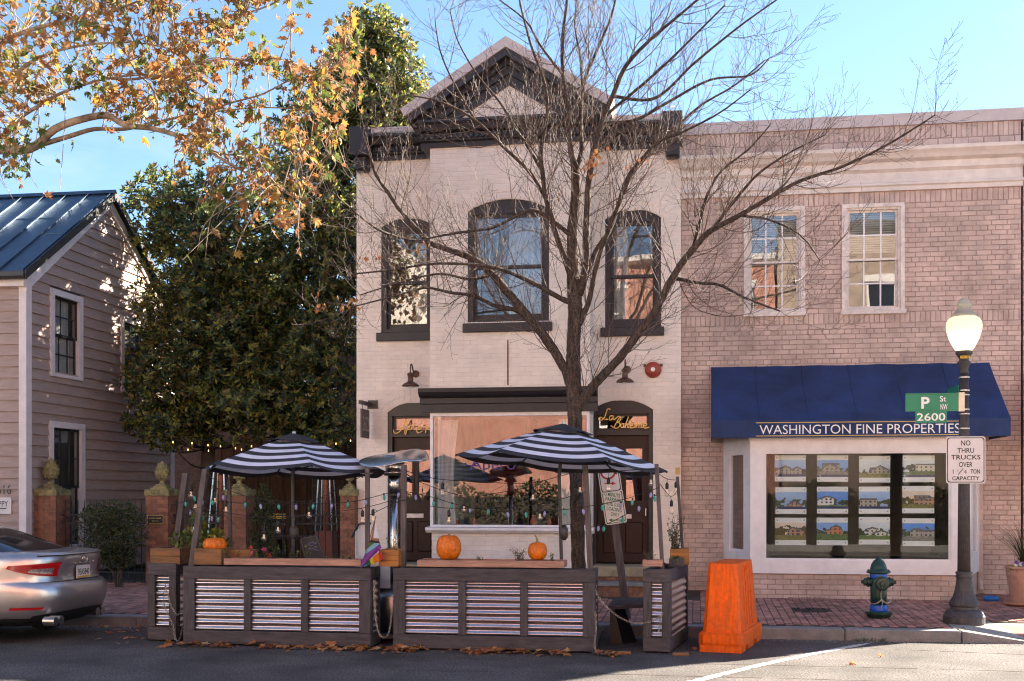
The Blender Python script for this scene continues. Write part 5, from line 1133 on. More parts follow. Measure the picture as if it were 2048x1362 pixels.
def cluster(u, v, y, n, spread, green=None, long=False):
    c = at(u, v, y); near = min(nodes, key=lambda q: (q - c).length_squared)
    if (near - c).length > .85 and not long: return False
    mid = near.lerp(c, .5) + rnd(rr) * (.10 + .16 * (near - c).length) + V((0, 0, .08)); tpts = catmull([near, mid, c], 5); sw_.tube(tpts, [.009 - .0006 * i for i in range(len(tpts))], 4, cap=False)
    for _ in range(n):
        p = tpts[rr.randrange(4, len(tpts))] + V((rr.gauss(0, spread), rr.gauss(0, spread), rr.gauss(0, spread))); ax = V((rr.uniform(-.9, .9), rr.uniform(-.9, .9), -rr.uniform(.1, 1.2)))
        s = rr.uniform(.075, .195) * (.8 if rr.random() < .4 else 1); g_ = leafcol() if green is None else green
        big.append((s, p, ax, rnd(rr), rr.uniform(.1, 1.8), g_))
        if rr.random() < .5: sw_.tube([p, p - ax.normalized() * .03 + V((0, 0, .03)), p + V((0, 0, .06))], .0015, 3, cap=False)
cnt = 0
while cnt < 760:
    u, v = rr.uniform(-160, 740), rr.uniform(-140, 500)
    if not inside(u, v, polyA): continue
    dens = 1.0 if (v < 260) else .8
    if u > 480 and v < 90: dens = .4
    if 440 < u < 600 and 90 < v < 230: dens = .5
    if u < 330 and v > 200: dens = .45
    if rr.random() > dens: continue
    cluster(u, v, rr.uniform(13.2, 16.2), rr.randint(4, 9), .075); cnt += .75
for (u, v, n, g_) in ((25, 345, 16, 1), (50, 360, 12, 1), (20, 320, 16, None), (15, 300, 14, None), (40, 330, 12, 1), (60, 310, 8, None), (120, 378, 3, 0), (75, 375, 4, 0), (30, 405, 1, 0), (10, 375, 3, 1), (395, 500, 5, 1), (410, 525, 4, 1), (385, 440, 2, 0), (420, 405, 3, 1), (445, 430, 4, 1), (560, 430, 6, None), (620, 455, 4, 0), (500, 460, 3, 0), (470, 505, 1, 0), (180, 150, 8, 1), (170, 170, 6, 1), (365, 520, 2, 0), (600, 500, 2, 0), (340, 790, 0, 0)):
    if n: cluster(u, v, rr.uniform(13.4, 14.4), n, .07, g_, True)
big.sort(key=lambda q: -q[0] * (1 if -10 < 1 else 1)); 
vis = []
for q in big:
    u, v = uvof(q[1]); 
    if 0 < u < 760 and 0 < v < 560: vis.append(q)
for q in vis[:300]: q_id = id(q)
pick = set(id(q) for q in vis[:300])
me_cache = []
for j in range(6):
    for gcol in (0, 1):
        m = MB(); leaf(m, V((0, 0, 0)), V((0, 0, -1)), V((0, 1, 0)), 1.0, .2 + .22 * j); me_cache.append(m.mesh('leaf', 'syc_leaf_green' if gcol else 'syc_leaf'))
for q in big:
    s, p, ax, up, cu, g_ = q
    if id(q) in pick:
        o = put('leaf', me_cache[min(5, int(cu * 4.5)) * 2 + g_]); a = ax.normalized(); sd = a.cross(up).normalized(); n_ = sd.cross(a)
        mt = Matrix((sd, n_, -a)).transposed().to_4x4(); o.parent = sy; o.matrix_parent_inverse = wmat(sy).inverted(); o.matrix_basis = Matrix.Translation(p) @ mt @ Matrix.Diagonal((s, s, s, 1))
    else: leaf(lfg if g_ else lf, p, ax, up, s, cu)
for _ in range(60):      # seed balls
    p = at(rr.uniform(0, 680), rr.uniform(0, 420), rr.uniform(13.5, 15.8))
    if inside(*uvof(p), polyA): sw_.lathe(p, [(.004, -.014), (.014, -.006), (.014, .006), (.004, .014)], 6); sw_.tube([p + V((0, 0, .014)), p + V((.01, 0, .1))], .0015, 3)
sw_.build('limbs', 'syc_bark', sy, smooth=True); lf.build('crown', 'syc_leaf', sy, kind='stuff'); lfg.build('green_leaves', 'syc_leaf_green', sy, kind='stuff')

# ------------------------------------------------------------------ magnolias between the houses
def magnolia(lab, base, ell, nwhorl, seed, trunk_pts):
    rr = random.Random(seed); t = thing('magnolia_tree', lab, 'tree', base, 'magnolias between the houses'); fo = MB(); wd = MB()
    wts = [e_[3] * e_[4] for e_ in ell]; tips = []
    tp = [V(p) for p in trunk_pts]; q = catmull(tp, 5); wd.tube(q, [.16 - .12 * i / len(q) for i in range(len(q))], 9)
    k = 0
    while k < nwhorl:
        u, v, Y, ru, rv, dp = rr.choices(ell, wts)[0]
        d = rnd(rr) * (rr.random() ** .45); p = at(u + d.x * ru, v - d.z * rv, Y + d.y * dp)
        if p.x > -5.75 and p.z < 8.1 and p.y > 18.3: continue
        if p.x < -10.95 and p.z < zroof(min(max(p.y, YH0), YH1)) + .3 and p.y < 24.1: continue
        if p.y < 18.75 or p.z < .9: continue
        tt = (XH - p.x) / SUN.x; sh = p + SUN * tt          # where this whorl's shadow meets the gable
        if YH0 - .5 < sh.y < YH1 and .5 < sh.z < ZRG and mnoise.noise(V((sh.y * 2.6, sh.z * 2.6, 3.7))) > .36: continue  # whorls left out along the sun's path so light dapples the gable
        k += 1; out = (V((d.x, d.y, d.z * .6 + .35)) + rnd(rr) * .6).normalized(); tips.append((p, out)); n = rr.randint(6, 9); a0 = rr.random() * 6.28; s1 = out.orthogonal().normalized(); s2 = out.cross(s1)
        for j in range(n):
            an = a0 + j * 2.4; rd_ = (s1 * math.cos(an) + s2 * math.sin(an)); ax = (rd_ * rr.uniform(.7, 1.1) + out * rr.uniform(-.1, .7) + V((0, 0, -.15))).normalized(); L_ = rr.uniform(.09, .155); W = L_ * rr.uniform(.19, .26)
            b0 = p + out * rr.uniform(-.05, .06); nm = ax.cross(rd_.cross(out)); nm = nm.normalized() if nm.length > 1e-4 else out; sd = ax.cross(nm).normalized()
            m1 = b0 + ax * (L_ * .5) - nm * .0; fo.add([b0, b0 + ax * (L_ * .45) + sd * W + nm * (W * .35), b0 + ax * L_ - nm * (L_ * .12), b0 + ax * (L_ * .45) - sd * W + nm * (W * .35), m1], [(0, 1, 4), (1, 2, 4), (2, 3, 4), (3, 0, 4)])
    for (p, out) in tips[::9]:
        near = min(q[5:], key=lambda z_: (z_ - p).length_squared + (0.4 if z_.z > p.z else 0)); md = near.lerp(p, .5) + V((0, 0, -.12)); wd.tube(catmull([near, md, p], 4), [.022 - .0018 * i for i in range(9)], 5, cap=False)
    wd.build('trunk', 'mag_bark', t, smooth=True); fo.build('crown', 'magnolia_leaf', t, kind='stuff')
pA = at(415, 985, 21.2); pA.z = .2
magnolia('dark glossy magnolia close beside the clapboard gable', tuple(pA), [(330, 420, 21.6, 85, 95, 1.0), (410, 480, 21.6, 120, 150, 1.4), (360, 600, 21.4, 100, 130, 1.3), (420, 700, 21.2, 130, 140, 1.5), (320, 760, 20.6, 85, 90, 1.0), (330, 850, 20.3, 85, 50, .9), (450, 820, 20.6, 120, 70, 1.2), (500, 600, 22.2, 110, 180, 1.2), (500, 600, 23.8, 115, 125, .9), (470, 680, 23.4, 110, 90, .9)], 5000, 41, [pA, pA + V((0, 0, 2)), pA + V((.1, .1, 4)), pA + V((.1, .2, 6.2)), pA + V((0, .3, 7.6))])  # a rear crown lobe is added to keep sun off the gable
pB = at(640, 985, 22.0); pB.z = .2
magnolia('tall magnolia with sunlit top rising behind the cream building', tuple(pB), [(750, 85, 22.4, 80, 80, .8), (755, 90, 22.4, 80, 80, .8), (745, 170, 22.4, 120, 95, 1.2), (745, 170, 22.4, 120, 95, 1.2), (700, 250, 22.3, 160, 130, 1.5), (800, 250, 22.8, 105, 105, 1.3), (820, 210, 22.8, 60, 60, .8), (640, 380, 22.0, 150, 170, 1.6), (600, 560, 21.8, 150, 170, 1.5), (620, 720, 21.3, 120, 150, 1.4), (540, 800, 20.9, 120, 90, 1.2), (640, 850, 20.6, 90, 55, 1.0), (690, 500, 21.8, 60, 220, 1.3)], 6200, 43, [pB, pB + V((0, 0, 3)), pB + V((.2, .1, 6)), pB + V((.6, .2, 8.5)), pB + V((.9, .3, 10.6))])
# ------------------------------------------------------------------ shrubs
def bush(name, lab, cat, c, ell, n, size, mat, seed, stems=(), group=None):
    rr = random.Random(seed); t = thing(name, lab, cat, c, group); fo = MB(); c = V(c)
    for _ in range(n):
        (ox, oy, oz, rx_, ry_, rz_) = rr.choice(ell); d = rnd(rr) * rr.random() ** .35; p = c + V((ox + d.x * rx_, oy + d.y * ry_, oz + d.z * rz_)); ax = (V((d.x, d.y, d.z * .5 + .3)) + rnd(rr) * .9).normalized(); L_ = size * rr.uniform(.6, 1.3); sd = ax.cross(rnd(rr)).normalized() * (L_ * .27); nm = ax.cross(sd).normalized() * (L_ * .1)
        fo.add([p, p + ax * (L_ * .5) + sd + nm, p + ax * L_, p + ax * (L_ * .5) - sd + nm], [(0, 1, 2), (0, 2, 3)])
    fo.build('foliage', mat, t, kind='stuff')
    if stems:
        s = MB()
        for pts, r_ in stems: s.tube([c + V(q) for q in pts], r_, 6)
        s.build('stem', 'bark', t)
    return t
ys = 17.9; p = at(222, 1170, ys); z0 = SW(ys); k = mpp(222, ys)
bush('clipped_shrub', 'clipped green shrub with bare stems beside the parked car', 'shrub', (p.x, ys, z0), [(-.22, 0, .95, .42, .3, .42), (.22, 0, .98, .42, .3, .42), (0, 0, .7, .45, .3, .35), (.05, -.05, 1.15, .5, .28, .28), (.12, 0, .5, .3, .2, .22)], 4200, .055, 'shrub_leaf', 51, [([(.12, 0, 0), (.14, 0, .3), (.02, 0, .7)], .028), ([(.16, 0, 0), (.2, .02, .35), (.3, 0, .8)], .024), ([(.10, 0, 0), (.02, 0, .3), (-.2, 0, .75)], .02), ([(.2, 0, 0), (.16, 0, .4), (.1, 0, .7)], .02)])
ys = 18.0; p = at(525, 1110, ys)
bush('column_shrub', 'tall narrow shrub between two brick piers under the left parasol', 'shrub', (p.x, ys, SW(ys)), [(0, 0, .5, .26, .24, .4), (0, 0, .95, .22, .2, .4), (.02, 0, 1.35, .16, .15, .35)], 3000, .045, 'shrub_leaf', 52, [([(0, 0, 0), (0, 0, 1.3)], .02)])
# ================================================================== PARKLET
def tri_wave(f):
    f = f % 1.0
    return 1 - 2 * f / .58 if f < .58 else -1 + 2 * (f - .58) / .42
def corrugated(x0, x1, y, z0, z1, per=.0745, amp=.012, nm='corrugated_sheet', parent=None, ragged=0):
    n = int((z1 - z0) / per * 16); b = MB()
    for i in range(n + 1):
        z = z0 + (z1 - z0) * i / n; yy = y + amp * sum(tri_wave((z - z0) / per + dq) for dq in (-.06, -.03, 0, .03, .06)) / 5; b.v += [(x0, yy, z), (x1, yy, z), (x0, yy + .004, z), (x1, yy + .004, z)]
    for i in range(n): a = 4 * i; b.f += [(a, a + 1, a + 5, a + 4), (a + 2, a + 6, a + 7, a + 3)]; b.m += [0, 0]
    b.f += [(0, 2, 3, 1), (4 * n, 4 * n + 1, 4 * n + 3, 4 * n + 2)]; b.m += [0, 0]
    return b.build(nm, 'galv', parent, smooth=True)
def planter_barrier(lab, x0, x1, y0, depth, zt, npan, rz=0.0, piv=None, sheets=True, end_sheet=True):
    t = thing('planter_barrier', lab, 'planter', ((x0 + x1) / 2, y0 + depth / 2, 0), 'grey timber planters fencing the parklet')
    start = []
    def bd(a, b, c, d, e_, f, m='grey_wood'):
        o = MB().bbox(a, b, c, d, e_, f, .004).build('board', m, t); start.append(o); return o
    yf = y0; w_ = .026
    rt = .14; rb = .15; z0 = .02
    bd(x0, x1, yf, yf + w_, zt - rt, zt); bd(x0, x1, yf, yf + w_, z0, z0 + rb)
    st_ = .135 if npan > 1 else .09; md = .085
    xs = [x0]; iw = (x1 - x0 - 2 * st_ - (npan - 1) * md) / npan
    bd(x0, x0 + st_, yf + .001, yf + w_, z0 + rb + .001, zt - rt - .001, 'grey_wood_v'); bd(x1 - st_, x1, yf + .001, yf + w_, z0 + rb + .001, zt - rt - .001, 'grey_wood_v')
    xx = x0 + st_
    for k in range(npan):
        start.append(corrugated(xx - .02, xx + iw + .02, yf + w_ + .012, z0 + rb - .02, zt - rt + .02, parent=t))
        xx += iw
        if k < npan - 1: bd(xx, xx + md, yf + .002, yf + w_, z0 + rb + .001, zt - rt - .001, 'grey_wood_v'); xx += md
    # ends and back
    for (xa, xb) in ((x0, x0 + .026), (x1 - .026, x1)):
        bd(xa, xb, yf + w_ + .001, yf + depth, zt - rt, zt); bd(xa, xb, yf + w_ + .001, yf + depth, z0, z0 + rb)
        bd(xa + .001, xb - .001, yf + depth - .09, yf + depth, z0 + rb + .001, zt - rt - .001, 'grey_wood_v'); bd(xa + .001, xb - .001, yf + w_ + .03, yf + .12, z0 + rb + .001, zt - rt - .001, 'grey_wood_v')
        b = MB(); n = 60; per = .0745; ya, yb = yf + .10, yf + depth - .08; xc = xa + .013
        for i in range(n + 1):
            z = z0 + rb - .02 + (zt - rt - z0 - rb + .04) * i / n; q = xc + .008 * math.cos(i / n * (zt - rt - z0 - rb) / per * 6.283); b.v += [(q, ya, z), (q, yb, z)]
        b.f = [(2 * i, 2 * i + 1, 2 * i + 3, 2 * i + 2) for i in range(n)]; b.m = [0] * n; start.append(b.build('end_sheet', 'galv', t, smooth=True))
    bd(x0 + .027, x1 - .027, yf + depth - w_, yf + depth, z0, zt - .01)
    start.append(MB().box(x0 + .03, x1 - .03, yf + w_ + .03, yf + depth - w_ - .01, zt - .16, zt - .05).build('soil', 'soil', t))
    if rz:
        m = Matrix.Translation(piv) @ Matrix.Rotation(rz, 4, 'Z') @ Matrix.Translation(-V(piv))
        for o in start: o.data.transform(m)
    return t
YB1 = 12.7
B1 = (xat(295, 12.95), xat(352, 12.95)); B2 = (xat(366, YB1), xat(741, YB1)); B3 = (xat(786, YB1), xat(1190, YB1)); B4 = (xat(1285, 12.8), xat(1340, 12.8)); ZB = .905
b1 = planter_barrier('short grey timber planter with one corrugated strip at the left end of the parklet', B1[0], B1[1], 12.95, 1.0, .92, 1)
b2 = planter_barrier('long grey timber planter with three corrugated panels below the left parasol', B2[0], B2[1], YB1, .42, ZB, 3)
b3 = planter_barrier('long grey timber planter with three corrugated panels below the two pumpkins', B3[0], B3[1], YB1, .42, ZB + .005, 3)
b4 = planter_barrier('short grey timber planter turned end on beside the orange barrier', B4[0], B4[1], 12.8, 1.25, ZB + .01, 1, rad(-8.5), (B4[1], 12.8, 0))
# platform decking behind the planters
dk = thing('parklet_deck', 'low dark timber deck of the parklet behind the planters', 'deck', (-3.5, 13.7, 0))
for k in range(7): MB().box(B2[0] + .05, B3[1] - .02, 13.15 + k * .155, 13.295 + k * .155, .06, .10).build('plank', 'grey_wood', dk)
for xx in (-5.5, -4.2, -3.0, -1.6): MB().box(xx, xx + .09, 13.16, 14.22, .0, .059).build('joist', 'grey_wood', dk)
# dark timber skid and step in the gap before the right door
stp = thing('timber_step', 'dark timber wedge step in the gap beside the leaning parking sign', 'step', (-.85, 13.9, 0))
b = MB(); b.hexa([(-1.02, 13.5, .40), (-.62, 13.6, .42), (-.55, 14.2, .46), (-1.0, 14.1, .44), (-1.02, 13.5, .44), (-.62, 13.6, .46), (-.55, 14.2, .50), (-1.0, 14.1, .48)]); b.build('tread', 'grey_wood', stp)
b = MB(); b.hexa([(-1.0, 13.55, .0), (-.85, 13.55, .0), (-.7, 13.75, .0), (-1.0, 13.75, .0), (-1.0, 13.55, .40), (-.95, 13.55, .40), (-.85, 13.75, .41), (-1.0, 13.75, .41)]); b.box(-.60, -.56, 13.7, 14.1, 0, .44); b.build('support', 'car_black', stp)
tag(MB().bbox(xat(1235, 12.72), xat(1262, 12.72), 12.7, 12.76, .0, .03, .005).build('wood_offcut', 'brown_wood'), 'thin wood offcut lying on the road in the gap of the parklet', 'wood'); tag(MB().bbox(xat(1345, 12.72), xat(1378, 12.72), 12.68, 12.75, .0, .03, .005).build('wood_offcut', 'brown_wood'), 'thin wood offcut lying by the foot of the end planter', 'wood')
# timber boxes on the planters
def wood_box(lab, u0, u1, v0, v1, y0, y1, m, soil=True, n=2):
    x0, x1 = xat(u0, y0), xat(u1, y0); z0, z1 = zat((u0 + u1) / 2, v1, y0), zat((u0 + u1) / 2, v0, y0); z0 = max(z0, .906)
    t = thing('planter_box', lab, 'planter box', ((x0 + x1) / 2, (y0 + y1) / 2, z0), 'timber boxes on the planters')
    for k in range(n): a, b = z0 + (z1 - z0) * k / n, z0 + (z1 - z0) * (k + 1) / n - .002; MB().bbox(x0, x1, y0, y0 + .04, a, b, .005).build('board', m, t)
    MB().bbox(x0, x1, y1 - .04, y1, z0, z1, .005).build('board', m, t); MB().bbox(x0 + .001, x0 + .04, y0 + .041, y1 - .041, z0, z1 - .003, .004).build('board', m, t); MB().bbox(x1 - .04, x1 - .001, y0 + .041, y1 - .041, z0, z1 - .003, .004).build('board', m, t)
    if soil: MB().box(x0 + .041, x1 - .041, y0 + .041, y1 - .041, z0 + .005, z1 - .025).build('soil', 'soil', t)
    return t
wood_box('brown weathered box on the short left planter', 300, 360, 1096, 1130, 12.97, 13.6, 'brown_wood')
wood_box('brown timber box holding the roundest pumpkin', 388, 442, 1097, 1130, 12.72, 13.1, 'brown_wood', n=1); wood_box('dark timber box just right of the pumpkin box', 444, 505, 1099, 1117, 12.95, 13.12, 'brown_wood', n=1)
wood_box('long pink cedar trough with flowers under the left parasol', 447, 722, 1118, 1131, 12.73, 12.93, 'pink_wood', n=1)
wood_box('orange timber box beside the rainbow flag', 757, 797, 1099, 1133, 12.72, 13.06, 'orange_wood', n=3)
wood_box('long pink cedar trough under the two pumpkins', 834, 1128, 1121, 1135, 12.73, 13.05, 'pink_wood', n=1)
wood_box('small pink cedar trough on the end planter', 1285, 1325, 1120, 1133, 12.84, 13.0, 'pink_wood', n=1); wood_box('amber timber box at the back of the end planter', 1340, 1378, 1098, 1130, 13.75, 14.05, 'orange_wood', n=1); wood_box('grey timber box with spilling grass on the end planter', 1338, 1368, 1118, 1134, 13.3, 13.6, 'grey_wood', n=1)
# leaning posts
def post(u0, v0, u1, v1, y0, y1, lab, wpx=11):
    a, b = at(u0, v0, y0), at(u1, v1, y1); a.z = min(a.z, .6); w_ = wpx * mpp(u0, y0) / 2; t = MB(); d = (b - a)
    t.hexa([(a.x - w_, a.y - w_, a.z), (a.x + w_, a.y - w_, a.z), (a.x + w_, a.y + w_, a.z), (a.x - w_, a.y + w_, a.z), (b.x - w_, b.y - w_, b.z), (b.x + w_, b.y - w_, b.z), (b.x + w_, b.y + w_, b.z), (b.x - w_, b.y + w_, b.z)])
    tag(t.build('light_post', 'post_wood'), lab, 'post', 'grey posts holding the light strings')
post(340, 1190, 372, 946, 13.4, 13.4, 'leaning grey post at the far left of the parklet'); post(376, 1190, 411, 938, 12.85, 12.85, 'leaning grey post just left of the round pumpkin box')
post(735, 1190, 735, 936, 12.95, 12.95, 'upright grey post beside the rainbow flag', 8); post(806, 1190, 808, 930, 12.9, 12.9, 'thick grey post right of the gas heater', 10)
post(1184, 1190, 1170, 930, 12.95, 12.95, 'grey post against the tree trunk at the right parasol', 11); post(1328, 1190, 1313, 928, 13.0, 13.0, 'leaning grey post under the right tip of the right parasol', 8); post(1371, 1190, 1355, 953, 14.1, 14.1, 'thin dark post at the far right of the parklet', 6)
post(462, 1095, 458, 955, 13.9, 13.9, 'dark post in front of the brick pier behind the round pumpkin', 7)
# ------------------------------------------------------------------ parasols
def parasol(lab, cu, va, y, Rm, drop, pole_v, tiltx, tilty, rot, seed):
    ap = at(cu, va, y); t = thing('parasol', lab, 'parasol', (ap.x, y, .1), 'black and white striped parasols')
    rr = random.Random(seed); NR, NS = 40, 10; c = MB(); T = Matrix.Translation(ap) @ Matrix.Rotation(tilty, 4, 'Y') @ Matrix.Rotation(tiltx, 4, 'X')
    def pt(ri, a, dz=0):
        s = a / (math.pi / 3); f = s - math.floor(s); ch = math.cos(math.pi / 6) / math.cos((f - .5) * math.pi / 3); r_ = Rm * ri * (ch + (1 - ch) * (1 - ri) * .5)
        sag = -.075 * math.sin(f * math.pi) ** 1 * ri ** 1.3 - .012 * math.sin(f * math.pi * 2 + seed) * ri; z = -drop * (ri ** 1.12) + sag + dz
        return T @ V((r_ * math.cos(a + rot), r_ * math.sin(a + rot), z))
    na = 6 * NS; lv = [.16 + (1 - .16) * k / NR for k in range(NR + 1)]
    for k in range(NR + 1):
        for j in range(na): c.v.append(tuple(pt(lv[k], 2 * math.pi * j / na)))
    for k in range(NR):
        st_ = int(k / (NR / 10.0)); mi = 0 if st_ % 2 == 0 else 1
        for j in range(na): c.f.append((k * na + j, k * na + (j + 1) % na, (k + 1) * na + (j + 1) % na, (k + 1) * na + j)); c.m.append(1 - mi)
    # order: outermost stripe black
    o = c.build('canopy', ['canvas_black', 'canvas_white'], t, smooth=True)
    v = MB(); lv2 = [.02, .10, .20, .285]
    for k in range(4):
        for j in range(na): v.v.append(tuple(pt(lv2[k], 2 * math.pi * j / na, .03 + .012 * math.sin(6 * math.pi * 2 * j / na) * (k == 3))))
    for k in range(3):
        for j in range(na): v.f.append((k * na + j, k * na + (j + 1) % na, (k + 1) * na + (j + 1) % na, (k + 1) * na + j)); v.m.append(0)
    v.f.append(tuple(range(na))); v.m.append(0); v.build('vent_cap', 'canvas_black', t, smooth=True)
    top = T @ V((0, 0, .05)); MB().tube([T @ V((0, 0, .0)), top], [.03, .022], 10).build('finial', 'steel', t)
    hub = T @ V((0, 0, -drop - .18)); mid = T @ V((0, 0, -drop - .02))
    for j in range(6):
        a = j * math.pi / 3; r1 = [pt(f, a, -.018) for f in (.03, .3, .6, .85, .995)]; rb = MB().tube(r1, .010, 6).build('rib', 'black_paint', t)
        MB().tube([mid, pt(.52, a, -.03)], .008, 6).build('strut', 'black_paint', rb)
    foot = V((ap.x + .0, y, .10)); cr = V((ap.x, y, zat(cu, pole_v, y)))
    MB().tube([foot, V((hub.x, hub.y, hub.z)), T @ V((0, 0, -.02))], .021, 12).build('pole', 'bronze', t)
    MB().lathe((cr.x, y, cr.z - .09), [(.025, 0), (.05, .03), (.055, .08), (.052, .14), (.025, .18)], 12).build('crank_housing', 'bronze', t, smooth=True)
    MB().lathe((ap.x, y, .10), [(.24, 0), (.24, .04), (.06, .06), (.05, .25), (.03, .26)], 20).build('base', 'bronze', t)
parasol('black and white striped parasol over the flower trough on the left', 588, 871, 13.75, 1.18, .42, 1065, rad(-2.6), rad(.8), rad(0), 1)
parasol('black and white striped parasol in front of the tree trunk on the right', 1127, 852, 13.6, 1.25, .42, 1065, rad(-2.6), rad(4.6), rad(2), 2)
# ------------------------------------------------------------------ gas heater with a curved deflector
p = at(788, 1095, 13.6); t = thing('gas_heater', 'chrome gas heater with curved silver deflector between the parasols', 'patio heater', (p.x, 13.6, .1)); X, Yh = p.x, 13.6
zt = zat(788, 925, Yh); zb = zat(788, 948, Yh)
b = MB(); n = 40
def dp(r_, a):
    x = r_ * math.cos(a); y_ = r_ * math.sin(a); return (X + x + .0, Yh + y_, zt + .10 + .16 * x + .25 * x * abs(x) * 0 - .55 * max(0, x - .12) ** 2 * 2.6 + .24 * y_ - .25 * y_ * y_)
rings_ = [0.001, .1, .2, .3, .38, .415]
for r_ in rings_: b.v += [dp(r_, 2 * math.pi * j / n) for j in range(n)]
for r_ in reversed(rings_): b.v += [(q[0], q[1], q[2] - .012) for q in (dp(r_, 2 * math.pi * j / n) for j in range(n))]
for k in range(2 * len(rings_) - 1):
    for j in range(n): b.f.append((k * n + j, k * n + (j + 1) % n, (k + 1) * n + (j + 1) % n, (k + 1) * n + j)); b.m.append(0)
b.build('deflector', 'chrome', t, smooth=True)
MB().lathe((X, Yh, zt - .02), [(.13, 0), (.125, .10), (.06, .11)], 24).build('burner_collar', 'steel', t, smooth=True); MB().lathe((X, Yh, zb - .01), [(.085, 0), (.12, .02), (.12, .03), (.10, .035), (.105, .145), (.12, .15)], 24).build('emitter_screen', 'chrome', t, smooth=True)
MB().lathe((X, Yh, zb - .02), [(.12, 0), (.125, .015), (.11, .03)], 24).build('emitter_ring', 'black_paint', t)
zc = zat(788, 990, Yh); MB().tube([(X, Yh, zc), (X, Yh, zb)], .066, 20).build('upper_pole', 'chrome', t, smooth=True); MB().tube([(X, Yh, .5), (X, Yh, zc)], .048, 18).build('pole', 'chrome', t, smooth=True)
MB().lathe((X, Yh, zc - .01), [(.05, 0), (.07, .008), (.07, .02), (.05, .025)], 18).build('pole_collar', 'bronze', t); MB().lathe((X, Yh, .1), [(.24, 0), (.24, .42), (.20, .48), (.06, .5)], 20).build('tank_housing', 'steel', t, smooth=True)
# pyramid heaters in the yard
def pyramid(lab, u, v0, v1, y, w_, w2):
    a, b_ = at(u, v1, y), at(u, v0, y); t = thing('pyramid_heater', lab, 'patio heater', (a.x, y, .2), 'pyramid heaters in the side yard')
    for sx in (-1, 1):
        for sy_ in (-1, 1): MB().tube([(a.x + sx * w_, y + sy_ * w_, a.z), (b_.x + sx * w2, y + sy_ * w2, b_.z + .12)], .014, 6).build('leg', 'chrome', t)
    MB().tube([(a.x, y, a.z - .1), (b_.x, y, b_.z)], .05, 12).build('flame_tube', 'red_base', t)
    z0 = max(.22, a.z - .55); MB().hexa([(a.x - w_ * 1.15, y - w_ * 1.15, z0), (a.x + w_ * 1.15, y - w_ * 1.15, z0), (a.x + w_ * 1.15, y + w_ * 1.15, z0), (a.x - w_ * 1.15, y + w_ * 1.15, z0), (a.x - w_, y - w_, a.z), (a.x + w_, y - w_, a.z), (a.x + w_, y + w_, a.z), (a.x - w_, y + w_, a.z)]).build('base', 'red_base', t)
    g_ = MB()
    for k in range(9): f = k / 9; ww = w_ + (w2 - w_) * f; zz = a.z + (b_.z - a.z) * f; ring_pts = [(a.x - ww, y - ww, zz), (a.x + ww, y - ww, zz), (a.x + ww, y + ww, zz), (a.x - ww, y + ww, zz), (a.x - ww, y - ww, zz)]; g_.tube(ring_pts, .003, 4)
    g_.build('guard', 'black_paint', t)
    MB().hexa([(b_.x - w2 - .12, y - w2 - .12, b_.z + .12), (b_.x + w2 + .12, y - w2 - .12, b_.z + .12), (b_.x + w2 + .12, y + w2 + .12, b_.z + .12), (b_.x - w2 - .12, y + w2 + .12, b_.z + .12), (b_.x - .05, y - .05, b_.z + .26), (b_.x + .05, y - .05, b_.z + .26), (b_.x + .05, y + .05, b_.z + .26), (b_.x - .05, y + .05, b_.z + .26)]).build('hood', 'chrome', t)
pyramid('pyramid heater with red base right of the left parasol pole', 652, 945, 1062, 19.8, .15, .09); pyramid('pyramid heater partly hidden behind the second brick pier', 442, 950, 1070, 19.9, .17, .09)
# bench table in the yard
t = thing('yard_table', 'dark wooden table with a yellow rail chair in the side yard', 'table', (xat(590, 20.5), 20.5, .2)); xa, xb = xat(548, 20.5), xat(700, 20.5)
MB().box(xa, xb, 20.3, 21.0, .90, .95).build('table_top', 'fence_wood', t)
for xx in (xa + .05, xb - .1): MB().box(xx, xx + .06, 20.4, 20.9, .2, .90).build('leg', 'fence_wood', t)
t = thing('yard_chair', 'yard chair with a yellow back rail', 'chair', (xat(556, 20), 20.0, .2)); xa, xb = xat(543, 20), xat(570, 20)
for xx in (xa, xb - .03): MB().box(xx, xx + .03, 20.0, 20.03, .2, 1.38).build('leg', 'fence_wood', t); MB().box(xx, xx + .03, 19.65, 19.68, .2, .66).build('leg', 'fence_wood', t)
MB().box(xa, xb, 19.65, 20.03, .66, .69).build('seat', 'fence_wood', t); MB().box(xa - .01, xb + .01, 19.985, 19.999, 1.28, 1.37).build('back_rail', 'yellow', t); MB().box(xa, xb, 20.0, 20.02, 1.02, 1.08).build('back_slat', 'fence_wood', t)
# chalkboard easel in the planter
t = thing('chalkboard', 'small chalkboard A-frame among the flowers under the left parasol', 'chalkboard', (xat(622, 13.3), 13.3, .9)); y = 13.35
q = [at(602, 1078, y), at(633, 1072, y), at(650, 1117, y), at(612, 1117, y)]; c_ = sum(q, V((0, 0, 0))) / 4
m = MB(); m.prism([(v_.x, y, v_.z) for v_ in q], (0, .012, 0)); m.build('board', 'chalk', t)
for a_, b_ in zip(q, q[1:] + q[:1]):
    MB().tube([a_ + V((0, -.005, 0)), b_ + V((0, -.005, 0))], .012, 4).build('frame_bar', 'grey_wood', t)
MB().tube([q[0], at(600, 1117, y + .15)], .01, 4).build('rear_leg', 'grey_wood', t)
m = MB(); rr = random.Random(4)
for k in range(12):
    a_ = at(617 + (k % 4) * 5, 1086 + (k // 4) * 6, y - .009); m.tube([a_, a_ + V((rr.uniform(-.02, .03), 0, rr.uniform(-.02, .02))), a_ + V((rr.uniform(.0, .04), 0, rr.uniform(-.02, .02)))], .0025, 4)
m.build('chalk_marks', 'bulb_lilac', t)
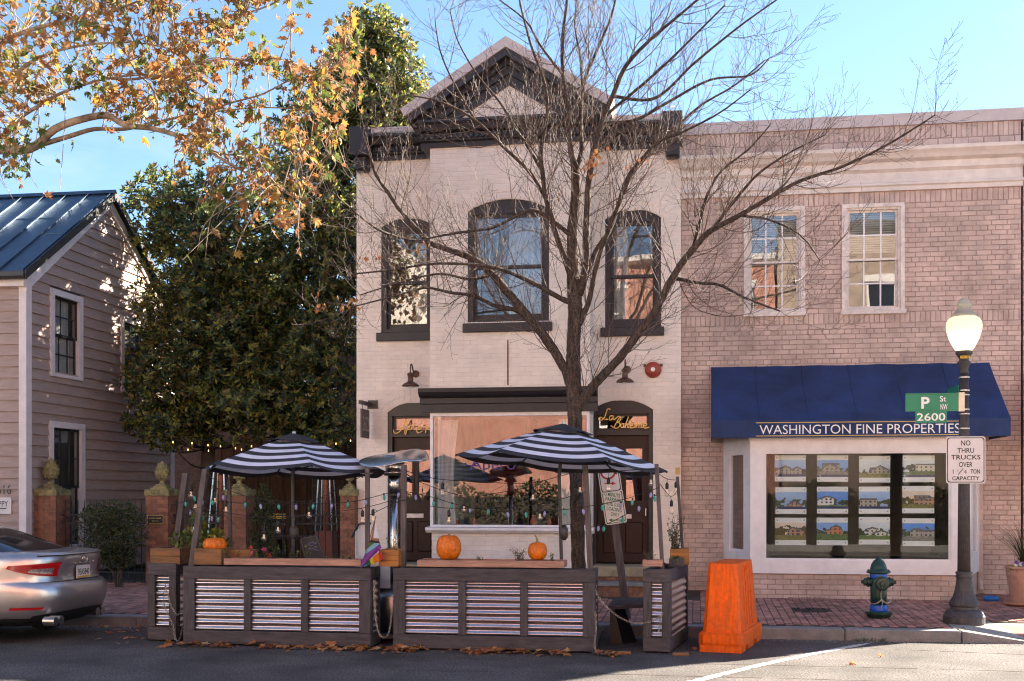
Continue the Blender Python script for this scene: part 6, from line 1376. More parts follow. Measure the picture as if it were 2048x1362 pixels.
# ------------------------------------------------------------------ pumpkins
def pumpkin(lab, u, v0, v1, wpx, y, ribs, stem, sq=1.0, seed=1, tilt=0):
    k = mpp(u, y); p = at(u, v1, y); r_ = wpx * k / 2; h = (v1 - v0) * k; t = thing('pumpkin', lab, 'pumpkin', (p.x, y, p.z), 'pumpkins on the planters'); b = MB(); n, mz = 60, 18
    for i in range(mz + 1):
        f = i / mz; th = math.pi * f; rz_ = (math.sin(th) ** .72) * r_; zz = h * .5 * (1 - math.cos(th)) - (.10 * h * math.exp(-((f - 1) / .09) ** 2)) + .04 * h * math.exp(-(f / .09) ** 2)
        for j in range(n):
            a = 2 * math.pi * j / n; g_ = 1 - .045 * (abs(math.cos(ribs * a / 2)) ** 8) * 1.6 - .02 * math.sin(a + seed); b.v.append((p.x + rz_ * g_ * math.cos(a), y + rz_ * g_ * math.sin(a), p.z + zz))
    for i in range(mz):
        for j in range(n): b.f.append((i * n + j, i * n + (j + 1) % n, (i + 1) * n + (j + 1) % n, (i + 1) * n + j)); b.m.append(0)
    b.build('shell', 'pumpkin', t, smooth=True)
    zt_ = p.z + h * .93
    if stem: MB().tube([(p.x, y, zt_), (p.x - .005, y, zt_ + .04), (p.x - .02, y, zt_ + .075), (p.x - .035, y, zt_ + .09)], [.018, .011, .009, .008], 7).build('stem', 'stem_tan', t)
    else: MB().tube([(p.x, y, zt_), (p.x, y, zt_ + .02), (p.x + .005, y, zt_ + .03)], [.02, .012, .011], 7).build('stem', 'stem_tan', t)
pumpkin('roundest glossy pumpkin sitting in the brown box on the left', 430, 1074, 1104, 47, 12.91, 14, False, seed=1); pumpkin('tallest squarish pumpkin on the right trough', 898, 1068, 1121, 50, 12.88, 18, False, seed=2); pumpkin('smaller mottled pumpkin with a curled stem on the right trough', 1075, 1083, 1121, 39, 12.88, 16, True, seed=3)
# ------------------------------------------------------------------ planting on the planters
bush('planter_herbs', 'bushy green herbs behind the left leaning posts', 'plant', tuple(at(400, 1100, 13.35)), [(-.15, 0, .12, .22, .15, .12), (.1, 0, .14, .2, .15, .13), (.2, 0, .08, .15, .12, .1), (-.02, 0, .3, .06, .06, .2)], 700, .07, 'fresh_leaf', 61)
MB_ = MB(); rr = random.Random(7)
fl = thing('trough_flowers', 'red, pink and yellow-green seedlings in the pink cedar trough', 'plant', tuple(at(560, 1120, 12.83)))
f1, f2, f3, fs = MB(), MB(), MB(), MB()
for (u, h, c_) in ((478, 18, 'g'), (500, 22, 'r'), (512, 14, 'g'), (530, 20, 'p'), (545, 26, 'g'), (560, 30, 'g'), (570, 36, 'g'), (580, 22, 'g'), (592, 14, 'g'), (612, 28, 'G'), (622, 20, 'G'), (668, 10, 'G'), (685, 9, 'G'), (700, 8, 'G'), (655, 8, 'G'), (505, 12, 'p'), (535, 10, 'r')):
    p = at(u, 1119, 12.83); k = mpp(u, 12.83); tp = p + V((rr.uniform(-.02, .02), 0, h * k)); fs.tube([p, p.lerp(tp, .5) + V((.008, 0, 0)), tp], .0025, 4)
    for _ in range(14 if c_ in 'gG' else 6):
        q = p.lerp(tp, rr.uniform(.3, 1)); d = rnd(rr); d.z *= .4; d.normalize(); L_ = rr.uniform(.02, .045); sd = d.cross(V((0, 0, 1))).normalized() * L_ * .4; f1.add([q, q + d * L_ * .5 + sd, q + d * L_, q + d * L_ * .5 - sd], [(0, 1, 2, 3)])
    if c_ in 'rp':
        for _ in range(16): q = tp + rnd(rr) * .02; d = rnd(rr) * .022; sd = d.cross(rnd(rr)).normalized() * .012; (f2 if c_ == 'r' else f3).add([q, q + d * .5 + sd, q + d, q + d * .5 - sd], [(0, 1, 2, 3)])
fs.build('stems', 'grass_blade', fl); f1.build('leaves', 'fresh_leaf', fl, kind='stuff'); f2.build('red_petals', 'petal_red', fl, kind='stuff'); f3.build('pink_petals', 'petal_pink', fl, kind='stuff')
def wisp(lab, u, v, y, n, h, mat, sp, seed, name='wispy_plant', lv=0):
    rr = random.Random(seed); p = at(u, v, y); t = thing(name, lab, 'plant', tuple(p)); s = MB(); l_ = MB()
    for _ in range(n):
        a = p + V((rr.uniform(-sp, sp) * .4, rr.uniform(-.03, .03), 0)); tp = p + V((rr.uniform(-sp, sp), rr.uniform(-.08, .08), h * rr.uniform(.5, 1))); pts = catmull([a, a.lerp(tp, .5) + V((0, 0, .03)), tp], 4); s.tube(pts, [.0022 * (1 - .08 * i) for i in range(len(pts))], 4, cap=False)
        for _ in range(lv):
            q = a.lerp(tp, rr.random()); d = rnd(rr) * rr.uniform(.012, .03); sd = d.cross(rnd(rr)).normalized() * .006; l_.add([q, q + d * .5 + sd, q + d, q + d * .5 - sd], [(0, 1, 2, 3)])
    s.build('stems', mat, t)
    if lv: l_.build('leaves', 'shrub_leaf', t, kind='stuff')
wisp('dry twiggy plant left of the smaller pumpkin', 1040, 1122, 12.9, 34, .17, 'twig', .13, 3, lv=2); wisp('few green sprigs between the pumpkins', 958, 1122, 12.88, 8, .05, 'grass_blade', .05, 4, lv=3); wisp('bare wiry plant in the orange box by the gas heater', 785, 1105, 12.9, 14, .30, 'stem_tan', .10, 5, lv=3)
wisp('dry grasses in the small trough on the end planter', 1300, 1122, 12.92, 22, .12, 'twig', .10, 6, lv=3); wisp('tall upright rosemary in the amber box', 1350, 1100, 13.9, 40, .42, 'grass_blade', .12, 8, lv=16); wisp('small sprigs at the right end of the trough', 1105, 1122, 12.9, 10, .10, 'twig', .04, 9, lv=3)
def grasstuft(lab, p, n, h, sp, seed, droop=.6, mat='grass_blade', name='grass_tuft'):
    rr = random.Random(seed); t = thing(name, lab, 'plant', tuple(p)); g_ = MB(); p = V(p)
    for _ in range(n):
        an = rr.random() * 6.283; d = V((math.cos(an), math.sin(an), 0)); H = h * rr.uniform(.6, 1.1); w_ = d.cross(V((0, 0, 1))) * .004; ln = sp * rr.uniform(.3, 1.1); pr = None; m = 8
        for i in range(m + 1):
            f = i / m; q = p + d * (ln * f ** 1.3) + V((0, 0, H * (f - droop * f ** 2.6))); ww = w_ * (1 - f * .9); g_.v += [tuple(q - ww), tuple(q + ww)]
            if i: k = len(g_.v); g_.f.append((k - 4, k - 3, k - 1, k - 2)); g_.m.append(0)
    g_.build('blades', mat, t, kind='stuff'); return t
grasstuft('green grass spilling over the edge of the end planter', at(1352, 1118, 13.35), 34, .16, .24, 11, 1.6, 'fresh_leaf')
# ------------------------------------------------------------------ flag
t = thing('rainbow_flag', 'rainbow progress flag on a thin stick at the end of the left planter', 'flag', tuple(at(740, 1130, 12.66)))
yfg = 12.64; Pf = lambda u, v, o=0: at(u, v, yfg + o)
MB().tube([Pf(722, 1140), Pf(752, 1032)], .005, 6).build('stick', 'twig', t)
fz = lambda a, b: (700 + a / 5.24, 880 + b / 5.238)
def fpoly(pts, mat, o):
    b = MB(); b.prism([tuple(Pf(*fz(a, b_), o + .018 * math.sin(a * .05))) for a, b_ in pts], (0, .004, 0)); b.build('stripe', mat, t)
for nm, c_ in (('flag_white', (.75, .75, .85)), ('flag_lblue', (.22, .55, .75)), ('flag_brown', (.35, .16, .07)), ('flag_black', (.04, .035, .04)), ('flag_purple', (.25, .05, .36)), ('flag_green', (.12, .22, .05)), ('flag_red', (.55, .04, .03)), ('flag_orange', (.75, .2, .02)), ('flag_yellow', (.65, .5, .04)), ('flag_dgreen', (.02, .12, .05)), ('flag_blue', (.03, .25, .45))): D(nm, c_, rough=.7, var=.08, trans=.25)
fpoly([(265, 850), (302, 1030), (244, 1028)], 'flag_white', 0); fpoly([(258, 850), (265, 855), (244, 1028), (302, 1032), (306, 1060), (215, 1048)], 'flag_brown', .001); fpoly([(215, 1048), (306, 1060), (316, 1085), (200, 1072)], 'flag_black', 0); fpoly([(200, 1072), (255, 1080), (165, 1150)], 'flag_green', 0); fpoly([(255, 1080), (316, 1088), (150, 1205), (165, 1150)], 'flag_lblue', .001)
fpoly([(316, 1088), (328, 1130), (280, 1180), (105, 1340), (150, 1205)], 'flag_purple', 0); fpoly([(345, 1240), (330, 1160), (298, 1180), (310, 1268)], 'flag_red', .006); fpoly([(310, 1268), (298, 1180), (238, 1225), (260, 1295)], 'flag_orange', .006); fpoly([(260, 1295), (238, 1225), (205, 1250), (222, 1305)], 'flag_yellow', .006); fpoly([(222, 1305), (205, 1250), (165, 1290), (178, 1318)], 'flag_dgreen', .006); fpoly([(178, 1318), (165, 1285), (135, 1325)], 'flag_blue', .006)
# ------------------------------------------------------------------ light strings
def edison(par, p, s=1.0):
    b = MB().lathe(p + V((0, 0, -.075 * s)), [(.014 * s, 0), (.019 * s, .01 * s), (.019 * s, .055 * s), (.008 * s, .075 * s)], 10).build('socket', 'cable', par, smooth=True)
    MB().lathe(p + V((0, 0, -.165 * s)), [(.006 * s, 0), (.022 * s, .012 * s), (.031 * s, .035 * s), (.028 * s, .055 * s), (.016 * s, .082 * s), (.013 * s, .092 * s)], 12).build('bulb', 'bulb_glass', par, smooth=True)
    MB().tube([p + V((-.006, 0, -.08)), p + V((-.008, 0, -.12)), p + V((.008, 0, -.125)), p + V((.006, 0, -.08))], .0015, 4).build('filament', 'filament', par)
def c9(par, p, colr, tilt=0.0):
    m = Matrix.Rotation(tilt, 3, 'Y')
    MB().lathe(p, [(.006, -.062), (.013, -.050), (.0175, -.032), (.015, -.014), (.009, 0)], 9, mat=m).build('bulb', colr, par, smooth=True); MB().lathe(p, [(.010, -.003), (.010, .018), (.004, .022)], 7, mat=m).build('socket', 'cable', par)
def strand(lab, pts, y, bulbs, kind, r_=.0042):
    P = [at(u, v, yy) for (u, v, yy) in pts] if len(pts[0]) == 3 else [at(u, v, y) for u, v in pts]
    t = thing('light_string', lab, 'string lights', tuple(P[0]), 'strings of lights around the parklet'); q = catmull(P, 6); MB().tube(q, r_, 5).build('cable', 'cable', t)
    for k, (u, v) in enumerate(bulbs):
        yy = y if len(pts[0]) == 2 else min(pts, key=lambda a: abs(a[0] - u))[2]; p = at(u, v, yy); near = min(q, key=lambda a: (a - p).length)
        if kind == 'e':
            MB().tube([near, p], .0035, 4).build('drop_wire', 'cable', t); edison(t, p)
        else:
            c9(t, p, 'bulb_teal' if (k % 2 == 0) else 'bulb_lilac', rad(R.uniform(-14, 14)))
strand('upper bulb string from the left post to the flag post', [(411, 946), (470, 985), (540, 1000), (620, 1002), (690, 970), (735, 945)], 12.85, [(618, 1010), (528, 1055)], 'e'); strand('lower bulb string sagging below the left parasol', [(372, 1030), (400, 1015), (470, 1028), (550, 1036), (650, 1026), (735, 1014), (800, 995)], 12.82, [(556, 1040), (725, 1020), (388, 1018), (395, 985), (540, 1036)][:2], 'e')
strand('teal and lilac bulb string under the left parasol', [(375, 985), (420, 1000), (500, 1007), (600, 1008), (690, 1005), (735, 997), (805, 978)], 12.84, [(389, 992), (406, 1000), (425, 1000), (447, 990), (491, 1005), (521, 1008), (557, 1009), (592, 1009), (627, 1008), (664, 1007), (696, 1004), (732, 1000), (768, 990), (798, 985)], 'c'); strand('second teal and lilac string by the left leaning posts', [(345, 1010), (380, 1003), (410, 1022), (440, 1025), (470, 1050)], 12.95, [(372, 1003), (382, 1020), (405, 1030), (424, 1032), (437, 1034), (453, 1005)], 'c')
strand('short bulb cluster hanging by the left leaning post', [(372, 955), (395, 962), (411, 945)], 13.1, [(382, 970), (401, 968)], 'e'); strand('bulb strings at the left posts near the first brick pier', [(408, 958), (430, 975), (455, 985)], 12.9, [(391, 995), (430, 982), (388, 1040), (452, 1000)], 'e')
strand('upper bulb string across the shop window', [(805, 940), (860, 955), (887, 959), (960, 964), (1060, 966), (1120, 952), (1170, 940)], 12.9, [(885, 965), (1066, 975), (1160, 960)], 'e'); strand('middle bulb string across the shop window', [(808, 945), (850, 968), (930, 992), (1000, 985), (1070, 972)], 12.95, [(928, 998)], 'e'); strand('lowest bulb string across the shop window', [(735, 1032), (808, 1000), (850, 1010), (900, 1016), (1000, 1015), (1080, 1008), (1172, 984)], 12.86, [(898, 1020), (1080, 1013), (746, 1018)], 'e')
strand('teal and lilac string across the shop window', [(808, 982), (868, 995), (910, 1008), (975, 1020), (1050, 1024), (1120, 1020), (1180, 1012), (1250, 998), (1318, 975)], 12.88, [(868, 1002), (831, 990), (904, 1008), (940, 1015), (977, 1018), (1015, 1024), (1052, 1024), (1090, 1022), (1128, 1020), (1166, 1018), (1205, 1010), (1242, 1006), (1265, 1000), (1302, 985)], 'c'); strand('teal and lilac string over the parking sign', [(1182, 1054), (1208, 1050), (1250, 1030), (1300, 1000), (1318, 985)], 12.92, [(1208, 1053), (1197, 1052), (1245, 1035), (1278, 1012), (1309, 992)], 'c')
strand('bulb string between the two right posts', [(1313, 945, 13.0), (1335, 958, 13.4), (1355, 960, 14.1)], 13.4, [(1334, 965), (1352, 963)], 'e'); strand('slack bulb string dropping between the two right posts', [(1320, 968, 13.0), (1340, 992, 13.5), (1352, 985, 13.8), (1358, 968, 14.1)], 13.4, [(1343, 1000)], 'e'); strand('thin wire along the rim of the right parasol', [(1170, 940), (1200, 945), (1260, 940), (1313, 938)], 12.95, [(1217, 955), (1302, 945)], 'e')
# warm lit string in the yard
t = thing('yard_light_string', 'string of small glowing bulbs under the magnolias', 'string lights', tuple(at(450, 895, 20.0))); q = catmull([at(u, v, 20.0) for u, v in ((330, 885), (400, 880), (470, 885), (520, 895), (600, 880), (715, 875))], 6); MB().tube(q, .004, 4).build('cable', 'cable', t)
for (u, v) in ((346, 884), (384, 886), (416, 890), (376, 899), (441, 892), (471, 896), (483, 899), (503, 892), (417, 901), (672, 887), (701, 881), (560, 890)): MB().lathe(at(u, v, 20.0), [(.003, -.022), (.008, -.010), (.007, .008), (.003, .014)], 8).build('bulb', 'warm_bulb', t, smooth=True)
# ------------------------------------------------------------------ chains
def chain(lab, pts, y, link=.040):
    P = [at(u, v, yy) for (u, v, yy) in pts]; q = catmull(P, 8); t = thing('chain', lab, 'chain', tuple(P[0]), 'steel chains on the planters'); acc = [q[0]]; d = 0
    for a, b in zip(q, q[1:]):
        L_ = (b - a).length; s = 0
        while d + (L_ - s) >= link * .72:
            s += link * .72 - d; d = 0; acc.append(a.lerp(b, s / L_))
        d += L_ - s
    for i, (a, b) in enumerate(zip(acc, acc[1:])):
        ax = (b - a).normalized(); s1 = ax.orthogonal().normalized(); s2 = ax.cross(s1); sd = s1 if i % 2 else s2; c_ = (a + b) / 2; h, w_ = link * .5, link * .24
        m = [c_ + ax * (h * math.cos(k * .6283)) + sd * (w_ * math.sin(k * .6283)) for k in range(11)]; MB().tube(m, .0026, 5).build('link', 'chain', t)
chain('chain hanging from the short left planter to the road', [(331, 1168, 12.93), (328, 1200, 12.93), (330, 1215, 12.93), (345, 1248, 12.9), (352, 1280, 12.85), (360, 1275, 12.8), (366, 1245, 12.68)], 12.9); chain('looped chain end on the short left planter', [(331, 1170, 12.93), (340, 1205, 12.92), (355, 1230, 12.85), (366, 1212, 12.69)], 12.9)
chain('chain slung in the gap between the two long planters', [(748, 1172, 12.68), (750, 1220, 12.68), (757, 1265, 12.68), (770, 1275, 12.68), (780, 1255, 12.68), (786, 1185, 12.68)], 12.7); chain('chain slung across the gap beside the end planter', [(1191, 1180, 12.68), (1205, 1205, 12.7), (1235, 1232, 12.72), (1270, 1246, 12.74), (1310, 1240, 12.76), (1325, 1228, 12.77)], 12.7); chain('short chain tail hanging on the end planter', [(1325, 1226, 12.77), (1319, 1245, 12.77), (1318, 1278, 12.77)], 12.7); chain('chain hanging down the right edge of the right long planter', [(1191, 1222, 12.67), (1192, 1260, 12.67), (1191, 1300, 12.66), (1222, 1308, 12.62), (1255, 1309, 12.6)], 12.7)
# black bin behind the gap
t = thing('bin', 'tall black bin with white board above it in the gap between planters', 'bin', (xat(768, 13.6), 13.6, 0)); X = xat(768, 13.6)
MB().lathe((X, 13.6, .1), [(.13, 0), (.15, .5), (.155, .52), (.15, .56)], 24).build('body', 'car_black', t, smooth=True); MB().box(X - .13, X + .12, 13.42, 13.44, .62, 1.0).build('board', 'curtain', t)
# ------------------------------------------------------------------ parking sign leaning in the gap
t = thing('parking_sign', 'two parking plates on a leaning wooden post beside the right door', 'sign', (xat(1252, 14.9), 14.9, SW(14.9))); y = 14.9
a, b_ = at(1255, 1228, y), at(1216, 940, y); a.z = SW(y) + .002; w_ = .045
MB().hexa([(a.x - w_, y - w_, a.z), (a.x + w_, y - w_, a.z), (a.x + w_, y + w_, a.z), (a.x - w_, y + w_, a.z), (b_.x - w_, y - w_, b_.z), (b_.x + w_, y - w_, b_.z), (b_.x + w_, y + w_, b_.z), (b_.x - w_, y + w_, b_.z)]).build('post', 'post_wood', t)
def plate(par, c, w_, h, roll, border, y, nm='plate', face='sign_white'):
    b = MB(); r_ = .03; pts = []
    for (sx, sz, a0) in ((1, 1, 0), (-1, 1, 90), (-1, -1, 180), (1, -1, 270)):
        for k in range(5): an = rad(a0 + k * 22.5); pts.append((sx * (w_ / 2 - r_) + r_ * math.cos(an), sz * (h / 2 - r_) + r_ * math.sin(an)))
    rt = Matrix.Rotation(-roll, 2); P = [rt @ V(p) for p in pts]; b.prism([(c.x + p.x, y, c.z + p.y) for p in P], (0, .004, 0)); o = b.build(nm, face, par)
    f = MB(); s0, s1 = .93, .87
    for i in range(len(pts)):
        q = [rt @ (V(pts[i]) - V((math.copysign(.012, pts[i][0]), math.copysign(.012, pts[i][1])))), rt @ (V(pts[(i + 1) % len(pts)]) - V((math.copysign(.012, pts[(i + 1) % len(pts)][0]), math.copysign(.012, pts[(i + 1) % len(pts)][1]))))]
        q2 = [rt @ (V(pts[i]) - V((math.copysign(.022, pts[i][0]), math.copysign(.022, pts[i][1])))), rt @ (V(pts[(i + 1) % len(pts)]) - V((math.copysign(.022, pts[(i + 1) % len(pts)][0]), math.copysign(.022, pts[(i + 1) % len(pts)][1]))))]
        f.add([(c.x + p.x, y - .0015, c.z + p.y) for p in (q[0], q[1], q2[1], q2[0])], [(0, 1, 2, 3)])
    f.build('border', border, par); return o
c1 = at(1228, 1014, y - .06); rl_ = rad(-8.5); plate(t, c1, .275, .43, -rl_ * -1, 'text_green', y - .06); ro = rl_
for k, (s_, h, wd) in enumerate((('15 MINUTE', .048, .205), ('PARKING', .048, .19), ('HOTEL GUEST', .042, .19), ('LOADING', .048, .19), ('ONLY', .048, .11))):
    off = .155 - k * .062; text(s_, h, (c1.x - off * math.sin(ro) * -1, y - .061, c1.z + off), 'text_green', t, wid=wd, roll=-ro, ex=.001, bold=.016)
m = MB(); z_ = c1.z - .165; xx = c1.x + .03; m.box(xx - .06, xx + .08, y - .0635, y - .0615, z_ - .006, z_ + .006); m.prism([(xx - .10, y - .0635, z_), (xx - .055, y - .0635, z_ + .02), (xx - .055, y - .0635, z_ - .02)], (0, .002, 0)); m.prism([(xx + .10, y - .0635, z_), (xx + .06, y - .0635, z_ + .018), (xx + .06, y - .0635, z_ - .018)], (0, .002, 0)); m.build('arrow', 'text_green', t)
c2 = at(1219, 956, y - .06); plate(t, c2, .275, .37, -rl_ * -1, 'sign_black', y - .066)
m = MB(); m.box(c2.x - .065, c2.x + .04, y - .0715, y - .068, c2.z - .075, c2.z - .062); m.prism([(c2.x + .085, y - .0715, c2.z - .068), (c2.x + .03, y - .0715, c2.z - .045), (c2.x + .03, y - .0715, c2.z - .092)], (0, .003, 0)); m.build('arrow', 'sign_red', t)
m = MB(); m.tube([(c2.x - .02 + .09 * math.cos(k * .5236), y - .0695, c2.z + .08 + .09 * math.sin(k * .5236)) for k in range(13)], .012, 6); m.build('prohibition_ring', 'sign_red', t)
# ================================================================== STREET FURNITURE
# orange water barrier
X0b, Y0b = xat(1441, 12.95), 12.95; t = thing('road_barrier', 'orange plastic road barrier standing on the road by the kerb', 'barrier', (X0b, 13.6, 0)); m = MB(); rzb = Matrix.Translation((xat(1487, 12.95), 12.95, 0)) @ Matrix.Rotation(rad(-12), 4, 'Z')
W, Ln, H = .50, 1.30, .965
def ob(b): return b.xform(rzb)
def oct_loop(w_, l0, l1, c, z): return [(-W / 2 - w_ / 2 + c, l0, z), (-W / 2 + w_ / 2 - c, l0, z), (-W / 2 + w_ / 2, l0 + c, z), (-W / 2 + w_ / 2, l1 - c, z), (-W / 2 + w_ / 2 - c, l1, z), (-W / 2 - w_ / 2 + c, l1, z), (-W / 2 - w_ / 2, l1 - c, z), (-W / 2 - w_ / 2, l0 + c, z)]
def loft(loops):
    b = MB(); n = len(loops[0])
    for l_ in loops: b.v += l_
    for k in range(len(loops) - 1):
        for j in range(n): b.f.append((k * n + j, k * n + (j + 1) % n, (k + 1) * n + (j + 1) % n, (k + 1) * n + j)); b.m.append(0)
    b.f += [tuple(range(n))[::-1], tuple((len(loops) - 1) * n + j for j in range(n))]; b.m += [0, 0]; return b
fb = loft([oct_loop(W, 0, Ln, .06, .07), oct_loop(W, -.01, Ln + .01, .06, .10), oct_loop(W, -.01, Ln + .01, .06, .19), oct_loop(W - .05, .02, Ln - .02, .05, .215)])
for (a, b_) in ((.0, .28), (.42, .82), (.98, Ln)): fb.box(-W + .02, -.02, a, b_, .0, .075)
ob(fb).build('base', 'orange_plastic', t)
bd = loft([oct_loop(.42, .04, Ln - .08, .045, .212), oct_loop(.36, .09, Ln - .17, .04, .70), oct_loop(.325, .115, Ln - .215, .035, .965), oct_loop(.315, .12, Ln - .22, .035, H - .008), oct_loop(.30, .13, Ln - .23, .03, H)])
ob(bd).build('body', 'orange_plastic', t)
for k in range(4):
    yy = .36 + k * .15; r_ = MB(); r_.hexa([(-W / 2 + .19, yy, .25), (-W / 2 + .216, yy, .25), (-W / 2 + .216, yy + .05, .25), (-W / 2 + .19, yy + .05, .25), (-W / 2 + .15, yy, .93), (-W / 2 + .174, yy, .93), (-W / 2 + .174, yy + .05, .93), (-W / 2 + .15, yy + .05, .93)]); ob(r_).build('rib', 'orange_plastic', t)
s = MB(); s.box(-W / 2 + .165, -W / 2 + .1785, .52, .56, .80, .90); ob(s).build('lifting_slot', 'bell_red', t)
# hydrant
uh = 1757; yh = 15.45; ph = V((xat(uh, yh), yh, SW(yh) + .006)); t = thing('fire_hydrant', 'dark green fire hydrant with blue bands on the brick pavement', 'hydrant', tuple(ph)); s = .0064 * 1.0
P = lambda prof: [(r_ * 1.0, z) for r_, z in prof]
MB().lathe(ph, P([(.105, 0), (.125, .01), (.17, .055), (.172, .075), (.165, .085), (.11, .09)]), 28).build('base_flange', 'hydrant_green', t); MB().lathe(ph, P([(.109, .085), (.11, .10), (.11, .155), (.107, .165)]), 28).build('lower_band', 'hydrant_blue', t, smooth=True)
MB().lathe(ph, P([(.102, .16), (.100, .30), (.102, .50), (.098, .51)]), 28).build('barrel', 'hydrant_green', t, smooth=True); MB().lathe(ph, P([(.104, .505), (.107, .51), (.107, .56), (.104, .565)]), 28).build('upper_band', 'hydrant_blue', t, smooth=True)
MB().lathe(ph, P([(.11, .56), (.145, .572), (.148, .59), (.14, .60), (.108, .605), (.10, .64), (.085, .69), (.06, .73), (.035, .745), (.034, .765), (.02, .772)]), 28).build('bonnet', 'hydrant_green', t, smooth=True)
for k in range(8): a = k * math.pi / 4 + .3; MB().lathe(ph + V((.13 * math.cos(a), .13 * math.sin(a), .598)), [(.012, 0), (.012, .014), (.004, .016)], 6).build('bolt', 'hydrant_green', t); MB().lathe(ph + V((.145 * math.cos(a), .145 * math.sin(a), .02)), [(.012, 0), (.012, .02), (.004, .022)], 6).build('bolt', 'iron', t)
for sx in (-1, 1):
    mt = Matrix.Rotation(rad(90 * sx), 3, 'Y'); MB().lathe(ph + V((sx * .09, 0, .455)), [(.058, 0), (.058, .03), (.066, .032), (.066, .05), (.05, .055), (.048, .09), (.03, .095), (.022, .10), (.022, .125), (.01, .127)], 18, mat=mt).build('side_nozzle', 'hydrant_green', t, smooth=False)
mt = Matrix.Rotation(rad(90), 3, 'X'); MB().lathe(ph + V((.02, -.085, .445)), [(.085, 0), (.085, .03), (.095, .032), (.095, .055), (.08, .06), (.07, .085), (.03, .09), (.024, .12), (.01, .122)], 22, mat=mt).build('pumper_nozzle', 'hydrant_green', t)
for pts in ([(-.19, 0, .42), (-.17, -.03, .3), (-.12, -.07, .2), (-.05, -.115, .19), (.02, -.12, .24)], [(.19, 0, .42), (.18, -.03, .32), (.14, -.06, .22), (.08, -.1, .2), (.02, -.12, .24)], [(.02, -.2, .42), (.01, -.13, .3), (.03, -.13, .2), (.01, -.13, .14)]):
    q = catmull([ph + V(p) for p in pts], 5); b = MB()
    for i, (a, c_) in enumerate(zip(q, q[1:])):
        ax = (c_ - a).normalized(); sd = ax.orthogonal().normalized() if i % 2 else ax.cross(ax.orthogonal()).normalized(); h = (c_ - a).length * .62; m_ = (a + c_) / 2; b.tube([m_ + ax * (h * math.cos(k * .785)) + sd * (.008 * math.sin(k * .785)) for k in range(9)], .0028, 4)
    b.build('chain', 'steel', t)
# lamp post
ul, yl = 1928, 15.12; pl_ = V((xat(ul, yl), yl, SW(yl) + .002)); t = thing('lamp_post', 'fluted dark iron lamp post with frosted globe by the crossing', 'lamp post', tuple(pl_)); k = mpp(ul, yl)
def zz(v): return zat(ul, v, yl) - pl_.z
MB().lathe(pl_, [(.245, 0), (.245, .085), (.235, .10), (.225, .125), (.205, .15), (.165, .175), (.16, .20)], 32).build('base', 'lamp_iron', t, smooth=False)
z1 = .195; MB().lathe(pl_, [(.15, z1), (.175, z1 + .02), (.182, z1 + .045), (.165, z1 + .08), (.135, z1 + .13), (.112, z1 + .2), (.098, z1 + .28), (.092, z1 + .34), (.092, z1 + .36)], 72, fl=24, fa=.10, frange=(2, 7)).build('base_bell', 'lamp_iron', t, smooth=True)
MB().lathe(pl_, [(.085, z1 + .355), (.10, z1 + .365), (.10, z1 + .385), (.09, z1 + .40), (.10, z1 + .415), (.10, z1 + .43), (.08, z1 + .44)], 28).build('base_collar', 'lamp_iron', t, smooth=True)
zs1 = zz(747); MB().lathe(pl_, [(.078, z1 + .43), (.070, 1.5), (.064, 2.2), (.052, zs1)], 96, fl=20, fa=.10).build('shaft', 'lamp_iron', t, smooth=True)
zc = zz(747); MB().lathe(pl_, [(.052, zc), (.058, zc + .005), (.05, zc + .02), (.048, zc + .05), (.055, zc + .08), (.075, zc + .125), (.082, zc + .14), (.06, zc + .155), (.055, zc + .175), (.075, zc + .21), (.085, zc + .225), (.1, zc + .24), (.1, zc + .27), (.09, zc + .28)], 28).build('capital', 'lamp_iron', t, smooth=True)
zg = zc + .275; gs = k * 1.0
prof = [(.092, 0), (.13, .06), (.175, .15), (.205, .25), (.213, .31), (.205, .36), (.18, .40), (.15, .42)]; MB().lathe(pl_, [(a, zg + b) for a, b in prof], 32).build('globe', 'globe', t, smooth=True)
zf = zg + .42; MB().lathe(pl_, [(.15, zf), (.152, zf + .01), (.152, zf + .03), (.12, zf + .045), (.085, zf + .09), (.075, zf + .12), (.09, zf + .13), (.092, zf + .15), (.075, zf + .165), (.07, zf + .19), (.05, zf + .215), (.02, zf + .23), (.02, zf + .24), (.008, zf + .25)], 28).build('globe_cap', 'globe', t, smooth=True)
MB().lathe(pl_ + V((0, 0, zg + .08)), [(.03, 0), (.05, .03), (.055, .1), (.03, .17)], 12).build('lamp', MT.setdefault('lamp_on', emit('lamp_on', (1.0, .88, .68), 4.0)), t, smooth=True)
b = MB(); b.add([(pl_.x - .062, yl - .088, pl_.z + zc + .178), (pl_.x + .05, yl - .088, pl_.z + zc + .178), (pl_.x + .05, yl - .088, pl_.z + zc + .21), (pl_.x - .062, yl - .088, pl_.z + zc + .21)], [(0, 1, 2, 3)]); b.build('number_tag', 'yellow', t); text('2010', .022, (pl_.x - .006, yl - .0885, pl_.z + zc + .194), 'sign_black', t, wid=.09, ex=.001)
for v in (755, 781, 790, 819, 828, 857): zz_ = zat(ul, v, yl); MB().lathe((pl_.x, yl, zz_), [(.066, -.008), (.067, -.006), (.067, .006), (.066, .008)], 20).build('strap', 'steel', t)
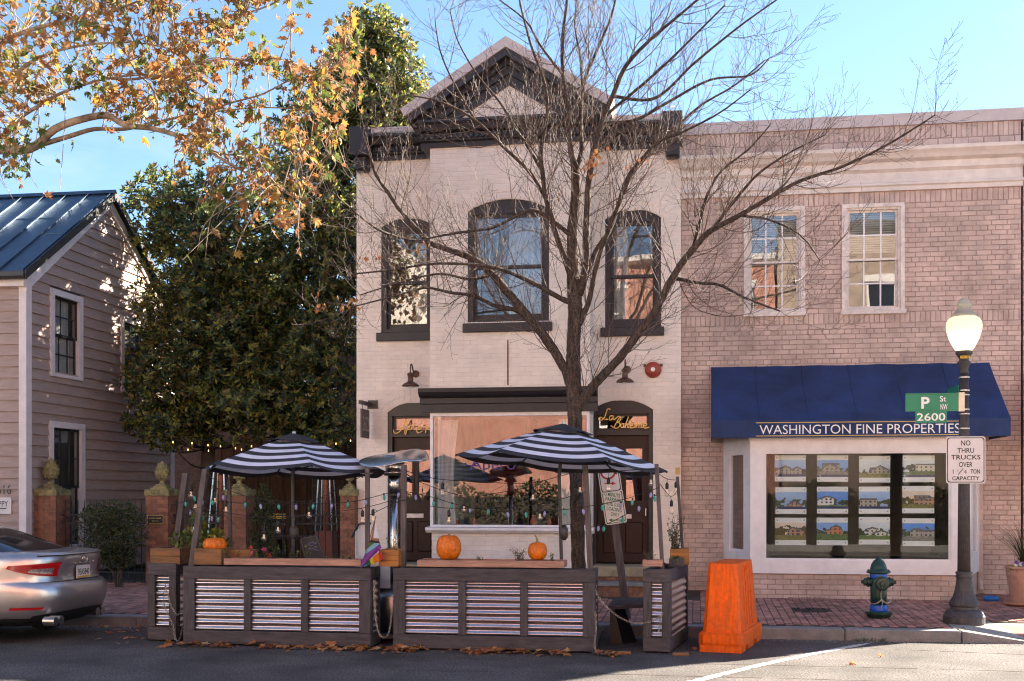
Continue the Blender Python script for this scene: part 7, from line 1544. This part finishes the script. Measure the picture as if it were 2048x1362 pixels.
# signs on the lamp post
ys = yl - .085
t = thing('street_name_sign', 'green street name sign reading P St NW with 2600 plate', 'sign', (xat(1866, ys), ys, 2.7)); q0, q1 = at(1811, 787, ys), at(1917, 822, ys)
MB().box(q0.x, q1.x, ys, ys + .006, q1.z, q0.z).build('blade', 'sign_green', t); b = MB(); b.box(q1.x + .001, q1.x + .072, ys - .004, ys + .014, q1.z - .005, q0.z + .005); b.build('bracket', 'steel', t)
hh = q0.z - q1.z; wpx = (q1.x - q0.x) / 106
for dz in (.012, hh - .018): MB().box(q0.x, q1.x, ys - .002, ys - .0005, q1.z + dz, q1.z + dz + .005).build('rule', 'text_green', t)
text('P', .145, (q0.x + 40 * wpx, ys - .002, q1.z + hh * .47), 'offwhite', t, wid=.10, bold=.03); text('St', .068, (q0.x + 75 * wpx, ys - .002, q1.z + hh * .68), 'offwhite', t, wid=.075, bold=.01); text('NW', .07, (q0.x + 77 * wpx, ys - .002, q1.z + hh * .24), 'offwhite', t, wid=.082, bold=.01)
q2, q3 = at(1831, 822, ys), at(1894, 845, ys); MB().box(q2.x, q3.x, ys + .007, ys + .012, q3.z, q2.z + .02).build('block_plate', 'sign_green', t); text('2600', .095, ((q2.x + q3.x) / 2, ys + .006, (q2.z + q3.z) / 2 - .002), 'offwhite', t, wid=.335, bold=.012, ex=.001)
t = thing('cross_street_sign', 'street name sign seen edge on at the top of the lamp post', 'sign', (pl_.x - .07, yl + .1, 2.9)); a_ = at(1919, 770, yl); b_ = at(1919, 800, yl); MB().box(pl_.x - .075, pl_.x - .070, yl - .03, yl + .62, b_.z, a_.z).build('blade', 'sign_green', t)
t = thing('truck_sign', 'white regulatory sign reading no thru trucks over 1 1/4 ton capacity', 'sign', (xat(1931, ys), ys, 2.2)); c_ = at(1931, 920, ys); kk = mpp(1931, ys); plate(t, c_, 75 * kk, 94 * kk, 0, 'sign_black', ys - .012)
for (s_, v, h, wd) in (('NO', 886, 10.5, 18), ('THRU', 901, 9.5, 32), ('TRUCKS', 914.5, 9.5, 56), ('OVER', 929, 10.5, 26), ('CAPACITY', 956.5, 8.0, 52)): text(s_, h * kk, (c_.x, ys - .013, zat(1931, v, ys)), 'sign_black', t, wid=wd * kk, ex=.002, bold=.012)
text('1', 8.5 * kk, (c_.x - 24 * kk, ys - .013, zat(1931, 943, ys)), 'sign_black', t, ex=.002); text('1', 5 * kk, (c_.x - 15 * kk, ys - .013, zat(1931, 941, ys)), 'sign_black', t, ex=.002); MB().tube([(c_.x - 14 * kk, ys - .0145, zat(1931, 949, ys)), (c_.x - 5 * kk, ys - .0145, zat(1931, 937, ys))], .004, 5).build('stroke', 'sign_black', t); text('4', 8 * kk, (c_.x - 1 * kk, ys - .013, zat(1931, 943.5, ys)), 'sign_black', t, ex=.002); text('TON', 9 * kk, (c_.x + 18 * kk, ys - .013, zat(1931, 943, ys)), 'sign_black', t, wid=18 * kk, ex=.002, bold=.01)
b = MB(); b.box(pl_.x - .07, pl_.x + .07, ys - .007, yl - .05, c_.z + .2, c_.z + .23); b.box(pl_.x - .07, pl_.x + .07, ys - .007, yl - .05, c_.z - .23, c_.z - .2); b.build('mounting_bracket', 'steel', t)
# pot with grasses and pansies at the right edge
yp = 17.1; px_ = xat(2053, yp); t = thing('terracotta_pot', 'terracotta pot with saucer at the right edge of the pavement', 'pot', (px_, yp, SW(yp))); z0 = SW(yp) + .008; c0 = (px_, yp, z0)
MB().lathe(c0, [(.22, 0), (.29, .03), (.30, .06), (.285, .062), (.22, .03)], 32).build('saucer', 'terracotta', t, smooth=False); MB().lathe(c0, [(.19, .02), (.215, .15), (.245, .35), (.26, .42), (.262, .425), (.265, .50), (.28, .515), (.28, .545), (.25, .55), (.245, .50)], 36).build('body', 'terracotta', t, smooth=False); MB().lathe(c0, [(.24, .46), (.02, .50)], 20).build('soil', 'soil', t)
grasstuft('tall arching ornamental grass growing from the terracotta pot', (px_ - .02, yp, z0 + .49), 150, 1.15, 1.05, 15, .45, name='ornamental_grass')
bush('pot_greens', 'dark bushy greenery in the terracotta pot', 'plant', (px_ + .05, yp, z0 + .49), [(.05, 0, .16, .16, .15, .2)], 500, .05, 'shrub_leaf', 71)
t = thing('pansies', 'purple and white pansies on the rim of the terracotta pot', 'flowers', (px_ - .15, yp - .15, z0 + .5)); rr = random.Random(3); f1, f2, f3 = MB(), MB(), MB()
for _ in range(9):
    c_ = V((px_ - .15 + rr.uniform(-.09, .12), yp - .17 + rr.uniform(-.04, .06), z0 + .56 + rr.uniform(-.03, .05))); mm = f1 if rr.random() < .6 else f2
    for j in range(5): a = j * 1.2566; d = V((math.cos(a), -.25, math.sin(a))) * .026; sd = d.cross(V((0, 1, 0))).normalized() * .016; mm.add([c_, c_ + d * .5 + sd, c_ + d, c_ + d * .5 - sd], [(0, 1, 2, 3)])
for _ in range(60): c_ = V((px_ - .14 + rr.uniform(-.12, .16), yp - .14 + rr.uniform(-.06, .06), z0 + .5 + rr.uniform(-.02, .05))); d = rnd(rr) * .04; sd = d.cross(rnd(rr)).normalized() * .012; f3.add([c_, c_ + d * .5 + sd, c_ + d, c_ + d * .5 - sd], [(0, 1, 2, 3)])
f1.build('purple_petals', 'petal_blue', t, kind='stuff'); f2.build('white_petals', 'offwhite', t, kind='stuff'); f3.build('leaves', 'fresh_leaf', t, kind='stuff')
pb = at(1982, 1200, 17.7); t = thing('pet_bowl', 'bright blue plastic bowl on the pavement by the downspout', 'bowl', (pb.x, 17.7, SW(17.7))); MB().lathe((pb.x, 17.7, SW(17.7) + .008), [(.105, 0), (.10, .05), (.092, .062), (.085, .058), (.075, .02), (.01, .015)], 28).build('bowl', 'bowl_blue', t, smooth=True)
# ------------------------------------------------------------------ fallen leaves
rr = random.Random(8); lt = MB()
def ground_leaf(mb, x, y, z, s, flat=.8):
    ax = V((rr.gauss(0, 1), rr.gauss(0, 1), rr.gauss(0, .15))).normalized(); up = (V((0, 0, 1)) + rnd(rr) * (1 - flat) * 1.6).normalized(); leaf(mb, V((x, y, z + .012 + rr.random() * .03)), ax, up, s, rr.uniform(-.3, .9))
for _ in range(330):
    u = rr.uniform(330, 1230); y = 12.66 - abs(rr.gauss(0, .10)) - (.12 if rr.random() < .12 else 0); x = xat(u, y)
    if math.sin(u * .02) + math.sin(u * .047 + 1) + rr.uniform(-1.2, 1.2) < -.5: continue
    ground_leaf(lt, x, y, .004, rr.uniform(.08, .17))
for _ in range(36): y = rr.uniform(12.1, 12.7); ground_leaf(lt, xat(rr.uniform(230, 1300), y), y, .003, rr.uniform(.04, .09))
for _ in range(34): y = rr.uniform(12.9, 14.25); ground_leaf(lt, xat(rr.uniform(200, 300), y), y, .003, rr.uniform(.05, .1))
for _ in range(26): y = 14.22; ground_leaf(lt, xat(rr.uniform(1380, 1900), y), y, .003, rr.uniform(.02, .05))
for _ in range(60): y = rr.uniform(17.9, 18.6); ground_leaf(lt, xat(rr.uniform(-20, 700), y), y, SW(y) + .008, rr.uniform(.04, .09))
tag(lt.build('leaf_litter', 'dry_leaf'), 'drift of fallen brown leaves along the foot of the planters', 'leaves', kind='stuff')
def single_leaf(lab, u, v, s):
    p = road_pt(u, v); b = MB(); leaf(b, p + V((0, 0, .02)), V((1, .2, .1)), V((.2, -.5, 1)), s, .6); tag(b.build('fallen_leaf', 'dry_leaf'), lab, 'leaf', 'single fallen leaves')
single_leaf('curled orange leaf lying alone on the sunlit road', 1698, 1330, .12); single_leaf('pale flat leaf on the road left of the sunlit patch corner', 1755, 1314, .09); single_leaf('brown leaf in the gutter below the hydrant', 1676, 1272, .11); single_leaf('curled leaf at the foot of the end planter', 1385, 1300, .10)
# weeds in the kerb joints
wd = MB()
for (u, v, n) in ((1710, 1274, 26), (1745, 1276, 20), (1975, 1275, 24), (1995, 1262, 16), (1940, 1250, 20), (1952, 1252, 10), (1660, 1198, 0)):
    p = road_pt(u, v); p.y = min(p.y, YK - .02) if v > 1268 and u < 1900 else p.y
    for _ in range(n):
        q = p + V((rr.uniform(-.09, .09), rr.uniform(-.02, .02), .0 if v > 1265 else .1)); d = V((rr.gauss(0, .5), rr.gauss(0, .3), 1)).normalized() * rr.uniform(.03, .06); sd = d.cross(V((0, 1, 0))).normalized() * .005; wd.add([q - sd, q + sd, q + d], [(0, 1, 2)])
for _ in range(700):
    x = rr.uniform(FX0, FX1); q = V((x, YF + .045, .195)); d = V((rr.gauss(0, .5), -abs(rr.gauss(0, .5)), .8)).normalized() * rr.uniform(.01, .03); sd = d.cross(V((0, 1, 0))).normalized() * .004
    if math.sin(x * 5) > .2: wd.add([q - sd, q + sd, q + d], [(0, 1, 2)])
tag(wd.build('weeds', 'grass_blade'), 'small weeds growing in the kerb and wall joints', 'weeds', kind='stuff')
# ------------------------------------------------------------------ parked car, tail towards the parklet
XC0, YC = -7.24, 13.16          # tail end, centre line
t = thing('parked_car', 'silver sedan parked at the left edge with its tail to the parklet', 'car', (XC0 - 2.4, YC, 0))
def lerp_tab(tab, z):
    for (a, b) in zip(tab, tab[1:]):
        if a[0] <= z <= b[0]: f = (z - a[0]) / (b[0] - a[0]); return [p + (q - p) * f for p, q in zip(a[1:], b[1:])]
    return list(tab[-1][1:]) if z > tab[-1][0] else list(tab[0][1:])
# z: (tail inset, nose position, half width, corner exponent)
BODY = [(.20, .30, 4.70, .80, 4.5), (.26, .16, 4.78, .86, 4.6), (.34, .08, 4.84, .90, 4.8), (.44, .03, 4.87, .915, 4.6), (.55, .00, 4.88, .92, 4.4), (.64, .01, 4.87, .922, 4.2), (.69, .05, 4.83, .92, 4.0), (.715, .10, 4.80, .918, 4.0), (.76, .115, 4.72, .915, 4.0), (.84, .11, 4.5, .91, 3.9), (.92, .085, 4.1, .895, 3.7), (.98, .075, 3.75, .87, 3.5), (1.02, .085, 3.45, .84, 3.4), (1.045, .10, 3.3, .80, 3.4), (1.055, .17, 3.2, .76, 3.4), (1.06, .35, 3.0, .70, 3.4)]
def body(phi, z, off=0.0):
    a, nz, hw_, ex = lerp_tab(BODY, z); c = (a + nz) / 2; rx_ = (nz - a) / 2; cs, sn = math.cos(phi), math.sin(phi)
    def f(ph):
        cs, sn = math.cos(ph), math.sin(ph); e2 = 2 / ex
        sx = math.copysign(abs(cs) ** (2 / 7), cs); lat = math.copysign(abs(sn) ** (2 / ex), sn)
        bow = .10 * (1 - (abs(lat)) ** 2) if cs > 0 else 0
        return V((c + rx_ * sx * 1.0, lat * hw_))
    p = f(phi); q = f(phi + .004) - f(phi - .004); n = V((q.y, -q.x)); n = n.normalized() if n.length > 0 else V((1, 0))
    s = p.x
    # bow the tail in plan
    lat = p.y / hw_
    if s < 1.2: s += (.09 * abs(lat) ** 2.2 + .10 * abs(lat) ** 8) * max(0, 1 - s / 1.2)
    return V((XC0 - s, YC - p.y, z)) + V((-n.x, -n.y, 0)) * off
zs = [.20, .23, .26, .30, .34, .39, .44, .50, .55, .60, .64, .67, .69, .705, .715, .735, .76, .80, .84, .88, .92, .95, .98, 1.0, 1.02, 1.035, 1.045, 1.055, 1.06]
NP = 160; phis = []
for j in range(NP): phis.append(2 * math.pi * j / NP)
# denser sampling near the corners through the superellipse itself
b = MB()
for z in zs: b.v += [tuple(body(ph_, z)) for ph_ in phis]
for k in range(len(zs) - 1):
    for j in range(NP): b.f.append((k * NP + j, k * NP + (j + 1) % NP, (k + 1) * NP + (j + 1) % NP, (k + 1) * NP + j)); b.m.append(1 if zs[k] < .30 else 0)
b.f += [tuple(range(NP)), tuple((len(zs) - 1) * NP + j for j in range(NP))[::-1]]; b.m += [1, 0]
bo = b.build('body', ['car_paint', 'car_black'], t, smooth=True); smooth_by_angle(bo, 35)
CAB = [(1.045, .46, 3.72, .81), (1.15, .78, 3.45, .775), (1.25, 1.08, 3.15, .73), (1.35, 1.42, 2.85, .67), (1.41, 1.75, 2.6, .61), (1.44, 2.05, 2.4, .50)]
def cab(ph, z):
    a, nz, hw_ = lerp_tab(CAB, z); c, r_ = (a + nz) / 2, (nz - a) / 2; cs, sn = math.cos(ph), math.sin(ph); lat = math.copysign(abs(sn) ** (2 / 4.0), sn); s = c - r_ * math.copysign(abs(cs) ** (2 / 5), cs)
    s += .10 * lat * lat * (1 if cs > 0 else -1); return V((XC0 - s, YC - lat * hw_, z))
zc_ = [1.045, 1.10, 1.15, 1.2, 1.25, 1.3, 1.35, 1.38, 1.41, 1.425, 1.44]; b = MB(); NC = 120
for z in zc_: b.v += [tuple(cab(2 * math.pi * (j + .5) / NC, z)) for j in range(NC)]
for k in range(len(zc_) - 1):
    for j in range(NC):
        a = (2 * math.pi * (j + 1) / NC) % math.pi; cs = math.cos(2 * math.pi * (j + 1) / NC); sn = abs(math.sin(2 * math.pi * (j + 1) / NC)); lat = sn ** .5
        pil = (.90 < lat and abs(cs) > .12 and (abs(cs) > .30 and abs(cs) < .62)); b.f.append((k * NC + j, k * NC + (j + 1) % NC, (k + 1) * NC + (j + 1) % NC, (k + 1) * NC + j)); b.m.append(0 if (zc_[k] >= 1.375 or pil) else 1)
b.f.append(tuple((len(zc_) - 1) * NC + j for j in range(NC))[::-1]); b.m.append(0); co = b.build('cabin', ['car_paint', 'car_glass'], t, smooth=True)
def patch(nm, p0, p1, z0, z1, mat, off=.006, n=24, m=5, shape=None, par=None):
    b = MB()
    for i in range(m + 1):
        for j in range(n + 1):
            f, g_ = j / n, i / m; za, zb = (z0, z1) if shape is None else shape(f); b.v.append(tuple(body(p0 + (p1 - p0) * f, za + (zb - za) * g_, off)))
    for i in range(m):
        for j in range(n): b.f.append((i * (n + 1) + j, i * (n + 1) + j + 1, (i + 1) * (n + 1) + j + 1, (i + 1) * (n + 1) + j)); b.m.append(0)
    return b.build(nm, mat, par or t, smooth=True)
# find the perimeter parameter for a lateral position on the tail (phi about pi)
def ph_lat(l, z):
    ex = lerp_tab(BODY, z)[3]; return math.pi - math.copysign(math.asin(min(1, abs(l) ** (ex / 2))), l)
for sgn in (1, -1):
    pa, pbv = ph_lat(sgn * .50, .86), math.pi - sgn * 1.06; ext = (.012 if sgn > 0 else -.012)
    o = patch('tail_light', pa, pbv, .80, .93, 'tail_red', .010, n=48, shape=lambda f: (.775 + .10 * f * f, .94 - .03 * f))
    pm = pa + (pbv - pa) * .12; pn = pa + (pbv - pa) * .60; patch('reverse_lens', pm, pn, .84, .89, 'tail_clear', .014, shape=lambda f: (.80 + .03 * f, .875 - .01 * f), par=o)
# black creases: bumper vent, lower diffuser, trunk gap
patch('lower_diffuser', ph_lat(.86, .3), ph_lat(-.86, .3), .22, .36, 'car_black', .004, n=40, shape=lambda f: (.215, .30 + .07 * (1 - abs(2 * f - 1)) ** .5 if .06 < f < .94 else .26))
patch('bumper_reflector', ph_lat(.93, .40), ph_lat(.75, .40), .40, .43, 'tail_red', .006, n=8); patch('bumper_reflector', ph_lat(-.93, .40), ph_lat(-.75, .40), .40, .43, 'tail_red', .006, n=8)
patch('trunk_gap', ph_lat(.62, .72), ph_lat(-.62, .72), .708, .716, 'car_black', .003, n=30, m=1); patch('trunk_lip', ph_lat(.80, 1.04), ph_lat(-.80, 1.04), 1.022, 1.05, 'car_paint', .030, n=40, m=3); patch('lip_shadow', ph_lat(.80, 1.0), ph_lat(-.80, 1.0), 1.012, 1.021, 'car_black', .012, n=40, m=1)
for sgn in (1, -1): patch('bumper_vent', ph_lat(sgn * .985, .65), ph_lat(sgn * .9999, .65), .56, .78, 'car_black', .006, n=4, m=6)
pc = body(math.pi, .80, .02); zc2 = .80
pt_ = MB().bbox(pc.x, pc.x + .012, YC - .155, YC + .155, zc2 - .078, zc2 + .078, .004).build('number_plate', 'sign_white', t); text('9EA5840', .075, (pc.x + .013, YC, zc2), 'sign_black', pt_, wid=.26, yaw=rad(90), ex=0, bold=.012)
b = MB(); b.box(pc.x + .0122, pc.x + .0135, YC - .14, YC + .14, zc2 - .07, zc2 - .05); b.build('plate_strip', 'yellow', pt_)
pe = body(math.pi, .955, .018); b = MB()
for (ry, rz_, dz) in ((.06, .042, 0), (.026, .040, 0), (.045, .016, .018)): b.tube([(pe.x, YC + ry * math.cos(k * .3927), .955 + dz + rz_ * math.sin(k * .3927)) for k in range(17)], .0055, 6)
b.build('badge', 'chrome', t)
for k in range(6): MB().box(body(math.pi, .915, .0).x - .02, body(math.pi, .915, .006).x + .012, YC - .2 + k * .075, YC - .165 + k * .075, .905, .92).build('badge_letter', 'chrome', t)
for sgn in (1, -1):
    for k in (0, 1):
        cy = YC - sgn * ((.60 if sgn > 0 else .38) + k * .12); MB().lathe((XC0 - (.16 if sgn > 0 else .24), cy, .275), [(.045, 0), (.052, .0), (.052, .14), (.045, .14)], 16, mat=Matrix.Rotation(rad(90), 3, 'Y')).build('exhaust_tip', 'steel', t)
for sx in (1.05, 3.87):
    for sgn in (1, -1):
        cy = YC - sgn * .80; w_ = MB().lathe((XC0 - sx, cy - sgn * .13 * 0, .33), [(.20, -.115), (.30, -.115), (.328, -.09), (.332, 0), (.328, .09), (.30, .115), (.20, .115)], 32, mat=Matrix.Rotation(rad(90), 3, 'X')).build('wheel', 'rubber', t, smooth=True)
        MB().lathe((XC0 - sx, cy - sgn * .10, .33), [(.205, -.02), (.19, .03 * 1), (.03, .02), (.02, .03)], 24, mat=Matrix.Rotation(rad(90), 3, 'X')).build('rim', 'steel', w_)
        ar = MB(); ar.tube([(XC0 - sx + .37 * math.cos(rad(a)), cy - sgn * .118, .33 + .37 * math.sin(rad(a))) for a in range(0, 181, 12)], .02, 6); ar.build('arch_lip', 'car_black', t)
# door lines and mirrors on the near side
for sx in (1.75, 2.85): MB().tube([(XC0 - sx, YC - .925, .35), (XC0 - sx, YC - .926, .7), (XC0 - sx + .02, YC - .895, 1.0)], .004, 4).build('door_gap', 'car_black', t)
for sgn in (1, -1): MB().bbox(XC0 - 3.25, XC0 - 3.08, YC - sgn * .98 - .09, YC - sgn * .98 + .09, 1.0, 1.13, .03).build('mirror', 'car_paint', t)
